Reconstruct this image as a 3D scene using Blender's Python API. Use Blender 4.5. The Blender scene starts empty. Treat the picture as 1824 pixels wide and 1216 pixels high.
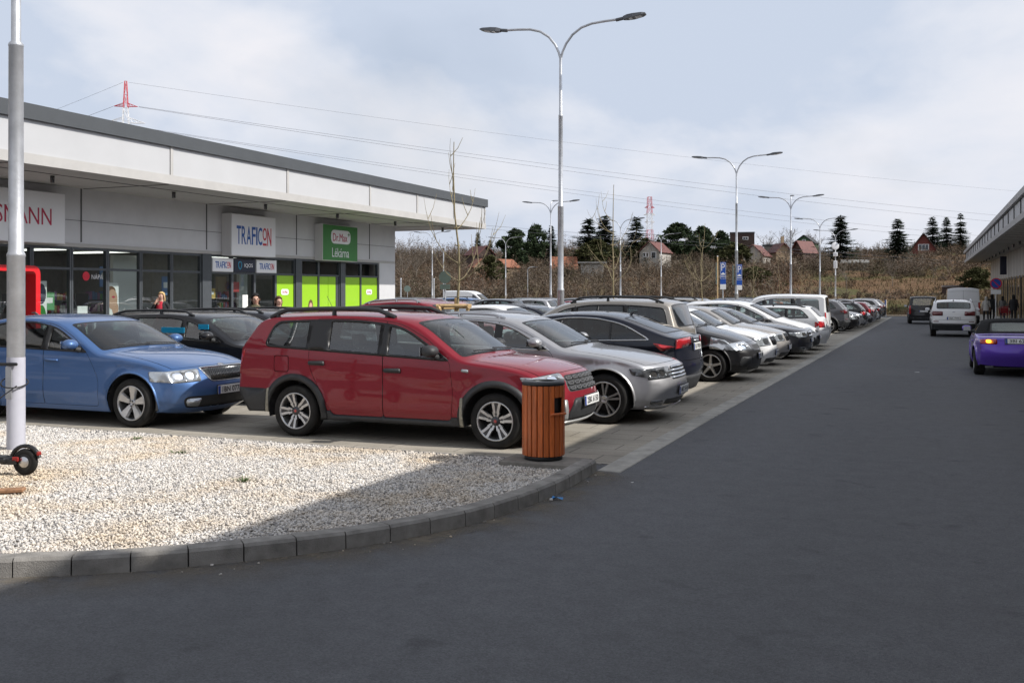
import bpy, math, random
import numpy as np
from mathutils import Vector, Matrix
from mathutils.geometry import delaunay_2d_cdt
R = math.radians
rnd = random.Random(7)
SC = bpy.context.scene
COL = SC.collection
YAW = R(22.3)

# ------------------------------------------------------------------ materials
def srgb(r, g, b):
    f = lambda v: ((v/255+.055)/1.055)**2.4 if v/255 > .04045 else v/255/12.92
    return (f(r), f(g), f(b))

class NT:
    def __init__(s, m):
        s.t = m.node_tree; s.n = s.t.nodes; s.l = s.t.links
    def __call__(s, typ, **kw):
        nd = s.n.new(typ)
        for k, v in kw.items():
            if k == 'i':
                for a, b in v.items():
                    nd.inputs[a].default_value = b
            else:
                setattr(nd, k, v)
        return nd
    def link(s, a, b): s.l.new(a, b)

def newmat(name):
    m = bpy.data.materials.new(name); m.use_nodes = True
    t = NT(m); t.n.clear()
    out = t('ShaderNodeOutputMaterial')
    return m, t, out

def pbr(name, col, rough=.5, metal=0, coat=0, spec=.5, var=0, vscale=8, bump=0, bscale=60, alpha=1, emit=None, rvar=0, coat_rough=.03):
    m, t, out = newmat(name)
    b = t('ShaderNodeBsdfPrincipled')
    b.inputs['Base Color'].default_value = (*col, 1)
    b.inputs['Roughness'].default_value = rough
    b.inputs['Metallic'].default_value = metal
    b.inputs['Coat Weight'].default_value = coat
    b.inputs['Coat Roughness'].default_value = coat_rough
    b.inputs['Specular IOR Level'].default_value = spec
    if emit:
        b.inputs['Emission Color'].default_value = (*emit[0], 1); b.inputs['Emission Strength'].default_value = emit[1]
    tc = t('ShaderNodeTexCoord')
    if var or rvar:
        nz = t('ShaderNodeTexNoise', i={'Scale': vscale, 'Detail': 5, 'Roughness': .6})
        t.link(tc.outputs['Object'], nz.inputs['Vector'])
        if var:
            mr = t('ShaderNodeMapRange', i={'From Min': .3, 'From Max': .7, 'To Min': 1-var, 'To Max': 1+var})
            t.link(nz.outputs['Fac'], mr.inputs['Value'])
            mx = t('ShaderNodeVectorMath', operation='SCALE'); mx.inputs[0].default_value = col
            t.link(mr.outputs['Result'], mx.inputs['Scale'])
            t.link(mx.outputs['Vector'], b.inputs['Base Color'])
        if rvar:
            mr = t('ShaderNodeMapRange', i={'From Min': .3, 'From Max': .7, 'To Min': max(0, rough-rvar), 'To Max': rough+rvar})
            t.link(nz.outputs['Fac'], mr.inputs['Value']); t.link(mr.outputs['Result'], b.inputs['Roughness'])
    if bump:
        n2 = t('ShaderNodeTexNoise', i={'Scale': bscale, 'Detail': 4})
        t.link(tc.outputs['Object'], n2.inputs['Vector'])
        bp = t('ShaderNodeBump', i={'Strength': bump, 'Distance': .01})
        t.link(n2.outputs['Fac'], bp.inputs['Height']); t.link(bp.outputs['Normal'], b.inputs['Normal'])
    t.link(b.outputs['BSDF'], out.inputs['Surface'])
    return m

def glass_mat(name, tint, refl=1.0, ior=1.95, rough=.0):
    """window glass: tinted see-through pane with a Fresnel reflection"""
    m, t, out = newmat(name)
    tr = t('ShaderNodeBsdfTransparent'); tr.inputs['Color'].default_value = (*tint, 1)
    gl = t('ShaderNodeBsdfGlossy'); gl.inputs['Roughness'].default_value = rough
    gl.inputs['Color'].default_value = (refl, refl, refl, 1)
    fr = t('ShaderNodeFresnel', i={'IOR': ior})
    geo = t('ShaderNodeNewGeometry')
    # the back of a single sheet must not act like a solid block of glass
    mxi = t('ShaderNodeMix', data_type='FLOAT'); mxi.inputs[2].default_value = ior; mxi.inputs[3].default_value = 1/ior
    t.link(geo.outputs['Backfacing'], mxi.inputs[0])
    t.link(mxi.outputs[0], fr.inputs['IOR'])
    mx = t('ShaderNodeMixShader')
    t.link(fr.outputs['Fac'], mx.inputs[0]); t.link(tr.outputs[0], mx.inputs[1]); t.link(gl.outputs[0], mx.inputs[2])
    t.link(mx.outputs[0], out.inputs['Surface'])
    return m

MAT = {}
def car_paint(name, col, metal=.35, rough=.42):
    if name in MAT: return MAT[name]
    m, t, out = newmat(name)
    b = t('ShaderNodeBsdfPrincipled', i={'Metallic': metal, 'Roughness': rough, 'Coat Weight': 1.0, 'Coat Roughness': .04, 'Specular IOR Level': .25, 'Coat IOR': 1.42})
    tc = t('ShaderNodeTexCoord')
    # thin road dust, thicker towards the sill, broken up by noise
    sep = t('ShaderNodeSeparateXYZ'); t.link(tc.outputs['Object'], sep.inputs[0])
    nz = t('ShaderNodeTexNoise', i={'Scale': 3.0, 'Detail': 6, 'Roughness': .65}); t.link(tc.outputs['Object'], nz.inputs['Vector'])
    hz = t('ShaderNodeMapRange', i={'From Min': .25, 'From Max': .75, 'To Min': .14, 'To Max': .0}); t.link(sep.outputs['Z'], hz.inputs['Value'])
    dm = t('ShaderNodeMath', operation='MULTIPLY'); t.link(hz.outputs[0], dm.inputs[0]); t.link(nz.outputs['Fac'], dm.inputs[1])
    mix = t('ShaderNodeMix', data_type='RGBA'); mix.inputs[6].default_value = (*col, 1); mix.inputs[7].default_value = (.12, .105, .09, 1)
    t.link(dm.outputs[0], mix.inputs[0])
    back = t('ShaderNodeMix', data_type='RGBA'); back.inputs[7].default_value = (.03, .03, .032, 1)   # inner trim side of the shell
    geo = t('ShaderNodeNewGeometry'); t.link(geo.outputs['Backfacing'], back.inputs[0]); t.link(mix.outputs[2], back.inputs[6])
    t.link(back.outputs[2], b.inputs['Base Color'])
    cw = t('ShaderNodeMath', operation='SUBTRACT'); cw.inputs[0].default_value = 1.0; t.link(dm.outputs[0], cw.inputs[1])
    t.link(cw.outputs[0], b.inputs['Coat Weight'])
    cr = t('ShaderNodeMapRange', i={'From Min': .3, 'From Max': .7, 'To Min': .02, 'To Max': .06}); t.link(nz.outputs['Fac'], cr.inputs['Value'])
    t.link(cr.outputs[0], b.inputs['Coat Roughness'])
    t.link(b.outputs[0], out.inputs['Surface'])
    MAT[name] = m
    return m

M = dict(
    seam=pbr('panel_gap', (.006, .006, .007), .8, spec=.1),
    plastic=pbr('black_plastic', (.032, .033, .035), .55, var=.25, vscale=6),
    gloss=pbr('gloss_black', (.012, .012, .013), .12, coat=.6),
    frit=pbr('glass_border', (.010, .010, .011), .38),
    glass=glass_mat('clear_car_glass', (.70, .79, .76)),
    privacy=glass_mat('dark_car_glass', (.22, .26, .26), ior=1.7),
    shopglass=glass_mat('shop_glass', (.74, .80, .79), ior=1.9),
    chrome=pbr('chrome_trim', (.75, .76, .78), .12, metal=1),
    alu=pbr('satin_metal', (.62, .62, .63), .33, metal=1),
    silver=pbr('silver_trim', (.55, .55, .54), .4, metal=.6, coat=.4),
    lamp=pbr('lamp_lens', (.50, .53, .56), .10, metal=.5, coat=1, var=.12, vscale=9),
    lampdark=pbr('dark_lamp_lens', (.09, .095, .1), .07, metal=.3, coat=1, var=.4, vscale=14),
    bulb=pbr('lamp_reflector', (.85, .86, .88), .1, metal=1),
    red=pbr('red_lens', (.42, .012, .018), .1, coat=1, var=.3, vscale=12),
    darkred=pbr('dark_red_lens', (.13, .008, .012), .1, coat=1),
    amber=pbr('lit_amber_lens', (.9, .35, .02), .3, emit=((1, .42, .03), 3.0)),
    tyre=pbr('tyre_rubber', (.022, .021, .02), .8, var=.3, vscale=9, spec=.25),
    rim=pbr('silver_rim', (.52, .52, .52), .3, metal=.75, coat=.3, var=.12, vscale=12),
    rimdark=pbr('dark_rim', (.05, .05, .055), .35, metal=.5, coat=.3),
    disc=pbr('brake_disc', (.05, .047, .045), .5, metal=.5),
    cabin=pbr('cabin_dark', (.020, .020, .022), .8),
    seat=pbr('seat_grey', (.07, .07, .075), .85, var=.15, vscale=20),
    plate=pbr('plate_white', (.78, .78, .76), .35),
    plateblue=pbr('plate_blue', (.02, .06, .32), .35),
    ink=pbr('plate_ink', (.01, .01, .012), .5),
    softtop=pbr('soft_top_cloth', (.012, .012, .013), .9, bump=.3, bscale=300),
    cell=pbr('grille_cell', (.20, .20, .205), .4, metal=.5),
    mud=pbr('pale_mud_flap', (.32, .30, .24), .8, var=.3, vscale=15),
    paper=pbr('paper', (.75, .75, .73), .7),
)

# ------------------------------------------------------------------ objects
USED = {}
def tag(o, label=None, cat=None, group=None, kind=None):
    if label: o['label'] = label
    if cat: o['category'] = cat
    if group: o['group'] = group
    if kind: o['kind'] = kind
    return o

def empty(name, loc=(0, 0, 0), rz=0, label=None, cat=None, group=None):
    o = bpy.data.objects.new(name, None); COL.objects.link(o)
    o.location = loc; o.rotation_euler = (0, 0, rz); o.empty_display_size = .2
    return tag(o, label, cat, group)

def link(name, me, parent=None, loc=None):
    o = bpy.data.objects.new(name, me); COL.objects.link(o)
    if parent is not None: o.parent = parent
    if loc is not None: o.location = loc
    return o

class MB:
    """collects boxes, tubes, lathes ... and links them as ONE mesh object"""
    def __init__(s): s.v = []; s.f = []; s.m = []; s.mats = []; s.sm = []
    def mi(s, mat):
        if mat not in s.mats: s.mats.append(mat)
        return s.mats.index(mat)
    def add(s, vs, fs, mat, smooth=False):
        o = len(s.v); k = s.mi(mat)
        s.v += [tuple(v) for v in vs]
        for f in fs:
            s.f.append(tuple(o+i for i in f)); s.m.append(k); s.sm.append(smooth)
    def box(s, c, d, mat, rz=0, rot=None, bev=0):
        x, y, z = d[0]/2, d[1]/2, d[2]/2
        if bev > 0:
            b = min(bev, x*.9, y*.9, z*.9); pts = []
            # chamfered box: 24 verts
            for sx in (-1, 1):
                for sy in (-1, 1):
                    for sz in (-1, 1):
                        pts += [(sx*(x-b), sy*(y-b), sz*z), (sx*(x-b), sy*y, sz*(z-b)), (sx*x, sy*(y-b), sz*(z-b))]
            idx = {}
            k = 0
            for sx in (-1, 1):
                for sy in (-1, 1):
                    for sz in (-1, 1):
                        idx[sx, sy, sz] = (k, k+1, k+2); k += 3
            F = []
            def quad(keys, comp): return [idx[q][comp] for q in keys]
            F.append(quad([(-1,-1,1),(1,-1,1),(1,1,1),(-1,1,1)], 0)); F.append(quad([(-1,-1,-1),(-1,1,-1),(1,1,-1),(1,-1,-1)], 0))
            F.append(quad([(-1,-1,-1),(1,-1,-1),(1,-1,1),(-1,-1,1)], 1)); F.append(quad([(-1,1,-1),(-1,1,1),(1,1,1),(1,1,-1)], 1))
            F.append(quad([(-1,-1,-1),(-1,-1,1),(-1,1,1),(-1,1,-1)], 2)); F.append(quad([(1,-1,-1),(1,1,-1),(1,1,1),(1,-1,1)], 2))
            for sa in (-1, 1):
                for sb in (-1, 1):
                    a, c2 = (-1, sa, sb), (1, sa, sb); F.append([idx[a][0], idx[c2][0], idx[c2][1], idx[a][1]])
                    a, c2 = (sa, -1, sb), (sa, 1, sb); F.append([idx[a][0], idx[c2][0], idx[c2][2], idx[a][2]])
                    a, c2 = (sa, sb, -1), (sa, sb, 1); F.append([idx[a][1], idx[c2][1], idx[c2][2], idx[a][2]])
            for q in idx.values(): F.append(list(q))
        else:
            pts = [(-x,-y,-z),(x,-y,-z),(x,y,-z),(-x,y,-z),(-x,-y,z),(x,-y,z),(x,y,z),(-x,y,z)]
            F = [(0,3,2,1),(4,5,6,7),(0,1,5,4),(1,2,6,5),(2,3,7,6),(3,0,4,7)]
        Mx = rot if rot is not None else Matrix.Rotation(rz, 3, 'Z')
        cv = Vector(c)
        s.add([Mx @ Vector(p)+cv for p in pts], F, mat)
    def tube(s, pts, r, mat, n=8, caps=True, smooth=True):
        pts = [Vector(p) for p in pts]
        rr = r if isinstance(r, (list, tuple)) else [r]*len(pts)
        vs = []; prev = None
        for i, p in enumerate(pts):
            d = (pts[min(i+1, len(pts)-1)]-pts[max(i-1, 0)])
            if d.length < 1e-9: d = Vector((0, 0, 1))
            d.normalize()
            if prev is None:
                a = Vector((0, 0, 1)) if abs(d.z) < .9 else Vector((1, 0, 0))
                u = d.cross(a).normalized()
            else:
                u = (prev - d*prev.dot(d)); u = u.normalized() if u.length > 1e-6 else d.orthogonal().normalized()
            prev = u; w = d.cross(u)
            for k in range(n):
                a = 2*math.pi*k/n
                vs.append(p+(u*math.cos(a)+w*math.sin(a))*rr[i])
        fs = []
        for i in range(len(pts)-1):
            for k in range(n):
                k2 = (k+1) % n
                fs.append((i*n+k, i*n+k2, (i+1)*n+k2, (i+1)*n+k))
        s.add(vs, fs, mat, smooth)
        if caps:
            L = len(pts)-1
            s.add(vs[:n], [tuple(range(n))[::-1]], mat); s.add(vs[L*n:], [tuple(range(n))], mat)
    def lathe(s, prof, mat, n=24, axis='Z', c=(0, 0, 0), smooth=True, a0=0, a1=2*math.pi):
        full = abs(a1-a0-2*math.pi) < 1e-6; vs = []; fs = []
        m = n if full else n+1
        for (r, h) in prof:
            for k in range(m):
                a = a0+(a1-a0)*k/n; x, y = r*math.cos(a), r*math.sin(a)
                p = (x, y, h) if axis == 'Z' else ((x, h, y) if axis == 'Y' else (h, x, y))
                vs.append((p[0]+c[0], p[1]+c[1], p[2]+c[2]))
        for i in range(len(prof)-1):
            for k in range(n):
                k2 = (k+1) % m
                q = (i*m+k, i*m+k2, (i+1)*m+k2, (i+1)*m+k)
                fs.append(q if axis != 'Y' else q[::-1])
        s.add(vs, fs, mat, smooth)
    def prism(s, poly, d0, d1, mat, frame=None):
        """extrude a 2D polygon; frame=(origin, u, v, w)"""
        o, u, v, w = frame or (Vector((0,0,0)), Vector((1,0,0)), Vector((0,1,0)), Vector((0,0,1)))
        n = len(poly)
        vs = [o+u*p[0]+v*p[1]+w*d0 for p in poly]+[o+u*p[0]+v*p[1]+w*d1 for p in poly]
        fs = [tuple(range(n))[::-1], tuple(range(n, 2*n))]+[(i, (i+1) % n, n+(i+1) % n, n+i) for i in range(n)]
        s.add(vs, fs, mat)
    def mesh(s, name):
        me = bpy.data.meshes.new(name)
        me.from_pydata(s.v, [], s.f)
        for m in s.mats: me.materials.append(m)
        me.polygons.foreach_set('material_index', s.m)
        me.polygons.foreach_set('use_smooth', s.sm)
        me.update()
        return me
    def build(s, name, parent=None, loc=None):
        return link(name, s.mesh(name), parent, loc)

def text_mesh(body, w=None, h=None, mat=None, extr=0.0, name='lettering', bold=0.0):
    """flat lettering in the XY plane, centred, scaled to w x h"""
    cu = bpy.data.curves.new(name, 'FONT'); cu.body = body; cu.size = 1; cu.extrude = extr; cu.offset = bold
    cu.align_x = 'LEFT'; cu.resolution_u = 3
    ob = bpy.data.objects.new(name, cu)
    me = bpy.data.meshes.new_from_object(ob)
    bpy.data.objects.remove(ob); bpy.data.curves.remove(cu)
    co = np.empty(len(me.vertices)*3); me.vertices.foreach_get('co', co); co = co.reshape(-1, 3)
    mn, mx = co.min(0), co.max(0)
    sx = w/(mx[0]-mn[0]) if w else None; sy = h/(mx[1]-mn[1]) if h else None
    sx = sx or sy; sy = sy or sx
    co[:, 0] = (co[:, 0]-(mn[0]+mx[0])/2)*sx; co[:, 1] = (co[:, 1]-(mn[1]+mx[1])/2)*sy
    me.vertices.foreach_set('co', co.ravel()); me.materials.clear()
    if mat: me.materials.append(mat)
    me.name = name; me.update()
    return me

def place_flat(o, loc, u, v):
    """put an XY-plane mesh so that its x runs along u and y along v"""
    u = Vector(u).normalized(); v = Vector(v).normalized(); w = u.cross(v)
    m = Matrix((u, v, w)).transposed().to_4x4(); m.translation = Vector(loc)
    o.matrix_local = m
    return o

# ------------------------------------------------------------------ camera, sun, sky
cam = bpy.data.cameras.new('camera'); cam.sensor_width = 36; cam.lens = 36*1800/1824
cam.shift_y = -88/1824; cam.clip_end = 6000; cam.clip_start = .05
co_ = bpy.data.objects.new('camera', cam); COL.objects.link(co_)
co_.location = (0, 0, 1.75); co_.rotation_euler = (R(90), 0, YAW); SC.camera = co_

SUN_EL, SUN_AZ = R(38.7), R(5)          # azimuth measured from +X towards +Y
sd = Vector((math.cos(SUN_EL)*math.cos(SUN_AZ), math.cos(SUN_EL)*math.sin(SUN_AZ), math.sin(SUN_EL)))
sl = bpy.data.lights.new('sun', 'SUN'); sl.energy = 4.7; sl.angle = R(.55); sl.color = (1, .96, .90)
so = bpy.data.objects.new('sun', sl); COL.objects.link(so); so.location = sd*100
so.rotation_euler = (-sd).to_track_quat('-Z', 'Y').to_euler()

def make_world():
    w = bpy.data.worlds.new('World'); SC.world = w; w.use_nodes = True
    t = NT(w); t.n.clear()
    out = t('ShaderNodeOutputWorld'); bg = t('ShaderNodeBackground', i={'Strength': .1})
    sky = t('ShaderNodeTexSky', sky_type='NISHITA', sun_disc=False)
    sky.sun_elevation = SUN_EL; sky.sun_rotation = R(90)-SUN_AZ; sky.air_density = 1.0; sky.dust_density = 2.0; sky.ozone_density = 1.5
    tc = t('ShaderNodeTexCoord'); sep = t('ShaderNodeSeparateXYZ'); t.link(tc.outputs['Generated'], sep.inputs[0])
    # project the direction on a flat cloud deck so clouds shrink towards the horizon
    zz = t('ShaderNodeMath', operation='ADD'); zz.inputs[1].default_value = .42; t.link(sep.outputs['Z'], zz.inputs[0])
    zm = t('ShaderNodeMath', operation='MAXIMUM'); zm.inputs[1].default_value = .03; t.link(zz.outputs[0], zm.inputs[0])
    dx = t('ShaderNodeMath', operation='DIVIDE'); t.link(sep.outputs['X'], dx.inputs[0]); t.link(zm.outputs[0], dx.inputs[1])
    dy = t('ShaderNodeMath', operation='DIVIDE'); t.link(sep.outputs['Y'], dy.inputs[0]); t.link(zm.outputs[0], dy.inputs[1])
    cb = t('ShaderNodeCombineXYZ'); t.link(dx.outputs[0], cb.inputs[0]); t.link(dy.outputs[0], cb.inputs[1]); cb.inputs[2].default_value = 5.1
    n1 = t('ShaderNodeTexNoise', i={'Scale': 1.1, 'Detail': 7, 'Roughness': .5, 'Distortion': .3}); t.link(cb.outputs[0], n1.inputs['Vector'])
    n2 = t('ShaderNodeTexNoise', i={'Scale': 1.9, 'Detail': 9, 'Roughness': .53, 'Distortion': .2}); t.link(cb.outputs[0], n2.inputs['Vector'])
    cover = t('ShaderNodeMapRange', i={'From Min': .30, 'From Max': .48, 'To Min': .6, 'To Max': 1}); t.link(n1.outputs['Fac'], cover.inputs['Value'])
    shade = t('ShaderNodeValToRGB')
    e = shade.color_ramp.elements; e[0].position = .42; e[0].color = (6.0, 6.75, 8.1, 1); e[1].position = .66; e[1].color = (9.2, 9.05, 9.4, 1)
    k = shade.color_ramp.elements.new(.52); k.color = (7.7, 8.05, 8.9, 1)
    t.link(n2.outputs['Fac'], shade.inputs[0])
    mx = t('ShaderNodeMix', data_type='RGBA'); t.link(cover.outputs[0], mx.inputs[0]); t.link(sky.outputs[0], mx.inputs[6]); t.link(shade.outputs[0], mx.inputs[7])
    # glow added to the unseen sky round the sun, lifts the facade's ambient light
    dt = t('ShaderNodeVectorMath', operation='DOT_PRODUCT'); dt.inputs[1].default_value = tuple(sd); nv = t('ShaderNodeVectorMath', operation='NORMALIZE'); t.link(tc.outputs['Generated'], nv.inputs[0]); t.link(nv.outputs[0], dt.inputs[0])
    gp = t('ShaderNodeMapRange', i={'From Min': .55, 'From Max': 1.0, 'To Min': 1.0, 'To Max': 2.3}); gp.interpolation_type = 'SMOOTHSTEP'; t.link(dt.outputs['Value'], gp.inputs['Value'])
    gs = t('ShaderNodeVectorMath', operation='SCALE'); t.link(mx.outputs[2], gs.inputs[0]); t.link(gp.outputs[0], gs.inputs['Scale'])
    # sky dimmed overhead, above the view, to lower the ambient light in shade
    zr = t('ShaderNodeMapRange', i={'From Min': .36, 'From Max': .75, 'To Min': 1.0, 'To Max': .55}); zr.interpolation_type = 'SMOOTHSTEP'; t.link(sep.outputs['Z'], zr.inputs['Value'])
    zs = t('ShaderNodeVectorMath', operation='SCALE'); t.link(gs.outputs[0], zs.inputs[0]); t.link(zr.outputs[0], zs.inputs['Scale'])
    # a paler band of air near the horizon
    hz = t('ShaderNodeMapRange', i={'From Min': 0.0, 'From Max': .16, 'To Min': .55, 'To Max': 0}); t.link(sep.outputs['Z'], hz.inputs['Value'])
    m2 = t('ShaderNodeMix', data_type='RGBA'); m2.inputs[7].default_value = (7.2, 7.6, 8.6, 1); t.link(hz.outputs[0], m2.inputs[0]); t.link(zs.outputs[0], m2.inputs[6])
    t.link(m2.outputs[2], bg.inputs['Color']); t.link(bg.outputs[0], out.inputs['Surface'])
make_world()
SC.view_settings.view_transform = 'Standard'; SC.view_settings.look = 'None'; SC.view_settings.exposure = 0; SC.view_settings.gamma = 1
SC.render.engine = 'CYCLES'
try:
    SC.cycles.use_denoising = True; SC.cycles.denoiser = 'OPENIMAGEDENOISE'
    SC.cycles.max_bounces = 6; SC.cycles.diffuse_bounces = 3; SC.cycles.glossy_bounces = 4; SC.cycles.transparent_max_bounces = 24
    SC.cycles.use_adaptive_sampling = True; SC.cycles.adaptive_threshold = .015
    SC.cycles.caustics_reflective = False; SC.cycles.caustics_refractive = False
except Exception: pass
# ------------------------------------------------------------------ cars
def pip(px, py, poly):
    """points in polygon, vectorised"""
    ins = np.zeros(px.shape, bool); n = len(poly)
    x1, y1 = poly[-1]
    for x2, y2 in poly:
        if y1 != y2:
            c = ((y1 > py) != (y2 > py)) & (px < (x2-x1)*(py-y1)/(y2-y1)+x1)
            ins ^= c
        x1, y1 = x2, y2
    return ins

def rpoly(pts, step=.05):
    """polygon with rounded corners, pts = (x, y, radius)"""
    out = []; n = len(pts)
    for i in range(n):
        p0 = Vector(pts[i-1][:2]); p1 = Vector(pts[i][:2]); p2 = Vector(pts[(i+1) % n][:2])
        r = pts[i][2] if len(pts[i]) > 2 else 0
        if r <= 0: out.append(tuple(p1)); continue
        a, b = p0-p1, p2-p1
        k = min(r, a.length*.48, b.length*.48)
        A = p1+a.normalized()*k; B = p1+b.normalized()*k
        m = max(3, int(k*2/step)+2)
        for j in range(m):
            t = j/(m-1)
            out.append(tuple(A*(1-t)**2+p1*2*t*(1-t)+B*t*t))
    return out

def area(poly):
    return .5*sum(poly[i-1][0]*poly[i][1]-poly[i][0]*poly[i-1][1] for i in range(len(poly)))

def inset(poly, d):
    """shrink a polygon (grow when d < 0)"""
    n = len(poly); s = 1 if area(poly) > 0 else -1; out = []
    for i in range(n):
        a = Vector(poly[i-1]); b = Vector(poly[i]); c = Vector(poly[(i+1) % n])
        e1 = (b-a); e2 = (c-b)
        if e1.length < 1e-7 or e2.length < 1e-7: out.append(poly[i]); continue
        e1.normalize(); e2.normalize()
        n1 = Vector((-e1.y, e1.x))*s; n2 = Vector((-e2.y, e2.x))*s
        m = n1+n2
        m = m/max(.35, m.length_squared/2) if m.length > 1e-6 else n1
        out.append((b.x+m.x*d, b.y+m.y*d))
    return out

def ring(c, r, n=40): return [(c[0]+r*math.cos(2*math.pi*k/n), c[1]+r*math.sin(2*math.pi*k/n)) for k in range(n)]

def densify(poly, st):
    out = []; n = len(poly)
    for i in range(n):
        a, b = poly[i], poly[(i+1) % n]
        L = math.hypot(b[0]-a[0], b[1]-a[1]); m = max(1, int(L/st))
        for k in range(m): out.append((a[0]+(b[0]-a[0])*k/m, a[1]+(b[1]-a[1])*k/m))
    return out

class Acc:
    """vertices with explicit normals, merged where two sheets meet"""
    def __init__(s): s.v = []; s.n = []; s.f = []; s.m = []; s.mats = []
    def add(s, v, n, f, mat):
        if mat not in s.mats: s.mats.append(mat)
        k = s.mats.index(mat); o = len(s.v)
        s.v += [tuple(p) for p in v]; s.n += [tuple(p) for p in n]
        s.f += [tuple(o+i for i in q) for q in f]; s.m += [k]*len(f)
    def mesh(s, name, weld=True):
        v = np.array(s.v); nn = np.array(s.n)
        if weld:
            key = {}; idx = np.zeros(len(v), int); acc = []
            for i, p in enumerate(v):
                q = (round(p[0]*2500), round(p[1]*2500), round(p[2]*2500))
                j = key.get(q)
                if j is not None and np.dot(acc[j][1], nn[i]) > -.3*np.linalg.norm(acc[j][1]): acc[j][1] += nn[i]
                else: j = len(acc); key[q] = j; acc.append([p, nn[i].copy()])
                idx[i] = j
            v = np.array([a[0] for a in acc]); nn = np.array([a[1] for a in acc])
        else: idx = np.arange(len(v))
        nn /= np.maximum(1e-9, np.linalg.norm(nn, axis=1))[:, None]
        fs, ms = [], []
        for f, m in zip(s.f, s.m):
            g = tuple(int(idx[i]) for i in f)
            if len(set(g)) == len(g): fs.append(g); ms.append(m)
        me = bpy.data.meshes.new(name); me.from_pydata([tuple(p) for p in v], [], fs)
        for m in s.mats: me.materials.append(m)
        me.polygons.foreach_set('material_index', ms); me.polygons.foreach_set('use_smooth', [True]*len(fs))
        me.update()
        if len(me.polygons) == len(fs): me.normals_split_custom_set_from_vertices([tuple(p) for p in nn])
        return me

def sheet(outer, regions, step, fn, accs, mir=(1,), jit=0):
    """triangulate a 2D domain cut by region outlines, lift every piece on the surface fn.
    regions: (key, material, offset, polygon, depth); the last one that holds a point wins; key None = hole"""
    V, Ed = [], []
    def addpoly(p):
        o = len(V); n = len(p); V.extend(p); Ed.extend((o+i, o+(i+1) % n) for i in range(n))
    addpoly(outer)
    for r in regions:
        if r[3] is not None: addpoly(densify(r[3], step*1.2))
    P = np.array(V); x0, y0 = P.min(0); x1, y1 = P.max(0)
    oa = np.array(outer); x0, y0 = oa.min(0); x1, y1 = oa.max(0)
    gx, gy = np.meshgrid(np.arange(x0+step/2, x1, step), np.arange(y0+step/2, y1, step))
    gx[1::2] += step/2
    gx, gy = gx.ravel(), gy.ravel()
    keep = pip(gx, gy, outer)
    gx, gy = gx[keep], gy[keep]
    # rows of points along the rim keep the rounding of the edge even
    extra = []
    rims = [(inset(outer, q), q) for q in (.028, .075)] + [(inset(r[3], -q), q) for r in regions if r[0] is None for q in (.035, .08, .13)]
    for poly, q in rims:
        poly = densify(poly, .055 if step < .1 else .11); a_ = np.array(poly); k_ = pip(a_[:, 0], a_[:, 1], outer)
        last = None
        for p, kk in zip(poly, k_):
            if kk and (last is None or math.hypot(p[0]-last[0], p[1]-last[1]) > .022): extra.append(p); last = p
    # keep grid points away from outlines
    cell = step*.5; hs = set()
    for x, y in V+extra:
        i, j = int(x//cell), int(y//cell)
        for a in (-1, 0, 1):
            for b in (-1, 0, 1): hs.add((i+a, j+b))
    G = [(x, y) for x, y in zip(gx, gy) if (int(x//cell), int(y//cell)) not in hs]
    res = delaunay_2d_cdt([Vector(p) for p in V+extra+G], Ed, [], 0, 1e-6)
    vv = np.array([tuple(p) for p in res[0]]); tt = np.array([f for f in res[2] if len(f) == 3])
    cx, cy = vv[tt].mean(1).T
    own = np.full(len(tt), -1); ok = pip(cx, cy, outer)
    for k, r in enumerate(regions):
        if r[3] is None: own[ok] = k
        else: own[ok & pip(cx, cy, r[3])] = k
    pos, nrm = fn(vv[:, 0], vv[:, 1])
    for k, r in enumerate(regions):
        if r[0] is None: continue
        T = tt[own == k]
        if len(T) == 0: continue
        off = r[2]; pp = pos+nrm*off
        fl = np.cross(pp[T[:, 1]]-pp[T[:, 0]], pp[T[:, 2]]-pp[T[:, 0]])
        bad = (fl*nrm[T].sum(1)).sum(1) < 0
        T = T.copy(); T[bad] = T[bad][:, ::-1]
        ids, inv = np.unique(T, return_inverse=True); F = inv.reshape(-1, 3)
        depth = r[4] if len(r) > 4 else 0
        sk = []
        if depth:
            cnt = {}
            for f in F:
                for a, b in ((f[0], f[1]), (f[1], f[2]), (f[2], f[0])): cnt[(a, b)] = 1
            sk = [(a, b) for (a, b) in cnt if (b, a) not in cnt]
        for sgn in mir:
            v = pp[ids].copy(); n = nrm[ids].copy(); f = F
            if sgn < 0: v[:, 1] *= -1; n[:, 1] *= -1; f = F[:, ::-1]
            key = r[0] if sgn > 0 else r[0].replace('@L', '@R')
            A = accs.setdefault(key, Acc()); A.add(v, n, f, r[1])
            if sk:
                lo = (pos+nrm*(off-depth))[ids].copy()
                if sgn < 0: lo[:, 1] *= -1
                for a, b in sk:
                    e = v[b]-v[a]; wn = np.cross(e, n[a])
                    if sgn < 0: q = [(0, 1, 2, 3)]; wn = -wn
                    else: q = [(0, 3, 2, 1)]
                    L = np.linalg.norm(wn)
                    if L < 1e-9: continue
                    wn = wn/L
                    A.add([v[a], v[b], lo[b], lo[a]], [wn]*4, q, r[1])

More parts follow.
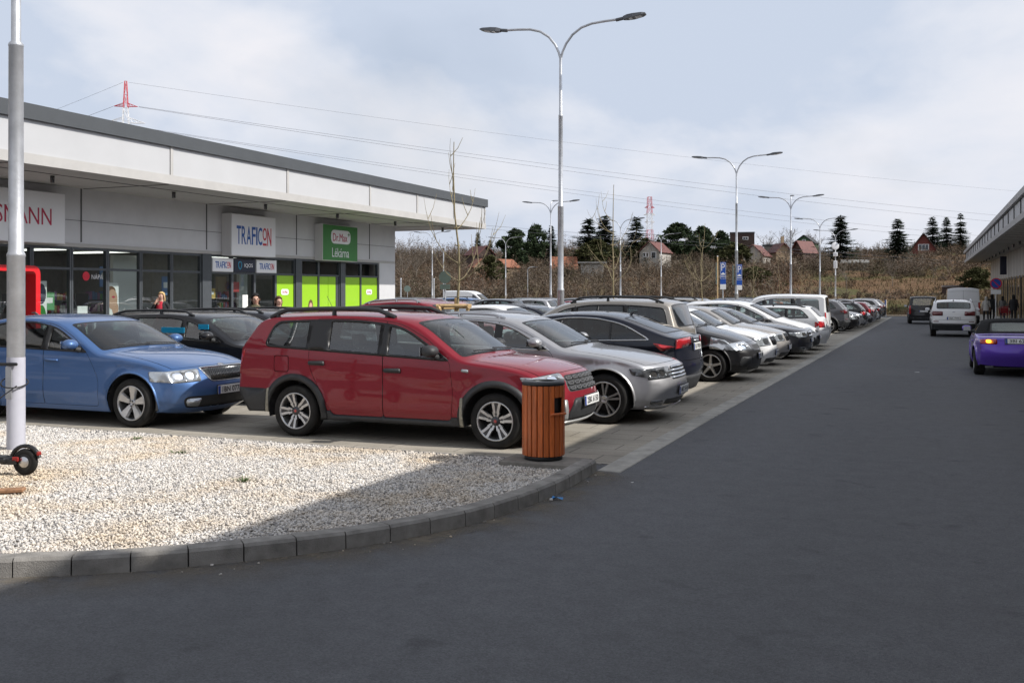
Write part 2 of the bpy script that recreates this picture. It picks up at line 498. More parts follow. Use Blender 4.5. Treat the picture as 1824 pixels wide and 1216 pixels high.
class Body:
    def __init__(s, S):
        s.S = S; s.L = S['L']; cp = S['prof']
        n = len(cp); ss = np.linspace(0, n-1, (n-1)*60+1)
        C = np.zeros((len(ss), 2)); E = np.zeros((len(ss), 2))
        pc = [Vector((p[0], p[1])) for p in cp]; pe = [Vector((p[0]+p[2], p[1]+p[3])) for p in cp]
        def ev(P, q):
            i = int(round(q)); rho = cp[i][4] if 0 < i < n-1 else 0
            if rho > 0 and abs(q-i) < rho:
                A = P[i].lerp(P[i-1], rho); B = P[i].lerp(P[i+1], rho); t = (q-i+rho)/(2*rho)
                return A*(1-t)**2+P[i]*2*t*(1-t)+B*t*t
            k = min(int(q), n-2); return P[k].lerp(P[k+1], q-k)
        for j, q in enumerate(ss): C[j] = ev(pc, q); E[j] = ev(pe, q)
        s.ss, s.C, s.E = ss, C, E
        s.al = np.concatenate([[0], np.cumsum(np.linalg.norm(np.diff(C, axis=0), axis=1))])
        s.fo, s.wb, s.R = S['fo'], S['wb'], S['R']
        s.ax = (s.fo, s.fo+s.wb); s.Ra = S.get('Ra', s.R+.065)
        s.hw = S['W']/2
    def sa(s, q): return float(np.interp(q, s.ss, s.al))
    def e(s, q): return (float(np.interp(q, s.ss, s.E[:, 0])), float(np.interp(q, s.ss, s.E[:, 1])))
    def belt(s, d):
        b = s.S['belt']; return b[0]+(b[1]-b[0])*(d-1.4)/max(.5, s.L-2.0)
    def W(s, d, z):
        S = s.S; w = np.full(np.shape(d), s.hw, float)
        w -= .05*np.clip((.45-z)/.25, 0, 2)**2
        zb = s.belt(d); k = .045
        x = (z-zb+.03)/k; sp = np.where(x > 30, x, np.log1p(np.exp(np.minimum(x, 30))))*k
        w -= S.get('tumble', .40)*sp
        w -= S.get('cf', .17)*np.clip(1-d/1.15, 0, 1)**2.1
        w -= S.get('cr', .12)*np.clip(1-(s.L-d)/1.2, 0, 1)**2.1
        for zc, am in S.get('crease', ((.80, .010), (.36, .012))):
            q = zc+(d-2.3)*S.get('cslope', .02)-z
            w -= am*np.exp(-np.clip(q, 0, 9)/.16)/(1+np.exp(-np.clip(q/.010, -40, 40)))
        for a in s.ax:
            r = np.hypot(d-a, z-s.R); w += S.get('flare', .018)*np.exp(-((r-s.Ra)/.07)**2)
        return w
    def fside(s, d, z, crease=True):
        y = s.W(d, z); h = .004
        gd = (s.W(d+h, z)-s.W(d-h, z))/(2*h); gz = (s.W(d, z+h)-s.W(d, z-h))/(2*h)
        n = np.stack([gd, np.ones_like(y), -gz], 1); n /= np.linalg.norm(n, axis=1)[:, None]
        if crease:
            D = np.abs(d[:, None]-s.E[None, :, 0])+np.abs(z[:, None]-s.E[None, :, 1]); k = D.argmin(1); on = np.where(D[np.arange(len(k)), k] < .012)[0]
            if len(on):
                # exact distance to the polyline near the closest sample
                P = np.stack([d[on], z[on]], 1); best = np.full(len(on), 9.); q = np.zeros(len(on))
                for o_ in (-1, 0):
                    i0 = np.clip(k[on]+o_, 0, len(s.E)-2); A = s.E[i0]; Bv = s.E[i0+1]; ab = Bv-A; t = np.clip(((P-A)*ab).sum(1)/np.maximum(1e-12, (ab*ab).sum(1)), 0, 1)
                    dist = np.linalg.norm(P-A-ab*t[:, None], axis=1); m = dist < best; best[m] = dist[m]; q[m] = (s.ss[i0]+(s.ss[i0+1]-s.ss[i0])*t)[m]
                m = best < 6e-4
                if m.any():
                    _, nc = s.fcen(np.interp(q[m], s.ss, s.al), np.full(m.sum(), .85), False); nn = n[on[m]]+nc; n[on[m]] = nn/np.linalg.norm(nn, axis=1)[:, None]
        return np.stack([s.L/2-d, y, z], 1), n
    def ptc(s, a, t):
        q = np.interp(a, s.al, s.ss)
        cd, cz = np.interp(q, s.ss, s.C[:, 0]), np.interp(q, s.ss, s.C[:, 1])
        ed, ez = np.interp(q, s.ss, s.E[:, 0]), np.interp(q, s.ss, s.E[:, 1])
        k = s.S.get('round', .5); u = np.abs(t); f = k*u**2+(1-k)*u**6
        return np.stack([s.L/2-(cd+(ed-cd)*f), t*s.W(ed, ez), cz+(ez-cz)*f], -1)
    def fcen(s, a, v, crease=True):
        t = np.clip(v/.85, -1, 1); h = .006
        p = s.ptc(a, t)
        da = s.ptc(np.clip(a+h, 0, s.al[-1]), t)-s.ptc(np.clip(a-h, 0, s.al[-1]), t)
        dt = s.ptc(a, np.clip(t+h, -1, 1))-s.ptc(a, np.clip(t-h, -1, 1))
        n = np.cross(dt, da); n /= np.maximum(1e-9, np.linalg.norm(n, axis=1))[:, None]
        if crease:
            on = np.where(np.abs(t) > .9999)[0]
            if len(on):
                q = np.interp(a[on], s.al, s.ss); ed = np.interp(q, s.ss, s.E[:, 0]); ez = np.interp(q, s.ss, s.E[:, 1])
                _, ns = s.fside(ed, ez, False); ns[:, 1] *= np.sign(t[on]); nn = n[on]+ns; n[on] = nn/np.linalg.norm(nn, axis=1)[:, None]
        return p, n
    def cpt(s, q, t, off=0):
        p, n = s.fcen(np.array([s.sa(q)]), np.array([t*.85])); return Vector(p[0]+n[0]*off), Vector(n[0])
    def spt(s, d, z, off=0):
        p, n = s.fside(np.array([float(d)]), np.array([float(z)])); return Vector(p[0]+n[0]*off), Vector(n[0])
    def cp(s, pts):
        """polygon in (profile index, lateral) -> sheet coordinates"""
        return [(s.sa(p[0]), p[1]*.85)+tuple(p[2:]) for p in pts]
    def off(s, q, m):
        """edge line moved inwards by m"""
        a = s.e(q-.02); b = s.e(q+.02); c = s.e(q); t = Vector((b[0]-a[0], b[1]-a[1])).normalized()
        return (c[0]+t.y*m, c[1]-t.x*m)

def band(c, r0, r1, a0, a1, n=28):
    """part of a ring between two angles (degrees)"""
    A = [math.radians(a0+(a1-a0)*k/n) for k in range(n+1)]
    return [(c[0]+r1*math.cos(a), c[1]+r1*math.sin(a)) for a in A]+[(c[0]+r0*math.cos(a), c[1]+r0*math.sin(a)) for a in A[::-1]]

def strip2(p, w):
    """thin polygon along a polyline"""
    p = [Vector(q) for q in p]; L, Rr = [], []
    for i, q in enumerate(p):
        t = (p[min(i+1, len(p)-1)]-p[max(0, i-1)]).normalized(); nn = Vector((-t.y, t.x))*w/2
        L.append(tuple(q+nn)); Rr.append(tuple(q-nn))
    return L+Rr[::-1]

RIMS = {}
def rim_mesh(style, r, w):
    """rim seen from outside: axis +Y outwards, face at y = 0"""
    key = (style, round(r, 3))
    if key in RIMS: return RIMS[key]
    b = MB(); m = M['rim'] if style not in ('dark', 'darkfive', 'steel') else M['rimdark']
    rr = r*.69 if style != 'van' else r*.60
    b.lathe([(rr*1.03, -.012), (rr*1.03, .004), (rr*.965, .004), (rr*.93, -.02), (rr*.91, -w*.75)], m, 40, 'Y')
    b.lathe([(rr*.915, -w*.6), (.01, -w*.6)], M['cabin'], 32, 'Y')
    b.lathe([(rr*.70, -w*.42), (rr*.70, -w*.5), (.03, -w*.42)], M['disc'], 32, 'Y')
    def spoke(a, r0, r1, w0, w1, y0, y1, th, mat):
        u = Vector((math.cos(a), 0, math.sin(a))); v = Vector((-math.sin(a), 0, math.cos(a)))
        vs = []
        for (rad, ww, yy) in ((r0, w0, y0), (r1, w1, y1)):
            for sv, dy, k in ((-1, 0, .82), (1, 0, .82), (1, -th, 1.15), (-1, -th, 1.15)):
                vs.append(u*rad+v*sv*ww/2*k+Vector((0, yy+dy, 0)))
        b.add(vs, [(0, 4, 5, 1), (1, 5, 6, 2), (2, 6, 7, 3), (3, 7, 4, 0)], mat)
    hub = rr*.2
    b.lathe([(hub*1.15, -.05), (hub*1.1, -.012), (hub*.8, -.008), (hub*.7, -.016), (.0, -.014)], m, 24, 'Y')
    tp = 2*math.pi
    if style == 'twin5':          # five forked spokes with dark fill
        for k in range(5):
            a = tp*k/5+tp/4
            spoke(a, hub*.8, rr*.96, rr*.30, rr*.44, -.022, -.012, .03, M['rimdark'])
            for sg in (-1, 1):
                spoke(a+sg*.20, rr*.42, rr*.98, rr*.15, rr*.17, -.014, .0, .03, m)
                spoke(a+sg*.30, hub*.9, rr*.50, rr*.12, rr*.14, -.02, -.012, .03, m)
        b.lathe([(hub*1.2, -.012), (hub*.9, -.006), (0, -.005)], M['rimdark'], 20, 'Y'); b.lathe([(hub*.42, -.004), (0, -.003)], M['red'], 16, 'Y')
    elif style == 'fan5':         # five broad fan spokes
        for k in range(5):
            a = tp*k/5+tp/4
            spoke(a, hub*.7, rr*.62, rr*.24, rr*.40, -.018, -.008, .03, m); spoke(a, rr*.6, rr*.97, rr*.40, rr*.56, -.008, .0, .03, m)
        for k in range(5):
            a = tp*k/5+tp/4+.63; b.lathe([(.012, -.004), (.0, -.003)], M['rimdark'], 8, 'Y', c=(hub*.75*math.cos(a), 0, hub*.75*math.sin(a)))
    elif style in ('five', 'darkfive'):
        for k in range(5):
            a = tp*k/5+tp/4
            spoke(a, hub*.6, rr*.97, rr*.30, rr*.17, -.012, .0, .035, m); spoke(a, rr*.82, rr*.98, rr*.18, rr*.36, -.006, .0, .03, m)
    elif style == 'double5':      # five pairs of slim spokes
        for k in range(5):
            a = tp*k/5+tp/4
            for sg in (-1, 1): spoke(a+sg*.17, hub*.5, rr*.97, rr*.10, rr*.13, -.016, .0, .03, m)
    elif style == 'seven':
        for k in range(7):
            a = tp*k/7+tp/4; spoke(a, hub*.6, rr*.97, rr*.22, rr*.15, -.012, .0, .03, m)
    elif style == 'star':         # black and white
        for k in range(5):
            a = tp*k/5+tp/4
            spoke(a, hub*.6, rr*.97, rr*.34, rr*.42, -.02, -.006, .03, M['rimdark']); spoke(a+.12, rr*.35, rr*.97, rr*.07, rr*.12, -.012, .002, .03, m)
            spoke(a-.2, rr*.5, rr*.97, rr*.06, rr*.10, -.012, .002, .03, m)
    else:
        for k in range(10):
            a = tp*k/10+tp/4; spoke(a, hub*.6, rr*.97, rr*.15, rr*.12, -.014, .0, .03, m)
    RIMS[key] = b.mesh('rim'); return RIMS[key]

TYRES = {}
def tyre_mesh(r, w):
    key = (round(r, 3), round(w, 3))
    if key in TYRES: return TYRES[key]
    b = MB(); ri = r*.70
    pr = [(ri, -w+.01), (ri, 0.0), (ri+.012, .004), (ri+(r-ri)*.45, .013), (r-.03, .006), (r-.008, -.014), (r, -.035), (r, -w*.38), (r-.004, -w*.385), (r-.004, -w*.42), (r, -w*.425),
          (r, -w*.6), (r-.004, -w*.605), (r-.004, -w*.64), (r, -w*.645), (r, -w+.035), (r-.008, -w+.01), (r-.04, -w), (ri+.02, -w)]
    b.lathe(pr, M['tyre'], 48, 'Y')
    TYRES[key] = b.mesh('wheel'); return TYRES[key]

def mirror_mesh(cap, sg=1):
    b = MB(); N, K = 10, 14; vs = []; fs = []
    for i in range(N+1):
        t = i/N; a = math.pi*t; 
        for k in range(K):
            f = 2*math.pi*k/K
            r = math.sin(a)**.55
            x = .085*r*math.cos(f)*(1 if math.cos(f) < 0 else 1.15); z = .075*r*math.sin(f)*(1 if math.sin(f) > 0 else .85)
            vs.append((x, .105*-math.cos(a)*.95, z))
    for i in range(N):
        for k in range(K):
            fs.append((i*K+k, (i+1)*K+k, (i+1)*K+(k+1) % K, i*K+(k+1) % K))
    up = [f for f in fs if sum(vs[i][2] for i in f) > -.045*4]; lo = [f for f in fs if f not in up]
    b.add(vs, up, cap, True); b.add(vs, lo, M['plastic'], True)
    b.box((-.085, 0, 0), (.006, .15, .10), M['chrome'])
    b.tube([(.01, -.07, -.055), (.02, -.16, -.075)], [.03, .045], M['plastic'], 8)
    if sg < 0:
        b.v = [(x, -y, z) for x, y, z in b.v]; b.f = [f[::-1] for f in b.f]
    return b

def seat_mesh(w=.5, mat=None):
    b = MB(); mt = mat or M['seat']
    b.box((.05, 0, .30), (.50, w, .16), mt, bev=.05)
    rot = Matrix.Rotation(R(-14), 3, 'Y')
    b.box((-.27, 0, .62), (.13, w, .62), mt, rot=rot, bev=.05)
    b.box((-.37, 0, 1.02), (.09, .26, .17), mt, rot=rot, bev=.035)
    for y in (-.06, .06): b.tube([(-.34, y, .86), (-.36, y, .98)], .008, M['chrome'], 6)
    return b

KITS = {}
def make_kit(key, S, lod='hi'):
    """all meshes of one kind of car: list of (id, name, mesh, parent id, location, rotation, painted, label)"""
    B = Body(S); hi = lod == 'hi'; step = .07 if hi else .17
    acc = {}; out = []
    L = B.L; paint = M['plastic']           # slot 0 is replaced by the car's own paint on the object
    PA = bpy.data.materials.get('body_paint') or pbr('body_paint', (.3, .3, .3), .4, coat=1)
    sill = S.get('sill', .21)
    # ---- side sheet
    e_s = np.unique(np.concatenate([np.linspace(0, 14, 160 if hi else 70)]))
    Ept = [B.e(q) for q in e_s]
    a0, a1 = B.ax; Ra = B.Ra
    outer = Ept[:]
    for p in ((a1+Ra, sill+.06), (a1-Ra, sill), (a0+Ra, sill), (a0-Ra, sill)):
        if Ept[0][0]+.03 < p[0] < Ept[-1][0]-.03: outer.append(p)
    outer = [p for i, p in enumerate(outer) if math.hypot(p[0]-outer[i-1][0], p[1]-outer[i-1][1]) > 1e-4]
    reg = [('body', PA, 0, None)]
    m = S.get('mg', .06)
    # window line (day light opening)
    qf = S.get('qf', 6.3); db = S['dlo_r']                 # ((d top, s unused), d bottom)
    belt = B.belt
    dl_f = S.get('dlo_f')
    top_q = [7.05, 7.35, 7.7, 8.0, 8.3, 8.6, 8.85]
    tops = []
    for q in top_q:
        p = B.off(q, m)
        if p[0] < db[0]: tops.append(p)
    # end of the top line at d = db[0]
    qq = np.linspace(7, 9.9, 150); tp_ = [B.off(q, m) for q in qq]
    te = min(tp_, key=lambda p: abs(p[0]-db[0]))
    fr = None
    for q in np.linspace(6.02, 7, 120):
        p = B.off(q, m)
        if p[1] >= belt(p[0])+.02: fr = p; break
    fr = fr or B.off(6.5, m)
    f0 = (fr[0]+.0, belt(fr[0])+.0)
    soft = S.get('soft')
    def dlo_poly(shrink=0):
        pts = [(f0[0], f0[1], .015)]
        if len(tops) > 1:
            pts += [(tops[0][0], tops[0][1], .22)]+[(t[0], t[1], .25) for t in tops[2:] if te[0]-t[0] > .25]
        pts += [(te[0], te[1], S.get('r_rt', .08)), (db[1], belt(db[1])+S.get('dlo_up', .0), S.get('r_rb', .05))]
        p = rpoly(pts)
        return p if area(p) < 0 else p
    DLO = dlo_poly()
    dF, dB, dC = S['doors']                                # front edge, B pillar, rear edge (0 = no rear door)
    def top_at(d, mm):
        return min(((abs(B.off(q, mm)[0]-d), B.off(q, mm)) for q in np.linspace(6.8, 9.95, 160)))[1]
    md = S.get('mdoor', .022)
    def door_front():
        pf = B.off(6.55, md); p2 = B.off(7.05, md); p3 = B.off(7.35, md); pt = top_at(dB, md)
        zz = f0[1]-.04
        lo = max(dF, a0+Ra*.9+.02)
        return rpoly([(dF+.02, sill+.06, .05), (dF-.01, .6, .1), (f0[0]-.05, zz, .03), (pf[0], pf[1], .1), (p2[0], p2[1], .12), (p3[0], p3[1], .1), (dB+S.get('bslant', .0), pt[1], .02), (dB, sill+.06, .03)])
    def door_rear():
        pt = top_at(dB, md); ptc = top_at(min(dC[0], te[0]+.03), md); mid = top_at((dB+dC[0])/2, md)
        pts = [(dB, sill+.06, .03), (dB+S.get('bslant', .0), pt[1], .02), (mid[0], mid[1], .2), (ptc[0], ptc[1], .06), (dC[1], belt(dC[1])-.02, .08)]
        ar = a1-Ra*1.12
        pts += [(min(dC[1]-.02, a1-.12), .82, .1), (ar+.02, .50, .15), (ar-.10, sill+.06, .05)]
        return rpoly(pts)
    glass_f = M['glass']; glass_r = M['privacy'] if S.get('dark_rear') else M['glass']
    trimm = M[S.get('trim', 'frit')]
    pw = S.get('pillar', .045)
    # ---- lower cladding / two-tone
    clad = M['plastic']
    if S.get('clad'):
        zc = S['clad']
        reg.append(('side_cladding@L', clad, .012, [(a0+Ra*.8, sill-.1), (a0+Ra*.8, zc), (a1-Ra*.8, zc+.01), (a1-Ra*.8, sill-.1)], .016))
        reg.append(('bumper.r', clad, .006, [(a1+Ra*.6, -.1), (a1+Ra*.6, zc+.24), (L+.5, zc+.24), (L+.5, -.1)], .008))
        reg.append(('bumper.f', clad, .006, [(-.2, -.1), (-.2, zc+.02), (a0-Ra*.7, zc+.06), (a0-Ra*.7, -.1)], .008))
    if hi and S.get('doors'):
        gap = .005
        ds = [('door_front@L', door_front())]
        if dC: ds.append(('door_rear@L', door_rear()))
        for k, dp in ds:
            reg.append(('body', M['seam'], -.004, dp)); reg.append((k, PA, 0, inset(dp, gap)))
            if S.get('clad'):
                x0_, x1_ = (dF, dB) if 'front' in k else (dB, dC[1])
    if S.get('clad') and hi:
        pass
    # ---- glazing
    if soft:
        top = [B.off(q, -.01) for q in np.linspace(soft[0], soft[1], 24)]
        reg.append(('soft_top', M['softtop'], .004, top+[(soft[3], belt(soft[3])+.02), (soft[2], belt(soft[2])+.02)], .004))
    if DLO:
        reg.append(('window_trim@L', trimm, .003, inset(DLO, -S.get('trw', .014)), .004))
        if S.get('trim', 'frit') == 'chrome': reg.append(('window_trim@L', M['frit'], .0015, DLO))
        gi = inset(DLO, .010)
        def clip(d0, d1, top_sl=0):
            """part of the window band between two slanted lines"""
            lo_, hi_ = .4, 2.8
            sl = S.get('psl', .0)
            q = [(d0-sl, lo_), (d1-sl, lo_), (d1+sl, hi_), (d0+sl, hi_)]
            return q
        def isect(poly, q):
            # Sutherland-Hodgman with a convex quad
            outp = poly; s_ = 1 if area(q) > 0 else -1
            for i in range(len(q)):
                a, b = q[i], q[(i+1) % len(q)]; inp = outp; outp = []
                def side(p): return s_*((b[0]-a[0])*(p[1]-a[1])-(b[1]-a[1])*(p[0]-a[0]))
                for j in range(len(inp)):
                    p, r_ = inp[j-1], inp[j]; sp, sr = side(p), side(r_)
                    if (sp >= 0) != (sr >= 0):
                        t = sp/(sp-sr); outp.append((p[0]+(r_[0]-p[0])*t, p[1]+(r_[1]-p[1])*t))
                    if sr >= 0: outp.append(r_)
                if not outp: return None
            return outp
        wins = S['wins']                                   # list of (key, d0, d1, dark)
        for (k, d0, d1, dk) in wins:
            p = isect(gi, clip(d0, d1))
            if p and abs(area(p)) > .003:
                gm = {0: M['glass'], 1: M['privacy'], 2: M['cabin']}[dk]
                reg.append((k+'@L', gm, -.006, p))
    # ---- arches
    for i, a in enumerate(B.ax):
        c = (a, B.R)
        if S.get('archtrim'):
            reg.append(('wheel_arch_trim.%d@L' % i, clad, .016, ring(c, Ra+S['archtrim'], 48), .02))
        elif hi:
            reg.append(('body', PA, .004, ring(c, Ra+.018, 48), .004))
        reg.append((None, None, 0, ring(c, Ra, 48)))
    # ---- lamps on the side
    hl = S.get('hl'); tl = S.get('tl')
    if hl:
        q0, q1, ti, dt, z0, z1 = hl
        reg.append(('headlight@L', M[S.get('hlmat', 'lamp')], .004, rpoly([(B.e(q0)[0]-.2, B.e(q0)[1], 0), (dt, z0, .03), (dt+S.get('hl_sl', .04), z1, .02), (B.e(q1)[0]-.2, B.e(q1)[1], 0)]), .006))
    if tl:
        q0, q1, ti, dt, z0, z1 = tl
        reg.append(('tail_light@L', M[S.get('tlmat', 'red')], .004, rpoly([(B.e(q0)[0]+.3, B.e(q0)[1], 0), (dt+S.get('tl_sl', 0), z0, .03), (dt, z1, .03), (B.e(q1)[0]+.3, B.e(q1)[1], 0)]), .006))
    if hi:
        for (k, mat, off, poly, dep) in S.get('side_extra', []): reg.append((k if k == 'body' else k+'@L', M[mat] if mat != 'paint' else PA, off, rpoly(poly), dep))
        for (nm, d, z) in S.get('handles', []):
            reg.append((nm+'@L', PA if S.get('hpaint', 1) else M['plastic'], .022, rpoly([(d-.11, z-.014-S.get('hfat', 0), .012), (d-.11, z+.018+S.get('hfat', 0), .03), (d+.11, z+.022, .014), (d+.11, z-.012-S.get('hfat', 0), .03)]), .024))
    sheet(outer, reg, step, B.fside, acc, (1, -1))
    # ---- centre sheet
    if hi: tt = np.linspace(-1, 1, 40)
    else: tt = np.linspace(-1, 1, 16)
    A_ = B.al[-1]
    ec = [(B.sa(q), .85) for q in e_s]
    outer = [(p[0], -.85) for p in ec]+[(A_, t*.85) for t in tt[1:-1]]+[(p[0], .85) for p in ec[::-1]]+[(0, t*.85) for t in tt[1:-1][::-1]]
    reg = [('body', PA, 0, None)]
    cp = B.cp
    def sym(pts): return rpoly(cp([(q, t, r) for q, t, r in pts]+[(q, -t, r) for q, t, r in pts[::-1]]))
    if S.get('clad'):
        reg.append(('bumper.f', clad, .006, cp([(-.5, -1.2), (S.get('cladf', 1.3), -1.2), (S.get('cladf', 1.3), 1.2), (-.5, 1.2)]), .008))
        reg.append(('bumper.r', clad, .006, cp([(S.get('cladr', 12.8), -1.2), (14.5, -1.2), (14.5, 1.2), (S.get('cladr', 12.8), 1.2)]), .008))
    if hi:
        th = S.get('hood_t', .86)
        for sg in (-1, 1):
            reg.append(('body', M['seam'], -.003, strip2([(B.sa(q), sg*(th+.06*(5.9-q)/2)*.85) for q in np.linspace(4.08, 5.95, 12)], .009)))
        reg.append(('body', M['seam'], -.003, strip2([(B.sa(4.08), t*.85) for t in np.linspace(-th-.06, th+.06, 14)], .009)))
        if S.get('tail_seam', 1):
            for q in S.get('tseams', (12.35,)):
                reg.append(('body', M['seam'], -.003, strip2([(B.sa(q), t*.85) for t in np.linspace(-.88, .88, 14)], .010)))
    wt = S.get('ws_t', .90)
    if not soft or soft[0] > 6.9:
        reg.append(('windshield', M['frit'], .001, sym([(S.get('ws0', 6.05), wt, .05), (6.95, wt-.02, .06)])))
        reg.append(('windshield', M['glass'], .001, sym([(S.get('ws0', 6.05)+.05, wt-.035, .05), (6.90, wt-.055, .06)])))
    if soft:
        reg.append(('soft_top', M['softtop'], .004, cp([(soft[0], -1.2), (soft[1], -1.2), (soft[1], 1.2), (soft[0], 1.2)]), .004))
    rg = S.get('rw', (9.10, 9.92, .84, .80))
    if rg:
        reg.append(('rear_window', M['frit'], .002, sym([(rg[0], rg[2], .06), (rg[1], rg[3], .08)])))
        ins = .05
        reg.append(('rear_window', M['privacy'] if S.get('dark_rear') else M['glass'], .002, sym([(rg[0]+.05, rg[2]-ins, .06), (rg[1]-.05, rg[3]-ins, .08)])))
    for (k, mat, off, pts, dep) in S.get('cen_extra', []):
        reg.append((k, M[mat] if mat != 'paint' else PA, off, sym(pts), dep))
    if hl:
        q0, q1, ti, dt, z0, z1 = hl
        for sg, sd_ in ((1, '@L'), (-1, '@R')):
            reg.append(('headlight'+sd_, M[S.get('hlmat', 'lamp')], .004, rpoly(cp([(q0, sg*1.15, 0), (q0+S.get('hl_in', .12), sg*ti, .03), (q1, sg*(ti-.02), .03), (q1, sg*1.15, 0)])), .006))
    if tl:
        q0, q1, ti, dt, z0, z1 = tl
        for sg, sd_ in ((1, '@L'), (-1, '@R')):
            reg.append(('tail_light'+sd_, M[S.get('tlmat', 'red')], .004, rpoly(cp([(q0, sg*1.15, 0), (q0, sg*ti, .04), (q1-S.get('tl_in', 0), sg*ti, .04), (q1, sg*1.15, 0)])), .006))
    for (k, mat, off, pts, dep) in S.get('cen_lr', []):
        for sg, sd_ in ((1, '@L'), (-1, '@R')):
            reg.append((k+sd_, M[mat] if mat != 'paint' else PA, off, rpoly(cp([(q, t*sg, r) for q, t, r in pts])), dep))
    gr = S.get('grille')
    if gr:
        q0, q1, tlo, thi, style = gr
        reg.append(('grille', M['plastic'], -.004, sym([(q0, tlo, .06), (q1, thi, .06)])))
        if hi:
            if style == 'h':
                n_ = 4
                for k in range(n_):
                    q = q0+(q1-q0)*(k+.5)/n_; t_ = (tlo+(thi-tlo)*(k+.5)/n_)-.03; hq = (q1-q0)*.09
                    reg.append(('grille', M['chrome'], .012, cp([(q-hq, -t_), (q-hq, t_), (q+hq, t_), (q+hq, -t_)]), .016))
            elif style == 'v':
                for k in range(19):
                    t_ = (-1+2*(k+.5)/19)*(min(tlo, thi)-.01)
                    reg.append(('grille', M['gloss'], .012, cp([(q0+.06, t_-.006), (q0+.06, t_+.006), (q1-.06, t_+.006), (q1-.06, t_-.006)]), .016))
            elif style == 'cells':
                for r_ in range(3):
                    for k in range(6):
                        tm = (-1+2*(k+.5)/6)*(tlo-.04); w_ = (tlo-.04)/6*.74; qm = q0+(q1-q0)*(.2+.3*r_); hq = (q1-q0)*.085
                        reg.append(('grille', M['cell'], .010, inset(rpoly(cp([(qm-hq, tm-w_, .02), (qm-hq, tm+w_, .02), (qm+hq, tm+w_, .02), (qm+hq, tm-w_, .02)])), 0), .014))
                        reg.append(('grille', M['plastic'], .004, inset(rpoly(cp([(qm-hq*.55, tm-w_*.8, .01), (qm-hq*.55, tm+w_*.8, .01), (qm+hq*.55, tm+w_*.8, .01), (qm+hq*.55, tm-w_*.8, .01)])), 0)))
            if S.get('grille_ring'):
                P0 = sym([(q0-.06, tlo+.02, .07), (q1+.06, thi+.02, .07)]); 
                i_ = [k for k, r_ in enumerate(reg) if r_[0] == 'grille'][0]
                reg.insert(i_, ('grille', M['chrome'], .008, P0, .012))
    sheet(outer, reg, step, B.fcen, acc)
    # ---- names
    NAME = dict(body='body', windshield='windshield', rear_window='rear_window', grille='grille', soft_top='soft_top')
    parent = {}
    keys = list(acc)
    ids = {}
    def nm(k):
        b = k.split('@')[0].split('.')[0]
        return {'door_front': 'door', 'door_rear': 'door', 'win_f': 'window', 'win_v': 'window', 'win_r': 'window', 'win_q': 'window', 'handle_f': 'handle', 'handle_r': 'handle'}.get(b, b)
    par = {}
    for k in keys:
        b, _, sd_ = k.partition('@'); p = None
        if hi:
            if b in ('win_f', 'win_v', 'handle_f') and 'door_front@'+sd_ in acc: p = 'door_front@'+sd_
            if b in ('win_r', 'handle_r') and 'door_rear@'+sd_ in acc: p = 'door_rear@'+sd_
            if b.startswith('bulb'): p = 'headlight@'+sd_
        par[k] = p
    order = sorted(keys, key=lambda k: (par[k] is not None))
    for k in order:
        me = acc[k].mesh(nm(k)); out.append((k, nm(k), me, par[k], None, None))
    # ---- inner shell: floor, wheel wells
    b = MB(); hw = B.hw; a_f = L/2-B.ax[0]; a_r = L/2-B.ax[1]
    b.box(((a_r+a_f)/2, 0, sill+.03), (a_f-a_r-2*Ra, hw*2-.16, .05), M['cabin']); b.box((0, 0, sill+.05), (L-.75, hw*2-.75, .05), M['cabin'])
    for a in B.ax:
        for sg in (-1, 1):
            x = L/2-a
            b.lathe([(Ra+.012, sg*(hw-.03)), (Ra+.012, sg*(hw-.34)), (.03, sg*(hw-.34))], M['cabin'], 28, 'Y', c=(x, 0, B.R), a0=R(-12), a1=R(192))
    b.box((L/2-.52, 0, .45), (.4, hw*1.3, .35), M['cabin']); b.box((-L/2+.4, 0, .46), (.35, hw*1.3, .3), M['cabin'])
    if S.get('cargo_wall'): b.box((L/2-S['cargo_wall'], 0, 1.0), (.04, hw*1.6, 1.3), M['cabin'])
    out.append(('under', 'underbody', b.mesh('underbody'), None, None, None))
    # ---- wheels
    w = S.get('tw', .205); tm = tyre_mesh(B.R, w); rm = rim_mesh(S.get('rim', 'ten'), B.R, w)
    k = 0
    for a in B.ax:
        for sg in (1, -1):
            loc = (L/2-a, sg*(hw-.015), B.R); rz = 0 if sg > 0 else math.pi
            out.append(('wheel%d' % k, 'wheel', tm, None, loc, (0, R(17*k), rz)))
            out.append(('rim%d' % k, 'rim', rm, 'wheel%d' % k, (0, 0, 0), (0, R(20+31*k) if S.get('spin', 1) else 0, 0))); k += 1
    # ---- mirrors
    if S.get('mirrors', 1):
        for sg in (1, -1):
            mme = mirror_mesh(PA if S.get('mpaint', 1) else M['plastic'], sg).mesh('mirror'); p, n = B.spt(f0[0]+.14, f0[1]+.02)
            out.append(('mirror%d' % sg, 'mirror', mme, None, (p.x, sg*(p.y+.135), p.z+.075), (0, 0, 0) if sg > 0 else (0, 0, 0)))
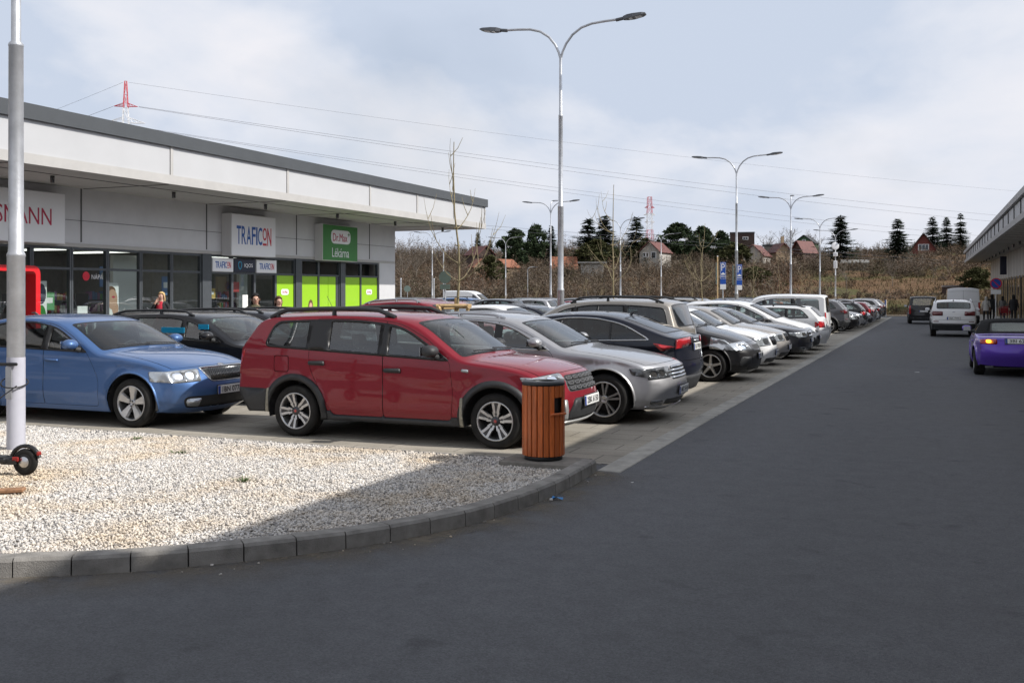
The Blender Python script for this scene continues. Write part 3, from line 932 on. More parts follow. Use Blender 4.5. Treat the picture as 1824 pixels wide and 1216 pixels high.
    # ---- cabin
    if S.get('seats', 1) and not (S.get('seats') == 0):
        zf = S.get('zseat', .13); sm = seat_mesh().mesh('seat'); ds = S.get('dseat', f0[0]+1.05)
        for y in (-.37, .37): out.append(('seat%+.1f' % y, 'seat', sm, None, (L/2-ds, y, zf), None))
        if hi or S.get('rear_seat', 1):
            if S.get('rear_seat', 1):
                rs = MB(); rs.box((.05, 0, .30), (.5, 1.2, .16), M['seat'], bev=.05)
                rot = Matrix.Rotation(R(-16), 3, 'Y'); rs.box((-.25, 0, .62), (.14, 1.2, .58), M['seat'], rot=rot, bev=.05)
                for y in (-.38, 0, .38): rs.box((-.35, y, .98), (.08, .25, .14), M['seat'], rot=rot, bev=.03)
                out.append(('rseat', 'rear_seat', rs.mesh('rear_seat'), None, (L/2-ds-.85, 0, zf), None))
        db_ = MB(); dd = L/2-(f0[0]+.16)
        db_.box((dd, 0, f0[1]-.16), (.42, B.hw*1.62, .24), M['cabin'], bev=.06); out.append(('dash', 'dashboard', db_.mesh('dashboard'), None, None, None))
        if hi:
            sw = MB(); c_ = Vector((dd-.30, .37, f0[1]-.08)); rt = Matrix.Rotation(R(-65), 3, 'Y')
            sw.tube([c_+rt @ Vector((.18*math.cos(a), .18*math.sin(a), 0)) for a in np.linspace(0, 2*math.pi, 25)], .014, M['cabin'], 6, False)
            sw.box(c_, (.1, .34, .03), M['cabin'], rot=rt); out.append(('wheel_s', 'steering_wheel', sw.mesh('steering_wheel'), None, None, None))
    # ---- roof rails
    if S.get('rails'):
        q0, q1, hgt, mat = S['rails']
        for sg in (1, -1):
            b = MB(); qs = np.linspace(q0, q1, 15); P = []
            for i, q in enumerate(qs):
                p, n = B.cpt(q, sg*S.get('rail_t', .92)); e_ = min(1, min(i, 14-i)/2)
                P.append(p+Vector((0, 0, .004+hgt*e_)))
            b.tube(P, S.get('rail_r', .021), M[mat], 8)
            for i in (1, 7, 13):
                p, n = B.cpt(qs[i], sg*S.get('rail_t', .92)); b.tube([p-Vector((0, 0, .02)), P[i]+Vector((0, 0, .01))], [.03, .022], M[mat], 6)
            out.append(('rail%d' % sg, 'roof_rail', b.mesh('roof_rail'), None, None, None))
    # ---- wipers
    if hi and S.get('wipers', 1):
        for i, (t0, t1) in enumerate(((.62, -.05), (-.02, -.62))):
            b = MB(); pts = [B.cpt(6.07+.05*k/6, t0+(t1-t0)*k/6, .02)[0] for k in range(7)]; b.tube(pts, .009, M['plastic'], 5)
            out.append(('wiper%d' % i, 'wiper', b.mesh('wiper'), None, None, None))
    if S.get('antenna'):
        b = MB(); p, n = B.cpt(S['antenna'], 0); b.tube([p, p+Vector((-.06, 0, .05)), p+Vector((-.13, 0, .045))], [.03, .014, .006], M['gloss'], 6) if S.get('fin', 1) else b.tube([p, p+Vector((-.14, 0, .25))], .005, M['plastic'], 5)
        out.append(('ant', 'antenna', b.mesh('antenna'), None, None, None))
    # ---- number plates, badge
    def flat_frame(q, t=0, off=.012):
        p, n = B.cpt(q, t, off); return p, n
    KITS[key] = dict(parts=out, B=B, S=S, hi=hi)
    return KITS[key]

PLATE_CACHE = {}
def plate_mesh():
    if 'p' not in PLATE_CACHE:
        b = MB(); b.box((0, 0, 0), (.52, .11, .008), M['plate'], bev=.004); b.box((-.238, 0, .0045), (.042, .104, .004), M['plateblue'])
        b.box((0, 0, -.006), (.54, .13, .008), M['plastic']); PLATE_CACHE['p'] = b.mesh('number_plate')
    return PLATE_CACHE['p']

def spawn_car(key, loc, rz, paint, label, cat='car', group=None, front=None, rear=None, name='parked_car'):
    K = KITS[key]; B = K['B']; S = K['S']
    root = empty(name, loc, rz, label, cat, group)
    made = {}
    for (k, nm_, me, par, l_, r_) in K['parts']:
        o = bpy.data.objects.new(nm_, me); COL.objects.link(o); o.parent = made.get(par, root)
        if l_: o.location = l_
        if r_: o.rotation_euler = r_
        made[k] = o
        for sl_ in o.material_slots:
            if sl_.material and sl_.material.name == 'body_paint': sl_.link = 'OBJECT'; sl_.material = paint
    for txt, q, fwd in ((front, S.get('pf', 2.0), 1), (rear, S.get('pr', 12.0), -1)):
        if txt is None: continue
        p, n = B.cpt(q, 0, .010+S.get('poff', 0))
        o = bpy.data.objects.new('number_plate', plate_mesh()); COL.objects.link(o); o.parent = root
        n = Vector((n.x, 0, n.z*.5)).normalized(); u = Vector((0, 1, 0)) if fwd > 0 else Vector((0, -1, 0)); v = n.cross(u)
        place_flat(o, p, u, v)
        if txt:
            tm = text_mesh(txt, w=.40 if len(txt) > 6 else None, h=.072, mat=M['ink'], name='plate_text', bold=.012)
            t = bpy.data.objects.new('plate_text', tm); COL.objects.link(t); t.parent = o; t.location = (.022, 0, .0062)
    return root
# ------------------------------------------------------------------ kinds of car (distances d from the front bumper, heights z)
def fr(hoodf, hoodr, dcowl, lip=.18):          # front end shared by most cars
    return [(.20, lip, .34, .03, .3), (.04, lip+.09, .30, 0, .3), (0, .46, .27, 0, .3), (.02, .57, .25, 0, .25), (.10, hoodf, .27, -.03, .3),
            (.55*dcowl, hoodr-.06, .02, -.07, .5), (dcowl, hoodr, .14, -.06, .15)]
WAG = dict(
    L=4.53, W=1.74, fo=.84, wb=2.634, R=.312, tw=.205, rim='twin5', sill=.23, belt=(.98, 1.10), tumble=.30, cf=.16, cr=.10, crease=((.72, .006), (.34, .012)),
    prof=[(.22, .23, .34, .03, .3), (.05, .31, .30, 0, .3), (0, .50, .27, 0, .3), (.03, .61, .25, 0, .25), (.13, .85, .28, -.05, .35), (.62, .965, .02, -.08, .5), (1.14, 1.01, .14, -.05, .15),
          (1.86, 1.475, .12, -.055, .35), (2.9, 1.53, 0, -.06, .5), (4.06, 1.49, -.04, -.07, .25), (4.40, 1.08, -.13, 0, .2), (4.45, .92, -.15, 0, .3), (4.49, .74, -.17, 0, .3), (4.53, .52, -.2, 0, .3), (4.42, .26, -.25, .02, .3)],
    doors=(1.36, 2.26, (3.22, 3.28)), dlo_r=(3.80, 3.92), r_rb=.07, r_rt=.10, mg=.055, trw=.02,
    wins=[('win_f', 1.1, 2.20, 0), ('win_r', 2.34, 3.00, 0), ('win_v', 9, 9.1, 0), ('win_q', 3.32, 4.2, 1)],
    clad=.33, cladf=1.2, cladr=12.9, archtrim=.075, hpaint=0, handles=[('handle_f', 2.13, .84), ('handle_r', 3.16, .90)],
    hl=(3.5, 4.05, .60, .52, .745, .805), tl=(10.1, 12.0, .86, 4.22, .78, 1.06), tl_sl=.10, grille=(3.08, 3.9, .62, .58, 'cells'),
    cen_extra=[('skid_plate', 'silver', .02, [(.15, .62, .1), (.95, .72, .1)], .025), ('skid_plate', 'plastic', .012, [(.35, .55, .05), (.75, .60, .05)], 0), ('lower_grille', 'plastic', .008, [(1.05, .66, .08), (2.55, .56, .08)], .01),
               ('badge', 'chrome', .02, [(3.25, .055, .02), (3.78, .09, .02)], .024)],
    cen_lr=[('fog_light', 'silver', .012, [(1.0, .62, .02), (2.5, .72, .02), (2.5, .80, .02), (1.0, .72, .02)], .016), ('bulb', 'bulb', .006, [(3.66, .74, .02), (3.94, .74, .02), (3.94, .86, .02), (3.66, .86, .02)], 0)],
    side_extra=[('side_indicator', 'lamp', .006, [(1.16, .84, .01), (1.16, .88, .02), (1.25, .88, .02), (1.25, .85, .02)], .008), ('mud_flap.f', 'mud', .012, [(1.22, .14, .01), (1.22, .56, .05), (1.26, .56, .02), (1.28, .14, .01)], .02),
                ('mud_flap.r', 'mud', .012, [(3.86, .17, .01), (3.84, .58, .03), (3.88, .58, .02), (3.93, .17, .01)], .02),
                ('body', 'seam', -.003, [(3.56, .78, .03), (3.56, .98, .03), (3.78, .98, .03), (3.78, .78, .03)], 0), ('fuel_flap', 'paint', 0, [(3.568, .788, .028), (3.568, .972, .028), (3.772, .972, .028), (3.772, .788, .028)], 0)],
    rails=(7.25, 8.95, .070, 'plastic'), rail_r=.028, hfat=.012, pf=2.15, pr=11.6, mpaint=0, poff=.012)
LIFT = dict(
    L=4.66, W=1.79, fo=.88, wb=2.686, R=.318, rim='fan5', sill=.19, belt=(.955, 1.03), tumble=.38, cf=.17, cr=.13, crease=((.82, .012), (.35, .016)),
    prof=fr(.775, .99, 1.30)+[(2.10, 1.385, .10, -.05, .35), (2.80, 1.455, 0, -.055, .5), (3.50, 1.41, -.02, -.06, .4), (4.36, 1.06, -.10, -.02, .2), (4.57, 1.03, -.14, -.03, .15), (4.61, .82, -.17, 0, .3), (4.66, .52, -.2, 0, .3), (4.55, .22, -.25, .02, .3)],
    doors=(1.42, 2.38, (3.42, 3.50)), dlo_r=(3.62, 4.02), r_rb=.03, r_rt=.25, mg=.05, trw=.012,
    wins=[('win_f', 1.1, 2.31, 0), ('win_r', 2.44, 3.36, 1), ('win_q', 3.42, 4.3, 1)],
    handles=[('handle_f', 2.22, .84), ('handle_r', 3.30, .87)], hl=(3.05, 3.95, .60, .58, .60, .73), hl_in=.1, grille=(3.1, 3.95, .40, .55, 'v'), grille_ring=1,
    tl=(11.1, 12.0, .62, 4.28, .80, .93),
    cen_extra=[('lower_grille', 'plastic', -.01, [(.85, .84, .1), (1.75, .88, .1)], 0), ('badge', 'chrome', .012, [(3.98, .06, .03), (4.12, .06, .03)], .014)],
    cen_lr=[('fog_light', 'lamp', .004, [(1.0, .64, .02), (1.6, .60, .02), (1.6, .84, .04), (1.05, .82, .04)], .006), ('bulb.1', 'bulb', .006, [(3.3, .70, .05), (3.8, .70, .05), (3.8, .82, .05), (3.3, .82, .05)], 0), ('bulb.2', 'bulb', .006, [(3.3, .86, .05), (3.8, .86, .05), (3.8, .97, .05), (3.3, .97, .05)], 0)],
    pf=2.1, pr=11.75, antenna=8.9, tseams=(10.9, 12.5))
LIFT2 = dict(LIFT, trim='chrome', trw=.018, rim='double5', hpaint=1, dark_rear=1, wins=[('win_f', 1.1, 2.31, 1), ('win_r', 2.43, 3.40, 1), ('win_q', 3.43, 4.3, 1)],
    tl=(11.02, 11.85, .42, 4.10, .84, .97), tl_sl=.14, tl_in=.25, antenna=9.0,
    prof=fr(.80, 1.0, 1.30)+[(2.10, 1.395, .10, -.05, .35), (2.80, 1.46, 0, -.055, .5), (3.50, 1.42, -.02, -.06, .4), (4.38, 1.09, -.10, -.02, .2), (4.60, 1.07, -.14, -.04, .1), (4.62, .84, -.17, 0, .3), (4.68, .56, -.2, 0, .3), (4.56, .22, -.25, .02, .3)], L=4.68,
    cen_extra=[('lower_grille', 'plastic', -.01, [(.7, .80, .1), (1.35, .86, .1)], 0), ('bumper', 'plastic', .004, [(13.3, .80, .1), (13.95, .74, .1)], .006), ('badge', 'chrome', .008, [(11.28, .19, 0), (11.42, .19, 0)], .008)],
    cen_lr=[('reflector', 'darkred', .005, [(13.25, .80, .01), (13.25, .97, .02), (13.4, .97, .02), (13.4, .80, .01)], .006)])
CWAG = dict(   # long low estate
    L=4.77, W=1.82, fo=.87, wb=2.79, R=.332, tw=.225, rim='double5', sill=.18, belt=(.96, 1.05), tumble=.38, cf=.17, cr=.12, crease=((.84, .012), (.34, .014)), trim='chrome', trw=.016,
    prof=fr(.80, 1.0, 1.32)+[(2.12, 1.395, .10, -.05, .35), (2.9, 1.465, 0, -.055, .5), (4.20, 1.42, -.05, -.07, .25), (4.60, 1.04, -.14, 0, .2), (4.65, .93, -.16, 0, .3), (4.69, .74, -.17, 0, .3), (4.77, .54, -.2, 0, .3), (4.64, .22, -.25, .02, .3)],
    doors=(1.44, 2.42, (3.44, 3.52)), dlo_r=(3.98, 4.22), r_rb=.04, r_rt=.15, mg=.05,
    wins=[('win_f', 1.1, 2.35, 0), ('win_r', 2.47, 3.36, 0), ('win_q', 3.46, 4.5, 1)], handles=[('handle_f', 2.26, .85), ('handle_r', 3.34, .88)],
    hl=(3.1, 3.85, .50, .50, .655, .745), hlmat='lampdark', grille=(3.05, 3.85, .52, .44, 'h'), tl=(10.9, 12.0, .62, 4.35, .78, .92),
    cen_extra=[('lower_grille', 'plastic', -.008, [(.75, .70, .1), (1.35, .72, .1)], 0), ('bumper_trim', 'chrome', .012, [(.52, .93, .06), (.66, .95, .06)], .014), ('badge', 'chrome', .022, [(3.3, .07, .03), (3.75, .07, .03)], .02)],
    cen_lr=[('fog_light', 'lampdark', .003, [(.8, .72, .02), (1.3, .76, .02), (1.3, .97, .05), (.85, .92, .05)], .005), ('bulb.1', 'bulb', .006, [(3.3, .70, .04), (3.62, .70, .04), (3.62, .80, .04), (3.3, .80, .04)], 0), ('bulb.2', 'bulb', .006, [(3.3, .86, .04), (3.62, .86, .04), (3.62, .95, .04), (3.3, .95, .04)], 0)],
    rails=(7.25, 8.95, .03, 'alu'), rail_t=.90, pf=1.85, pr=11.8, antenna=8.8)
CWAG2 = dict(CWAG, rim='fan5', trim='frit', R=.318, hlmat='lamp', grille=(3.1, 3.9, .40, .55, 'v'), rails=(7.25, 8.95, .045, 'plastic'), dark_rear=0, L=4.66, cen_extra=[('lower_grille', 'plastic', -.008, [(.75, .70, .1), (1.35, .72, .1)], 0)],
    prof=fr(.78, .99, 1.30)+[(2.10, 1.385, .10, -.05, .35), (2.8, 1.455, 0, -.055, .5), (4.12, 1.42, -.05, -.07, .25), (4.50, 1.04, -.14, 0, .2), (4.55, .93, -.16, 0, .3), (4.59, .74, -.17, 0, .3), (4.66, .54, -.2, 0, .3), (4.54, .22, -.25, .02, .3)],
    wins=[('win_f', 1.1, 2.35, 0), ('win_r', 2.47, 3.36, 0), ('win_q', 3.46, 4.5, 0)], wb=2.686, fo=.88, dlo_r=(3.85, 4.10), doors=(1.42, 2.40, (3.40, 3.48)), tl=(10.9, 12.0, .55, 4.28, .74, .93))
BOXY = dict(   # tall boxy MPV
    L=4.40, W=1.80, fo=.88, wb=2.69, R=.325, rim='ten', sill=.22, belt=(1.02, 1.08), tumble=.24, cf=.16, cr=.08, crease=((.80, .010), (.36, .012)), dark_rear=1,
    prof=fr(.88, 1.08, 1.10, .20)+[(1.90, 1.58, .10, -.06, .35), (2.7, 1.67, 0, -.06, .5), (4.08, 1.63, -.03, -.07, .2), (4.30, 1.10, -.12, 0, .15), (4.33, .98, -.14, 0, .3), (4.36, .78, -.16, 0, .3), (4.40, .52, -.2, 0, .3), (4.30, .24, -.25, .02, .3)],
    doors=(1.34, 2.30, (3.28, 3.36)), dlo_r=(3.98, 4.08), r_rb=.05, r_rt=.08, mg=.06,
    wins=[('win_f', 1.0, 2.23, 0), ('win_r', 2.36, 3.22, 1), ('win_q', 3.32, 4.3, 1)], handles=[('handle_f', 2.14, .90), ('handle_r', 3.16, .93)],
    hl=(3.25, 4.0, .56, .58, .70, .84), grille=(3.1, 3.9, .5, .5, 'h'), tl=(10.05, 12.2, .86, 4.16, .80, 1.08), cen_extra=[('lower_grille', 'plastic', -.008, [(.75, .72, .1), (1.5, .72, .1)], 0), ('badge', 'chrome', .01, [(10.75, .07, .02), (11.1, .07, .02)], .012)],
    rails=(7.3, 8.95, .075, 'plastic'), pf=1.9, pr=11.6, rw=(9.12, 9.92, .88, .86))
MPV = dict(    # one-box family car with a long sloping windscreen
    L=4.36, W=1.82, fo=.85, wb=2.70, R=.325, rim='five', sill=.19, belt=(.98, 1.09), tumble=.34, cf=.18, cr=.11, crease=((.82, .010), (.36, .014)),
    prof=[(.20, .18, .36, .03, .3), (.04, .27, .32, 0, .3), (0, .48, .29, 0, .3), (.03, .60, .27, 0, .25), (.15, .78, .30, -.03, .35), (.58, .96, .03, -.08, .5), (1.02, 1.06, .16, -.06, .2),
          (2.00, 1.54, .12, -.06, .4), (2.8, 1.61, 0, -.06, .5), (3.92, 1.55, -.04, -.07, .25), (4.24, 1.10, -.13, 0, .2), (4.28, .98, -.15, 0, .3), (4.32, .78, -.17, 0, .3), (4.36, .52, -.2, 0, .3), (4.26, .24, -.25, .02, .3)],
    doors=(1.32, 2.30, (3.26, 3.34)), dlo_r=(3.72, 3.94), r_rb=.05, r_rt=.12, mg=.06,
    wins=[('win_v', 1.0, 1.52, 0), ('win_f', 1.56, 2.23, 0), ('win_r', 2.36, 3.20, 0), ('win_q', 3.30, 4.2, 1)], handles=[('handle_f', 2.14, .90), ('handle_r', 3.14, .94)],
    hl=(3.15, 4.2, .56, .86, .66, .90), hl_sl=-.02, grille=(3.25, 3.75, .42, .40, 'n'), tl=(10.05, 12.0, .82, 4.10, .78, 1.10),
    cen_extra=[('lower_grille', 'plastic', -.008, [(.75, .80, .1), (2.7, .62, .1)], 0)],
    cen_lr=[('fog_light', 'plastic', .004, [(1.2, .66, .03), (2.3, .70, .03), (2.3, .97, .05), (1.2, .97, .05)], .006), ('bulb', 'bulb', .006, [(3.4, .76, .04), (3.8, .76, .04), (3.8, .90, .04), (3.4, .90, .04)], 0)], pf=2.3, pr=11.6, antenna=8.7, fin=0)
HATCH = dict(
    L=3.98, W=1.73, fo=.82, wb=2.46, R=.30, tw=.19, rim='seven', sill=.19, belt=(.98, 1.06), tumble=.34, cf=.17, cr=.12, crease=((.82, .010), (.35, .012)),
    prof=fr(.82, 1.02, 1.15)+[(1.86, 1.42, .10, -.05, .35), (2.5, 1.48, 0, -.055, .5), (3.50, 1.42, -.05, -.07, .25), (3.84, 1.02, -.13, 0, .2), (3.88, .93, -.15, 0, .3), (3.92, .74, -.17, 0, .3), (3.98, .52, -.2, 0, .3), (3.88, .22, -.25, .02, .3)],
    doors=(1.28, 2.24, (3.02, 3.10)), dlo_r=(3.26, 3.46), r_rb=.05, r_rt=.12, mg=.055,
    wins=[('win_f', 1.0, 2.17, 0), ('win_r', 2.30, 2.95, 0), ('win_q', 3.04, 3.8, 0)], handles=[('handle_f', 2.08, .86), ('handle_r', 2.92, .89)],
    hl=(3.1, 4.0, .56, .62, .62, .78), hlmat='lamp', grille=(3.15, 3.95, .40, .50, 'v'), grille_ring=0, tl=(10.2, 12.0, .80, 3.70, .76, 1.0),
    cen_extra=[('lower_grille', 'plastic', -.008, [(.6, .80, .1), (1.4, .84, .1)], 0)],
    cen_lr=[('bulb', 'lampdark', .006, [(3.3, .66, .04), (3.8, .66, .04), (3.8, .86, .04), (3.3, .86, .04)], 0)], pf=2.0, pr=11.6, antenna=8.7, fin=0)
SEDAN = dict(CWAG, L=4.72, fo=.86, wb=2.81, rim='seven', hlmat='lamp', R=.325, rails=None, trim='chrome', grille=(2.2, 3.9, .34, .30, 'h'), pf=2.6,
    prof=fr(.80, .98, 1.42)+[(2.22, 1.365, .10, -.05, .35), (2.9, 1.43, 0, -.055, .5), (3.75, 1.36, -.03, -.06, .4), (4.34, 1.02, -.10, -.02, .25), (4.62, 1.0, -.14, -.03, .15), (4.66, .80, -.17, 0, .3), (4.72, .52, -.2, 0, .3), (4.60, .22, -.25, .02, .3)],
    dlo_r=(3.72, 3.98), r_rt=.2, wins=[('win_f', 1.1, 2.38, 0), ('win_r', 2.50, 3.46, 0), ('win_q', 3.52, 4.3, 1)], doors=(1.48, 2.46, (3.48, 3.56)), tl=(11.1, 12.1, .55, 4.34, .76, .90),
    cen_extra=[('lower_grille', 'plastic', -.008, [(.6, .45, .1), (1.3, .5, .1)], 0)], cen_lr=[('fog_light', 'lampdark', .004, [(.7, .62, .03), (1.4, .66, .03), (1.4, .95, .05), (.7, .90, .05)], .006), ('bulb', 'bulb', .006, [(3.3, .66, .04), (3.7, .66, .04), (3.7, .84, .04), (3.3, .84, .04)], 0)])
SUV = dict(    # crossover
    L=4.48, W=1.85, fo=.90, wb=2.67, R=.35, tw=.225, rim='star', sill=.26, belt=(1.06, 1.18), tumble=.36, cf=.18, cr=.12, crease=((.90, .012), (.42, .014)), clad=.40, archtrim=.06, cladf=1.0, cladr=12.95, dark_rear=1,
    prof=[(.22, .26, .34, .03, .3), (.05, .34, .30, 0, .3), (0, .56, .27, 0, .3), (.03, .70, .25, 0, .25), (.12, .98, .28, -.05, .35), (.66, 1.10, .02, -.09, .5), (1.24, 1.15, .14, -.06, .15),
          (2.02, 1.56, .10, -.055, .35), (2.8, 1.63, 0, -.06, .5), (3.95, 1.56, -.05, -.08, .25), (4.34, 1.18, -.15, 0, .2), (4.40, 1.05, -.17, 0, .3), (4.44, .84, -.18, 0, .3), (4.48, .58, -.2, 0, .3), (4.36, .30, -.25, .02, .3)],
    doors=(1.42, 2.36, (3.34, 3.42)), dlo_r=(3.66, 3.92), r_rb=.04, r_rt=.12, mg=.055,
    wins=[('win_f', 1.1, 2.29, 0), ('win_r', 2.42, 3.26, 1), ('win_q', 3.36, 4.3, 1)], handles=[('handle_f', 2.2, .98), ('handle_r', 3.2, 1.02)],
    hl=(3.5, 4.0, .55, .60, .88, .98), grille=(2.8, 3.9, .5, .46, 'h'), tl=(10.5, 11.6, .50, 4.05, .98, 1.10), tl_sl=.06, tlmat='darkred',
    cen_extra=[('lower_grille', 'plastic', -.006, [(1.0, .7, .1), (2.0, .6, .1)], 0), ('bumper', 'plastic', .006, [(13.0, .92, .1), (14, .9, .1)], .008), ('badge', 'chrome', .01, [(10.55, .06, .02), (10.8, .06, .02)], .012)],
    cen_lr=[('reflector', 'darkred', .006, [(12.55, .70, .01), (12.55, .95, .01), (12.68, .95, .01), (12.68, .70, .01)], .008)],
    rails=(7.3, 8.9, .05, 'alu'), pf=2.2, pr=12.1, antenna=8.9, rw=(9.12, 9.9, .84, .80))
SVAN = dict(   # small panel / family van
    L=4.40, W=1.80, fo=.87, wb=2.70, R=.32, rim='ten', sill=.20, belt=(1.05, 1.09), tumble=.16, cf=.17, cr=.05, crease=((.80, .008), (.36, .010)), dark_rear=0,
    prof=fr(.88, 1.06, 1.02, .20)+[(1.86, 1.72, .10, -.07, .35), (2.6, 1.82, 0, -.06, .5), (4.26, 1.78, -.02, -.07, .12), (4.36, 1.12, -.10, 0, .15), (4.37, .98, -.10, 0, .3), (4.38, .74, -.12, 0, .3), (4.40, .50, -.16, 0, .3), (4.30, .24, -.2, .02, .3)],
    doors=(1.30, 2.26, (3.30, 3.34)), dlo_r=(4.06, 4.10), r_rb=.06, r_rt=.08, mg=.085,
    wins=[('win_f', 1.0, 2.18, 0), ('win_r', 2.34, 3.14, 0), ('win_q', 3.30, 4.3, 0)], trw=.0, handles=[('handle_f', 2.10, .92), ('handle_r', 2.5, .92)], hpaint=0,
    hl=(3.2, 4.1, .60, .62, .70, .90), grille=(3.2, 3.9, .5, .45, 'h'), tl=(9.9, 12.4, .88, 4.26, .70, 1.20), cen_extra=[('lower_grille', 'plastic', -.008, [(.7, .75, .1), (1.6, .7, .1)], 0)],
    pf=2.0, pr=11.6, rw=(9.12, 9.92, .84, .84), clad=.30, cladr=13.2)
VAN = dict(    # tall delivery van
    L=5.60, W=2.02, fo=.95, wb=3.30, R=.345, tw=.225, rim='steel', sill=.24, belt=(1.28, 1.32), tumble=.06, cf=.20, cr=.03, crease=((.90, .010), (.45, .012)),
    prof=[(.20, .24, .34, .03, .3), (.04, .34, .30, 0, .3), (0, .60, .27, 0, .3), (.04, .80, .25, 0, .3), (.18, 1.10, .28, -.04, .4), (.62, 1.28, .05, -.06, .5), (.86, 1.36, .12, -.05, .2),
          (1.72, 2.05, .10, -.08, .3), (2.5, 2.38, 0, -.10, .4), (5.50, 2.36, -.02, -.10, .04), (5.56, 1.46, -.06, 0, .1), (5.57, 1.2, -.07, 0, .3), (5.58, .80, -.08, 0, .3), (5.60, .48, -.10, 0, .3), (5.50, .28, -.12, .02, .3)],
    doors=(1.25, 2.20, 0), dlo_r=(2.10, 2.14), r_rb=.05, r_rt=.06, mg=.10, trw=.0, qf=6.2, wins=[('win_f', .9, 2.3, 0)], handles=[('handle_f', 2.05, 1.12)], hpaint=0, rear_seat=0, cargo_wall=2.25,
    hl=(3.3, 4.3, .62, .52, .88, 1.15), grille=(3.2, 4.0, .55, .5, 'n'), tl=(10.15, 11.95, .90, 5.46, .86, 1.34), rw=None, cen_extra=[('lower_grille', 'plastic', .004, [(.6, .9, .1), (1.7, .85, .1)], .005), ('bumper', 'plastic', .006, [(12.75, .96, .02), (13.9, .95, .05)], .008),
      ('door_seam', 'seam', .002, [(9.2, .006, 0), (12.7, .006, 0)], 0)], pf=2.2, pr=11.7, clad=.38, cladr=13.0, tail_seam=1, tseams=(9.25, 10.02, 12.7))
ROAD = dict(   # two-seat roadster with a black soft top
    L=3.95, W=1.68, fo=.78, wb=2.27, R=.29, rim='five', sill=.17, belt=(.88, .88), tumble=.62, cf=.22, cr=.20, crease=((.66, .006), (.30, .010)), round=.6,
    prof=[(.25, .18, .34, .03, .3), (.05, .28, .30, 0, .3), (0, .42, .30, 0, .3), (.03, .52, .28, 0, .3), (.16, .66, .30, -.03, .4), (.65, .80, .04, -.07, .5), (1.42, .86, .14, -.05, .2),
          (1.94, 1.18, .10, -.05, .3), (2.36, 1.235, 0, -.05, .5), (2.66, 1.19, -.03, -.06, .4), (3.16, .90, -.05, -.02, .25), (3.74, .87, -.22, -.03, .5), (3.88, .72, -.24, 0, .4), (3.95, .50, -.26, 0, .4), (3.82, .24, -.28, .02, .3)],
    doors=(1.50, 2.56, 0), dlo_r=(2.42, 2.62), r_rb=.04, r_rt=.06, mg=.045, wins=[('win_f', 1.2, 2.7, 0)], handles=[('handle_f', 2.45, .72)], soft=(6.96, 10.0, 1.9, 3.2), rear_seat=0, seats=0, tail_seam=1, tseams=(10.3, 11.55),
    hl=(3.5, 4.2, .60, .50, .58, .66), tl=(11.35, 12.05, .55, 3.66, .58, .68), rw=(9.12, 9.85, .70, .66), grille=(1.2, 2.0, .4, .4, 'n'),
    cen_lr=[('indicator', 'amber', .008, [(11.46, .70, .04), (11.46, .84, .04), (11.92, .84, .04), (11.92, .70, .04)], .008)], pf=1.9, pr=11.7, poff=.01, wipers=0)
# ------------------------------------------------------------------ ground, road, kerb, gravel
def smooth(a, b, x):
    t = np.clip((x-a)/(b-a), 0, 1); return t*t*(3-2*t)

def vnoise(x, y, seed=0):
    """cheap value noise, vectorised"""
    x = np.asarray(x, float); y = np.asarray(y, float)
    i, j = np.floor(x).astype(int), np.floor(y).astype(int); fx, fy = x-i, y-j
    def h(a, b): 
        v = np.sin(a*127.1+b*311.7+seed*74.7)*43758.5453; return v-np.floor(v)
    u, v = fx*fx*(3-2*fx), fy*fy*(3-2*fy)
    return (h(i, j)*(1-u)+h(i+1, j)*u)*(1-v)+(h(i, j+1)*(1-u)+h(i+1, j+1)*u)*v

def drop(y):
    """the car park falls gently away along the road"""
    return .0055*np.clip(np.asarray(y, float)-14, 0, 92)

def hill(x, y):
    """height of the terrain: level up to the end of the car park, then a bank and a slope"""
    x = np.asarray(x, float); y = np.asarray(y, float)
    d = y-105-6*smooth(-20, -80, x)
    h = 1.6*smooth(0, 9, d)+3.4*smooth(14, 52, d)+4.0*smooth(50, 100, d)
    h += smooth(2, 30, d)*(1.2*(vnoise(x/17, y/15, 3)-.5)+.5*(vnoise(x/6, y/6, 5)-.5))
    h += .5*smooth(30, 34, d)*smooth(-14, -6, x)
    h -= 30*smooth(150, 420, d)
    far = 62*smooth(700, 1500, y)*(.55+.45*vnoise(x/500+3, y/900, 8))*smooth(150, -250, x)
    return h+far-.04-drop(y)

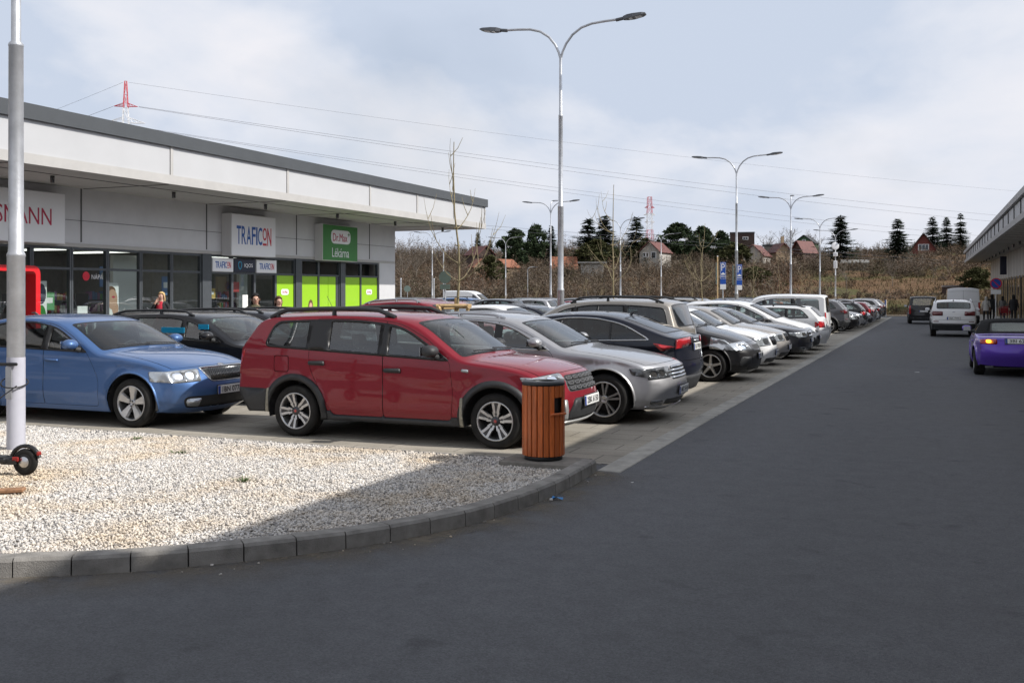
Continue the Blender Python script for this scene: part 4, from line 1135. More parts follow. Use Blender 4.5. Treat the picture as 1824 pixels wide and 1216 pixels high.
def mat_ground():
    m, t, out = newmat('hillside_ground')
    b = t('ShaderNodeBsdfPrincipled', i={'Roughness': .95, 'Specular IOR Level': .1})
    tc = t('ShaderNodeTexCoord')
    n1 = t('ShaderNodeTexNoise', i={'Scale': .09, 'Detail': 6, 'Roughness': .6}); t.link(tc.outputs['Object'], n1.inputs['Vector'])
    n2 = t('ShaderNodeTexNoise', i={'Scale': 1.3, 'Detail': 8, 'Roughness': .7}); t.link(tc.outputs['Object'], n2.inputs['Vector'])
    r = t('ShaderNodeValToRGB'); e = r.color_ramp.elements
    e[0].position = .32; e[0].color = (.085, .065, .04, 1); e[1].position = .7; e[1].color = (.15, .10, .06, 1)
    k = e.new(.42); k.color = (.085, .085, .035, 1); k = e.new(.52); k.color = (.14, .085, .05, 1)
    t.link(n1.outputs['Fac'], r.inputs[0])
    sc = t('ShaderNodeMapRange', i={'From Min': .3, 'From Max': .7, 'To Min': .55, 'To Max': 1.4}); t.link(n2.outputs['Fac'], sc.inputs['Value'])
    v = t('ShaderNodeVectorMath', operation='SCALE'); t.link(r.outputs[0], v.inputs[0]); t.link(sc.outputs[0], v.inputs['Scale'])
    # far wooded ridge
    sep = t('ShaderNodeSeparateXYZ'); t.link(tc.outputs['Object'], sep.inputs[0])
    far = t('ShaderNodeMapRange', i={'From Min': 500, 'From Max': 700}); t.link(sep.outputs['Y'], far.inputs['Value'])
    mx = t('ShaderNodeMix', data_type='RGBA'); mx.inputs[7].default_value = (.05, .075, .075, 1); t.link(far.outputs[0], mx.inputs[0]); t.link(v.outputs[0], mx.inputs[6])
    t.link(mx.outputs[2], b.inputs['Base Color'])
    bp = t('ShaderNodeBump', i={'Strength': .8, 'Distance': .3}); t.link(n2.outputs['Fac'], bp.inputs['Height']); t.link(bp.outputs[0], b.inputs['Normal'])
    t.link(b.outputs[0], out.inputs['Surface']); return m

def grid_mesh(name, xs, ys, zf, mat):
    X, Y = np.meshgrid(xs, ys); Z = zf(X, Y); n = len(xs)
    v = np.stack([X.ravel(), Y.ravel(), Z.ravel()], 1)
    i = np.arange(len(ys)-1)[:, None]*n+np.arange(n-1)[None]; i = i.ravel()
    f = np.stack([i, i+1, i+n+1, i+n], 1)
    me = bpy.data.meshes.new(name); me.from_pydata(v.tolist(), [], f.tolist()); me.materials.append(mat)
    me.polygons.foreach_set('use_smooth', [True]*len(f)); me.update(); return me

xs = np.concatenate([np.linspace(-2500, -320, 26), np.arange(-300, 180, 3.0), np.linspace(200, 2500, 26)])
ys = np.concatenate([np.linspace(-600, 80, 14), np.arange(98, 260, 2.0), np.linspace(270, 700, 30), np.linspace(740, 3200, 40)])
tag(link('terrain', grid_mesh('terrain', xs, ys, hill, mat_ground())), kind='structure')

def mat_asphalt():
    m, t, out = newmat('asphalt')
    b = t('ShaderNodeBsdfPrincipled', i={'Specular IOR Level': .35})
    tc = t('ShaderNodeTexCoord')
    big = t('ShaderNodeTexNoise', i={'Scale': .35, 'Detail': 5, 'Roughness': .6}); t.link(tc.outputs['Object'], big.inputs['Vector'])
    mid = t('ShaderNodeTexNoise', i={'Scale': 5, 'Detail': 6, 'Roughness': .7}); t.link(tc.outputs['Object'], mid.inputs['Vector'])
    vor = t('ShaderNodeTexVoronoi', i={'Scale': 75}); t.link(tc.outputs['Object'], vor.inputs['Vector']); vor.inputs['Scale'].default_value = 110
    spk = t('ShaderNodeSeparateColor'); t.link(vor.outputs['Color'], spk.inputs[0])
    a = t('ShaderNodeMapRange', i={'From Min': .3, 'From Max': .7, 'To Min': .82, 'To Max': 1.2}); t.link(big.outputs['Fac'], a.inputs['Value'])
    c = t('ShaderNodeMapRange', i={'From Min': .25, 'From Max': .75, 'To Min': .84, 'To Max': 1.16}); t.link(mid.outputs['Fac'], c.inputs['Value'])
    d = t('ShaderNodeMapRange', i={'From Min': 0, 'From Max': 1, 'To Min': .78, 'To Max': 1.22}); t.link(spk.outputs[0], d.inputs['Value'])
    m1 = t('ShaderNodeMath', operation='MULTIPLY'); t.link(a.outputs[0], m1.inputs[0]); t.link(c.outputs[0], m1.inputs[1])
    m2 = t('ShaderNodeMath', operation='MULTIPLY'); t.link(m1.outputs[0], m2.inputs[0]); t.link(d.outputs[0], m2.inputs[1])
    # oil and damp stains of irregular outline, dusty strip along the kerb
    st = t('ShaderNodeTexNoise', i={'Scale': 1.9, 'Detail': 4, 'Roughness': .5, 'Distortion': .4}); t.link(tc.outputs['Object'], st.inputs['Vector'])
    sr = t('ShaderNodeMapRange', i={'From Min': .64, 'From Max': .72, 'To Min': 1, 'To Max': .70}); t.link(st.outputs['Fac'], sr.inputs['Value'])
    m3 = t('ShaderNodeMath', operation='MULTIPLY'); t.link(m2.outputs[0], m3.inputs[0]); t.link(sr.outputs[0], m3.inputs[1])
    # faint polished wheel tracks along the lane
    sep = t('ShaderNodeSeparateXYZ'); t.link(tc.outputs['Object'], sep.inputs[0])
    wv = t('ShaderNodeMath', operation='SINE'); ms = t('ShaderNodeMath', operation='MULTIPLY'); ms.inputs[1].default_value = 2.1; t.link(sep.outputs['X'], ms.inputs[0]); t.link(ms.outputs[0], wv.inputs[0])
    wr = t('ShaderNodeMapRange', i={'From Min': -1, 'From Max': 1, 'To Min': .94, 'To Max': 1.05}); t.link(wv.outputs[0], wr.inputs['Value'])
    m4 = t('ShaderNodeMath', operation='MULTIPLY'); t.link(m3.outputs[0], m4.inputs[0]); t.link(wr.outputs[0], m4.inputs[1])
    v = t('ShaderNodeVectorMath', operation='SCALE'); v.inputs[0].default_value = (.108, .110, .117); t.link(m4.outputs[0], v.inputs['Scale'])
    t.link(v.outputs[0], b.inputs['Base Color'])
    rr = t('ShaderNodeMapRange', i={'From Min': .3, 'From Max': .7, 'To Min': .68, 'To Max': .9}); t.link(big.outputs['Fac'], rr.inputs['Value']); t.link(rr.outputs[0], b.inputs['Roughness'])
    bp = t('ShaderNodeBump', i={'Strength': .55, 'Distance': .006}); t.link(vor.outputs['Distance'], bp.inputs['Height']); t.link(bp.outputs[0], b.inputs['Normal'])
    t.link(b.outputs[0], out.inputs['Surface']); return m

def quad_sheet(name, x0, x1, y0, y1, z, mat, kind='structure'):
    b = MB(); yy = sorted({y0, y1, *[v for v in (14, *range(20, 110, 10)) if y0 < v < y1]})
    for a, c in zip(yy, yy[1:]): b.add([(x0, a, z-float(drop(a))), (x1, a, z-float(drop(a))), (x1, c, z-float(drop(c))), (x0, c, z-float(drop(c)))], [(0, 1, 2, 3)], mat)
    return tag(b.build(name), kind=kind)
ASPH = mat_asphalt()
quad_sheet('road', -75, 30, -40, 104, 0, ASPH)

def mat_pavers(name, c1, c2, mortar, sx, sy, var=.2):
    m, t, out = newmat(name)
    b = t('ShaderNodeBsdfPrincipled', i={'Roughness': .85, 'Specular IOR Level': .3})
    tc = t('ShaderNodeTexCoord')
    br = t('ShaderNodeTexBrick', i={'Color1': (*c1, 1), 'Color2': (*c2, 1), 'Mortar': (*mortar, 1), 'Scale': 1, 'Mortar Size': .008, 'Brick Width': sx, 'Row Height': sy, 'Mortar Smooth': .1})
    t.link(tc.outputs['Object'], br.inputs['Vector'])
    n = t('ShaderNodeTexNoise', i={'Scale': .8, 'Detail': 7, 'Roughness': .65}); t.link(tc.outputs['Object'], n.inputs['Vector'])
    n2 = t('ShaderNodeTexNoise', i={'Scale': 60, 'Detail': 3}); t.link(tc.outputs['Object'], n2.inputs['Vector'])
    a = t('ShaderNodeMapRange', i={'From Min': .3, 'From Max': .7, 'To Min': 1-var, 'To Max': 1+var}); t.link(n.outputs['Fac'], a.inputs['Value'])
    a2 = t('ShaderNodeMapRange', i={'From Min': .3, 'From Max': .7, 'To Min': .9, 'To Max': 1.1}); t.link(n2.outputs['Fac'], a2.inputs['Value'])
    mm = t('ShaderNodeMath', operation='MULTIPLY'); t.link(a.outputs[0], mm.inputs[0]); t.link(a2.outputs[0], mm.inputs[1])
    v = t('ShaderNodeVectorMath', operation='SCALE'); t.link(br.outputs['Color'], v.inputs[0]); t.link(mm.outputs[0], v.inputs['Scale'])
    t.link(v.outputs[0], b.inputs['Base Color'])
    inv = t('ShaderNodeMath', operation='SUBTRACT'); inv.inputs[0].default_value = 1; t.link(br.outputs['Fac'], inv.inputs[1])
    bp = t('ShaderNodeBump', i={'Strength': .5, 'Distance': .006}); t.link(inv.outputs[0], bp.inputs['Height']); t.link(bp.outputs[0], b.inputs['Normal'])
    t.link(b.outputs[0], out.inputs['Surface']); return m
PAVE = mat_pavers('parking_pavers', (.345, .315, .265), (.38, .345, .29), (.17, .155, .135), .8, .4)
WALK = mat_pavers('pavement_slabs', (.40, .385, .355), (.44, .42, .39), (.2, .19, .175), .5, .5)
quad_sheet('parking_bays', -13.4, -2.98, 9.87, 92, .004, PAVE)
for i_, (xa, xb) in enumerate(((-30.5, -20.5), (-48, -37.5))): quad_sheet('parking_bays', xa, xb, 47, 96, .004, PAVE)
SAND = pbr('sandy_soil', (.33, .25, .16), .95, var=.3, vscale=.8, bump=.6, bscale=3)
quad_sheet('verge', -75, 2.6, 98.5, 106, .03, SAND)
for k, (xa, xb, ya, yb) in enumerate(((-22.2, -18.9, 2, 43.5), (3.25, 30, -40, 112))):
    b = MB()
    yy = sorted({ya, yb, *[v for v in (14, *range(20, 110, 10)) if ya < v < yb]})
    for a, c in zip(yy, yy[1:]):
        da, dc = float(drop(a)), float(drop(c)); b.add([(xa, a, -.3-da), (xb, a, -.3-da), (xb, c, -.3-dc), (xa, c, -.3-dc), (xa, a, .11-da), (xb, a, .11-da), (xb, c, .11-dc), (xa, c, .11-dc)], [(4, 5, 6, 7), (0, 4, 7, 3), (1, 2, 6, 5), (0, 1, 5, 4), (3, 7, 6, 2)], WALK)
    tag(b.build('pavement'), kind='structure')
CONC = pbr('kerb_concrete', (.27, .255, .235), .9, var=.28, vscale=7, bump=.5, bscale=120, spec=.25)
# flush strip between bays and road, in one-metre stones with open joints
b = MB()
CONCL = pbr('strip_concrete', (.40, .385, .35), .9, var=.25, vscale=5, spec=.25)
for k in range(84):
    y0 = 9.45+k*1.0
    b.box((-2.86, y0+.5, -.02-float(drop(y0+.5))), (.24, .985, .06), CONCL, bev=.006)
tag(b.build('kerb_strip'), kind='structure')

KP = [(-12.5, 2.75), (-10.6, 2.95), (-9.0, 3.25), (-7.7, 3.57), (-6.6, 3.95), (-5.9, 4.24), (-5.24, 4.53), (-4.68, 4.87), (-4.19, 5.31), (-3.73, 5.83), (-3.39, 6.38), (-3.13, 7.02), (-3.0, 7.75), (-2.95, 8.45), (-2.97, 9.42)]
def resample(P, st):
    P = [Vector(p) for p in P]
    # Catmull-Rom
    D = []
    for i in range(len(P)-1):
        p0, p1, p2, p3 = P[max(0, i-1)], P[i], P[i+1], P[min(len(P)-1, i+2)]
        for k in range(12):
            t = k/12; D.append(.5*((2*p1)+(p2-p0)*t+(2*p0-5*p1+4*p2-p3)*t*t+(3*p1-p0-3*p2+p3)*t**3))
    D.append(P[-1]); out = [D[0]]; acc = 0
    for a, c in zip(D, D[1:]):
        L = (c-a).length; pos = 0
        while acc+L-pos >= st:
            pos += st-acc; acc = 0; out.append(a.lerp(c, pos/L))
        acc += L-pos
    out.append(D[-1]); return out
KC = resample(KP, .345)
b = MB()
for i in range(len(KC)-1):
    p, q = KC[i], KC[i+1]; t_ = (q-p).normalized(); n_ = Vector((-t_.y, t_.x))
    L = (q-p).length
    if L < .1: continue
    g = .005; wd = .15; hh = .118+rnd.uniform(-.003, .003)
    a, c = p+t_*g, q-t_*g
    na = n_; pr = [(0, -.05), (0.004, hh-.02), (.02, hh), (wd, hh), (wd, -.05)]
    vs = [(*(a+na*o), z) for o, z in pr]+[(*(c+na*o), z) for o, z in pr]
    fs = [(k, k+1, 6+k, 5+k)[::-1] for k in range(4)]+[(0, 1, 2, 3, 4)[::1], (9, 8, 7, 6, 5)]
    b.add(vs, fs, CONC)
tag(b.build('kerb'), kind='structure')

def mat_gravel(stone):
    m, t, out = newmat('gravel_stones' if stone else 'gravel_bed')
    b = t('ShaderNodeBsdfPrincipled', i={'Roughness': .9, 'Specular IOR Level': .25})
    tc = t('ShaderNodeTexCoord'); geo = t('ShaderNodeNewGeometry')
    big = t('ShaderNodeTexNoise', i={'Scale': .55, 'Detail': 4, 'Roughness': .55}); t.link(tc.outputs['Object'], big.inputs['Vector'])
    r = t('ShaderNodeValToRGB'); e = r.color_ramp.elements
    e[0].position = .0; e[0].color = (.28, .27, .27, 1); e[1].position = 1; e[1].color = (.80, .78, .76, 1)
    for p, c in ((.18, (.48, .46, .44)), (.4, (.64, .59, .53)), (.6, (.70, .67, .64)), (.8, (.75, .70, .63))): k = e.new(p); k.color = (*c, 1)
    if stone: t.link(geo.outputs['Random Per Island'], r.inputs[0])
    else:
        vor = t('ShaderNodeTexVoronoi', i={'Scale': 55}); t.link(tc.outputs['Object'], vor.inputs['Vector'])
        sp = t('ShaderNodeSeparateColor'); t.link(vor.outputs['Color'], sp.inputs[0]); t.link(sp.outputs[0], r.inputs[0])
        bp = t('ShaderNodeBump', i={'Strength': 1, 'Distance': .02}); t.link(vor.outputs['Distance'], bp.inputs['Height']); bp.invert = True; t.link(bp.outputs[0], b.inputs['Normal'])
    # patches of ochre dust
    k = t('ShaderNodeMapRange', i={'From Min': .46, 'From Max': .62, 'To Min': 0, 'To Max': .75}); t.link(big.outputs['Fac'], k.inputs['Value'])
    mx = t('ShaderNodeMix', data_type='RGBA', blend_type='MULTIPLY'); mx.inputs[7].default_value = (1, .84, .62, 1); t.link(k.outputs[0], mx.inputs[0]); t.link(r.outputs[0], mx.inputs[6])
    t.link(mx.outputs[2], b.inputs['Base Color']); t.link(b.outputs[0], out.inputs['Surface']); return m
inner = [(p.x, p.y) for p in KC]
inn = []
for i, p in enumerate(KC):
    t_ = (KC[min(i+1, len(KC)-1)]-KC[max(0, i-1)]).normalized(); inn.append((p.x-t_.y*.145, p.y+t_.x*.145))
bed = inn+[(-3.12, 9.80), (-12.5, 9.80)]
def gz(x, y): return .066*(1-smooth(7.2, 9.7, y))-.004
gx_, gy_ = np.meshgrid(np.arange(-12.6, -2.9, .22), np.arange(2.6, 9.86, .22)); gx_, gy_ = gx_.ravel(), gy_.ravel(); kk = pip(gx_, gy_, inset(bed, .06)) | pip(gx_, gy_, inset(bed, -.06)) & False
BV = [Vector(p) for p in bed]+[Vector((a, c)) for a, c, k in zip(gx_, gy_, kk) if k]
rs_ = delaunay_2d_cdt(BV, [(i, (i+1) % len(bed)) for i in range(len(bed))], [], 1, 1e-5)
b = MB(); b.add([(p.x, p.y, float(gz(p.x, p.y))) for p in rs_[0]], [tuple(f) for f in rs_[2]], mat_gravel(False)); GB = tag(b.build('gravel_bed'), kind='structure')
b = MB(); b.box((-7.8, 9.835, -.04), (9.5, .05, .10), CONC); tag(b.build('kerb_edging'), kind='structure')
def gravel():
    rg = np.random.default_rng(5); N = 270000
    x = rg.uniform(-13, -3.0, N); y = rg.uniform(2.8, 9.82, N); k = pip(x, y, bed)
    # thin out where the picture cannot resolve single stones
    x, y = x[k], y[k]
    # only what the street side can see: left border of the bed
    k = (x > -12.2+(y-4)*.0) & (y > 4.2-(x+6)*.35*0); x, y = x[k], y[k]; n = len(x)
    base = np.array([(1, 0, 0), (-1, 0, 0), (0, 1, 0), (0, -1, 0), (0, 0, 1), (0, 0, -1)], float)
    F = np.array([(0, 2, 4), (2, 1, 4), (1, 3, 4), (3, 0, 4), (2, 0, 5), (1, 2, 5), (3, 1, 5), (0, 3, 5)])
    s = rg.gamma(6, .0078/6, n)+.0026
    V = np.repeat(base[None], n, 0)*(1+rg.uniform(-.35, .35, (n, 6, 1)))
    V += rg.uniform(-.25, .25, (n, 6, 3)); V *= s[:, None, None]*np.stack([rg.uniform(.8, 1.35, n), rg.uniform(.7, 1.1, n), rg.uniform(.5, .85, n)], 1)[:, None, :]
    a = rg.uniform(0, 6.28, n); ca, sa = np.cos(a)[:, None], np.sin(a)[:, None]
    X = V[..., 0]*ca-V[..., 1]*sa; Y = V[..., 0]*sa+V[..., 1]*ca
    z0 = gz(x, y)+.004+rg.uniform(0, .012, n)
    P = np.stack([X+x[:, None], Y+y[:, None], V[..., 2]+z0[:, None]], -1).reshape(-1, 3)
    I = (np.arange(n)[:, None, None]*6+F[None]).reshape(-1, 3)
    me = bpy.data.meshes.new('gravel'); me.vertices.add(len(P)); me.vertices.foreach_set('co', P.ravel())
    me.loops.add(I.size); me.loops.foreach_set('vertex_index', I.ravel().astype(np.int32))
    me.polygons.add(len(I)); me.polygons.foreach_set('loop_start', np.arange(0, I.size, 3, dtype=np.int32)); me.polygons.foreach_set('loop_total', np.full(len(I), 3, np.int32))
    me.materials.append(mat_gravel(True)); me.update(calc_edges=True)
    tag(link('gravel', me), 'bed of pale loose gravel behind the curved kerb', 'gravel', kind='stuff')
gravel()
# low slab under the litter bin
SLAB = pbr('slab_concrete', (.24, .225, .20), .9, var=.2, vscale=10, spec=.2)
b = MB(); b.box((-3.56, 9.58, .0), (.84, .48, .12), SLAB, bev=.01); tag(b.build('concrete_slab'), 'flat concrete slab carrying the slatted litter bin', 'slab')
# tufts, plank, litter
GR = pbr('weed_green', (.06, .11, .025), .8, var=.4, vscale=40)
for j, (x, y, s, lab) in enumerate(((-5.6, 7.4, .11, 'green weed tuft in the gravel midway to the kerb'), (-7.35, 8.6, .09, 'small weed tuft in the gravel before the blue car'), (-8.6, 9.35, .07, 'tiny weed sprig near the paving behind the gravel'))):
    b = MB()
    for k in range(46):
        a = rnd.uniform(0, 6.28); r = rnd.uniform(0, s); l = rnd.uniform(.02, .05); dx, dy = math.cos(a)*l*1.3, math.sin(a)*l*1.3
        p = Vector((math.cos(a)*r, math.sin(a)*r*.6, .0)); w = Vector((-math.sin(a), math.cos(a), 0))*.006
        b.add([p-w, p+w, p+Vector((dx, dy, l))], [(0, 1, 2)], GR)
    tag(b.build('weed_tuft', loc=(x, y, float(gz(x, y))+.012)), lab, 'weed', 'weeds in the gravel')
WOODP = pbr('plank_wood', (.30, .16, .085), .8, var=.35, vscale=20)
b = MB(); b.box((-.42, 0, 0), (.95, .085, .03), WOODP, bev=.006)
o = b.build('wooden_plank', loc=(-7.0, 6.22, .105)); o.rotation_euler = (R(3), R(-2), YAW+R(8)); tag(o, 'short reddish wooden plank lying on the gravel', 'plank')
BL = pbr('blue_wrapper', (.02, .22, .55), .35)
b = MB(); b.add([(-.05, -.02, .004), (.0, -.03, .03), (.055, -.015, .006), (.05, .02, .02), (0, .015, .012), (-.045, .02, .028)], [(0, 1, 4, 5), (1, 2, 3, 4)], BL)
b.box((-.03, -.06, .012), (.028, .02, .018), M['paper'], rz=.5, bev=.004)
tag(b.build('litter', loc=(-2.88, 8.02, .002)), 'crumpled blue wrapper lying against the kerb', 'litter')
b = MB()
for k in range(70):
    t = rnd.random(); i = int(t*(len(KC)-2)); p = KC[i].lerp(KC[i+1], rnd.random()); tt_ = (KC[i+1]-KC[i]).normalized()
    q = p+Vector((tt_.y, -tt_.x))*abs(rnd.gauss(0, .14)); s = rnd.uniform(.004, .012)
    b.box((q.x, q.y, s*.4), (s*2, s*1.4, s), CONC if k % 2 else GB.data.materials[0], rz=rnd.random()*3, bev=s*.25)
tag(b.build('grit'), 'loose grit scattered along the foot of the kerb', 'grit', kind='stuff')
for j, (x, y, w, lab) in enumerate(((1.05, 10.2, .16, 'flat pale scrap of paper on the open road'), (-2.5, 9.0, .03, 'tiny white scrap on the road by the kerb end'), (-.2, 24.5, .12, 'pale scrap on the road near the purple roadster'))):
    b = MB(); b.add([(-w/2, -w*.2, .003), (w*.4, -w*.3, .004), (w/2, w*.2, .008), (-w*.3, w*.25, .004)], [(0, 1, 2, 3)], M['paper']); tag(b.build('paper_scrap', loc=(x, y, .001)), lab, 'litter', 'scraps on the road')

# dust washed against the kerb and dark drips on the lane
def dust():
    m, t, out = newmat('kerb_dust'); b_ = t('ShaderNodeBsdfPrincipled', i={'Roughness': .95, 'Specular IOR Level': .1, 'Base Color': (.22, .19, .15, 1)}); tr = t('ShaderNodeBsdfTransparent'); mx = t('ShaderNodeMixShader')
    a = t('ShaderNodeAttribute', attribute_name='cover'); tc = t('ShaderNodeTexCoord'); n = t('ShaderNodeTexNoise', i={'Scale': 3.2, 'Detail': 8, 'Roughness': .65}); t.link(tc.outputs['Object'], n.inputs['Vector'])
    mr = t('ShaderNodeMapRange', i={'From Min': .34, 'From Max': .68, 'To Min': 0, 'To Max': 1.0}); t.link(n.outputs['Fac'], mr.inputs['Value']); mu = t('ShaderNodeMath', operation='MULTIPLY'); t.link(a.outputs['Fac'], mu.inputs[0]); t.link(mr.outputs[0], mu.inputs[1])
    t.link(mu.outputs[0], mx.inputs[0]); t.link(tr.outputs[0], mx.inputs[1]); t.link(b_.outputs[0], mx.inputs[2]); t.link(mx.outputs[0], out.inputs['Surface'])
    V, F, C = [], [], []; W_ = (-.01, .10, .28, .60); cv = (1, .85, .35, 0)
    for i, p in enumerate(KC):
        t_ = (KC[min(i+1, len(KC)-1)]-KC[max(0, i-1)]).normalized(); nn = Vector((t_.y, -t_.x))
        for w, c in zip(W_, cv): q = p+nn*w; V.append((q.x, q.y, .004)); C.append(c)
    for i in range(len(KC)-1):
        for k in range(3): F.append((4*i+k, 4*i+k+1, 4*i+5+k, 4*i+4+k))
    me = bpy.data.meshes.new('kerb_dust'); me.from_pydata(V, [], F); me.attributes.new('cover', 'FLOAT', 'POINT').data.foreach_set('value', C); me.materials.append(m); me.update()
    tag(link('kerb_dust', me), 'tan dust washed against the foot of the curved kerb', 'dust', kind='stuff')
dust()

# ------------------------------------------------------------------ left shop building
GREYP = pbr('grey_wall_panel', (.58, .58, .59), .55, var=.05, vscale=1.5, metal=.1)
GREYD = pbr('window_frame_grey', (.055, .062, .07), .5, var=.1)
BEIGE = pbr('beige_trim', (.42, .405, .385), .6, var=.07, vscale=2)
WHITEP = pbr('white_fascia', (.455, .455, .46), .5, var=.03, vscale=1)
COPE = pbr('grey_coping', (.058, .063, .068), .5, var=.06, vscale=2)
SOFF = pbr('grey_soffit', (.38, .372, .355), .6, var=.06, vscale=2)
ROOFM = pbr('roof_membrane', (.3, .3, .3), .9)
LIME = pbr('lime_film', (.30, .56, .025), .28, coat=.4, var=.03)
DSEAM = pbr('dark_joint', (.10, .10, .10), .8)
X0 = -22.0; XF = -18.8; YE = 39.85; YS = -4.0
SHOPLAB = 'long grey retail building with a white canopy fascia and glazed shopfronts'
LB = empty('shop_building', (X0, (YE+YS)/2, 0), 0, SHOPLAB, 'building')
def LBp(name, b, parent=None):
    """build world-space geometry as a child of the building"""
    off = Vector(LB.location) if parent is None else None
    o = link(name, b.mesh(name), parent or LB)
    base = Vector(LB.location)
    if parent is None: o.location = -base
    return o
JY = [0.9, 6.2, 11.4, 16.6, 21.7, 27.05, 32.2, 37.6]
b = MB()
b.box((X0-9, (YS+YE)/2, -.12), (18.1, YE-YS, .46), GREYD); b.box((X0-.15, (YS+YE)/2, 3.88), (.3, YE-YS, 1.72), GREYP)                        # band over the shopfronts
b.box((X0-.15, (38.45+YE)/2, 1.56), (.3, YE-38.45, 2.92), GREYP)                  # end pier
b.box((X0-9, YE-.15, 2.4), (17.4, .3, 4.6), GREYP)                               # gable wall
b.box((X0-17.9, (YS+YE)/2, 2.4), (.3, YE-YS, 4.6), GREYP)
for y in JY: b.box((X0+.004, y, 3.9), (.012, .05, 1.5), DSEAM)
b.box((X0+.012, (YS+YE)/2, 3.06), (.03, YE-YS-.1, .10), BEIGE)
b.box((X0+.003, (YS+YE)/2, 3.75), (.008, YE-YS, .015), DSEAM)
for y in np.arange(YS+2, YE, 5.3):
    pass
LBp('wall', b)
b = MB()
YC = 42.65
b.box(((XF+X0-18)/2, (YS+YC)/2, 4.70), (XF-X0+18-.06, YC-YS-.06, .1), SOFF)        # soffit
b.box(((XF+X0-18)/2-.2, (YS+YC)/2, 5.4), (XF-X0+18-.5, YC-YS-.5, .9), ROOFM)
b.box((XF-.05, (YS+YC)/2, 4.77), (.12, YC-YS, .24), BEIGE); b.box(((XF+X0-18)/2, YC-.05, 4.77), (XF-X0+18-.12, .12, .24), BEIGE)
b.box((XF-.04, (YS+YC)/2, 5.83), (.24, YC-YS+.16, .35), COPE); b.box(((XF+X0-18)/2-.1, YC-.04, 5.83), (XF-X0+18-.24, .24, .35), COPE)
for y in (*JY[:-1], 35.9, 39.3, 42.56): b.box((XF-.02, y, 5.28), (.05, .10, .78), BEIGE)
for y in (*JY, 39.9): b.box(((XF+X0)/2, y, 4.645), (XF-X0-.2, .04, .016), DSEAM)
b.box((XF-1.1, (YS+YC)/2, 4.645), (.03, YC-YS-.2, .012), DSEAM)
LBp('canopy', b)
FY = [YS, *JY[:-1], 35.9, 39.3, 42.56]
for a, c in zip(FY, FY[1:]):
    b = MB(); b.box((XF-.06, (a+c)/2, 5.275), (.08, c-a-.12, .76), WHITEP); LBp('fascia_panel', b)
b = MB(); b.box(((XF+X0-18)/2, YC-.07, 5.275), (XF-X0+17.6, .08, .76), WHITEP); LBp('fascia_panel', b)
for k in range(11):
    y = 41.0-4.4*k
    b = MB(); b.lathe([(.001, 4.47), (.055, 4.47), (.055, 4.645)], M['gloss'], 12, c=(-20.2, y, 0)); LBp('downlight', b)
# shopfronts: bays (y0, y1, kind)
bays = [(y, y+1.33, 'glass') for y in np.arange(25.4-1.345*17, 25.3, 1.345)]
bays += [(25.4, 26.8, 'glass'), (26.8, 27.25, 'pier'), (27.25, 28.4, 'glass'), (28.4, 29.65, 'door'), (29.65, 30.9, 'glass'), (30.9, 32.1, 'lime'), (32.1, 32.5, 'pier'), (32.5, 33.72, 'lime'), (33.72, 35.25, 'limedoor'), (35.25, 35.6, 'pier'), (35.6, 36.9, 'lime'), (36.9, 38.35, 'lime')]
for (a, c, kd) in bays:
    if kd == 'pier':
        b = MB(); b.box((X0-.02, (a+c)/2, 1.55), (.14, c-a, 2.9), GREYD); LBp('pier', b); continue
    f = MB(); w = .055
    f.box((X0-.06, a+w/2, 1.55), (.12, w, 2.9), GREYD); f.box((X0-.06, c-w/2, 1.55), (.12, w, 2.9), GREYD)
    for z, h in ((.14, .08), (2.40, .07), (2.965, .07)): f.box((X0-.062, (a+c)/2, z), (.116, c-a-2*w, h), GREYD)
    fo = LBp('window_frame' if kd not in ('door', 'limedoor') else 'door', f)
    mt = {'glass': M['shopglass'], 'door': M['shopglass'], 'lime': LIME, 'limedoor': LIME}[kd]
    g = MB()
    if kd == 'limedoor':
        m_ = (a+c)/2-.05
        g.box((X0-.05, (a+w+m_)/2, 1.27), (.03, m_-a-w-.015, 2.18), LIME); g.box((X0-.05, (m_+c-.25)/2, 1.27), (.03, c-.25-m_-.03, 2.18), LIME); g.box((X0-.06, c-.15, 1.27), (.06, .2, 2.18), GREYD)
    elif kd == 'lime': g.box((X0-.05, (a+c)/2, 1.27), (.03, c-a-2*w, 2.18), LIME)
    else: g.add([(X0-.05, a+w, .18), (X0-.05, c-w, .18), (X0-.05, c-w, 2.365), (X0-.05, a+w, 2.365)], [(0, 1, 2, 3)], M['shopglass'])
    link('pane', g.mesh('pane'), fo)
    g = MB(); g.add([(X0-.05, a+w, 2.435), (X0-.05, c-w, 2.435), (X0-.05, c-w, 2.93), (X0-.05, a+w, 2.93)], [(0, 1, 2, 3)], M['shopglass']); link('transom_pane', g.mesh('transom_pane'), fo)
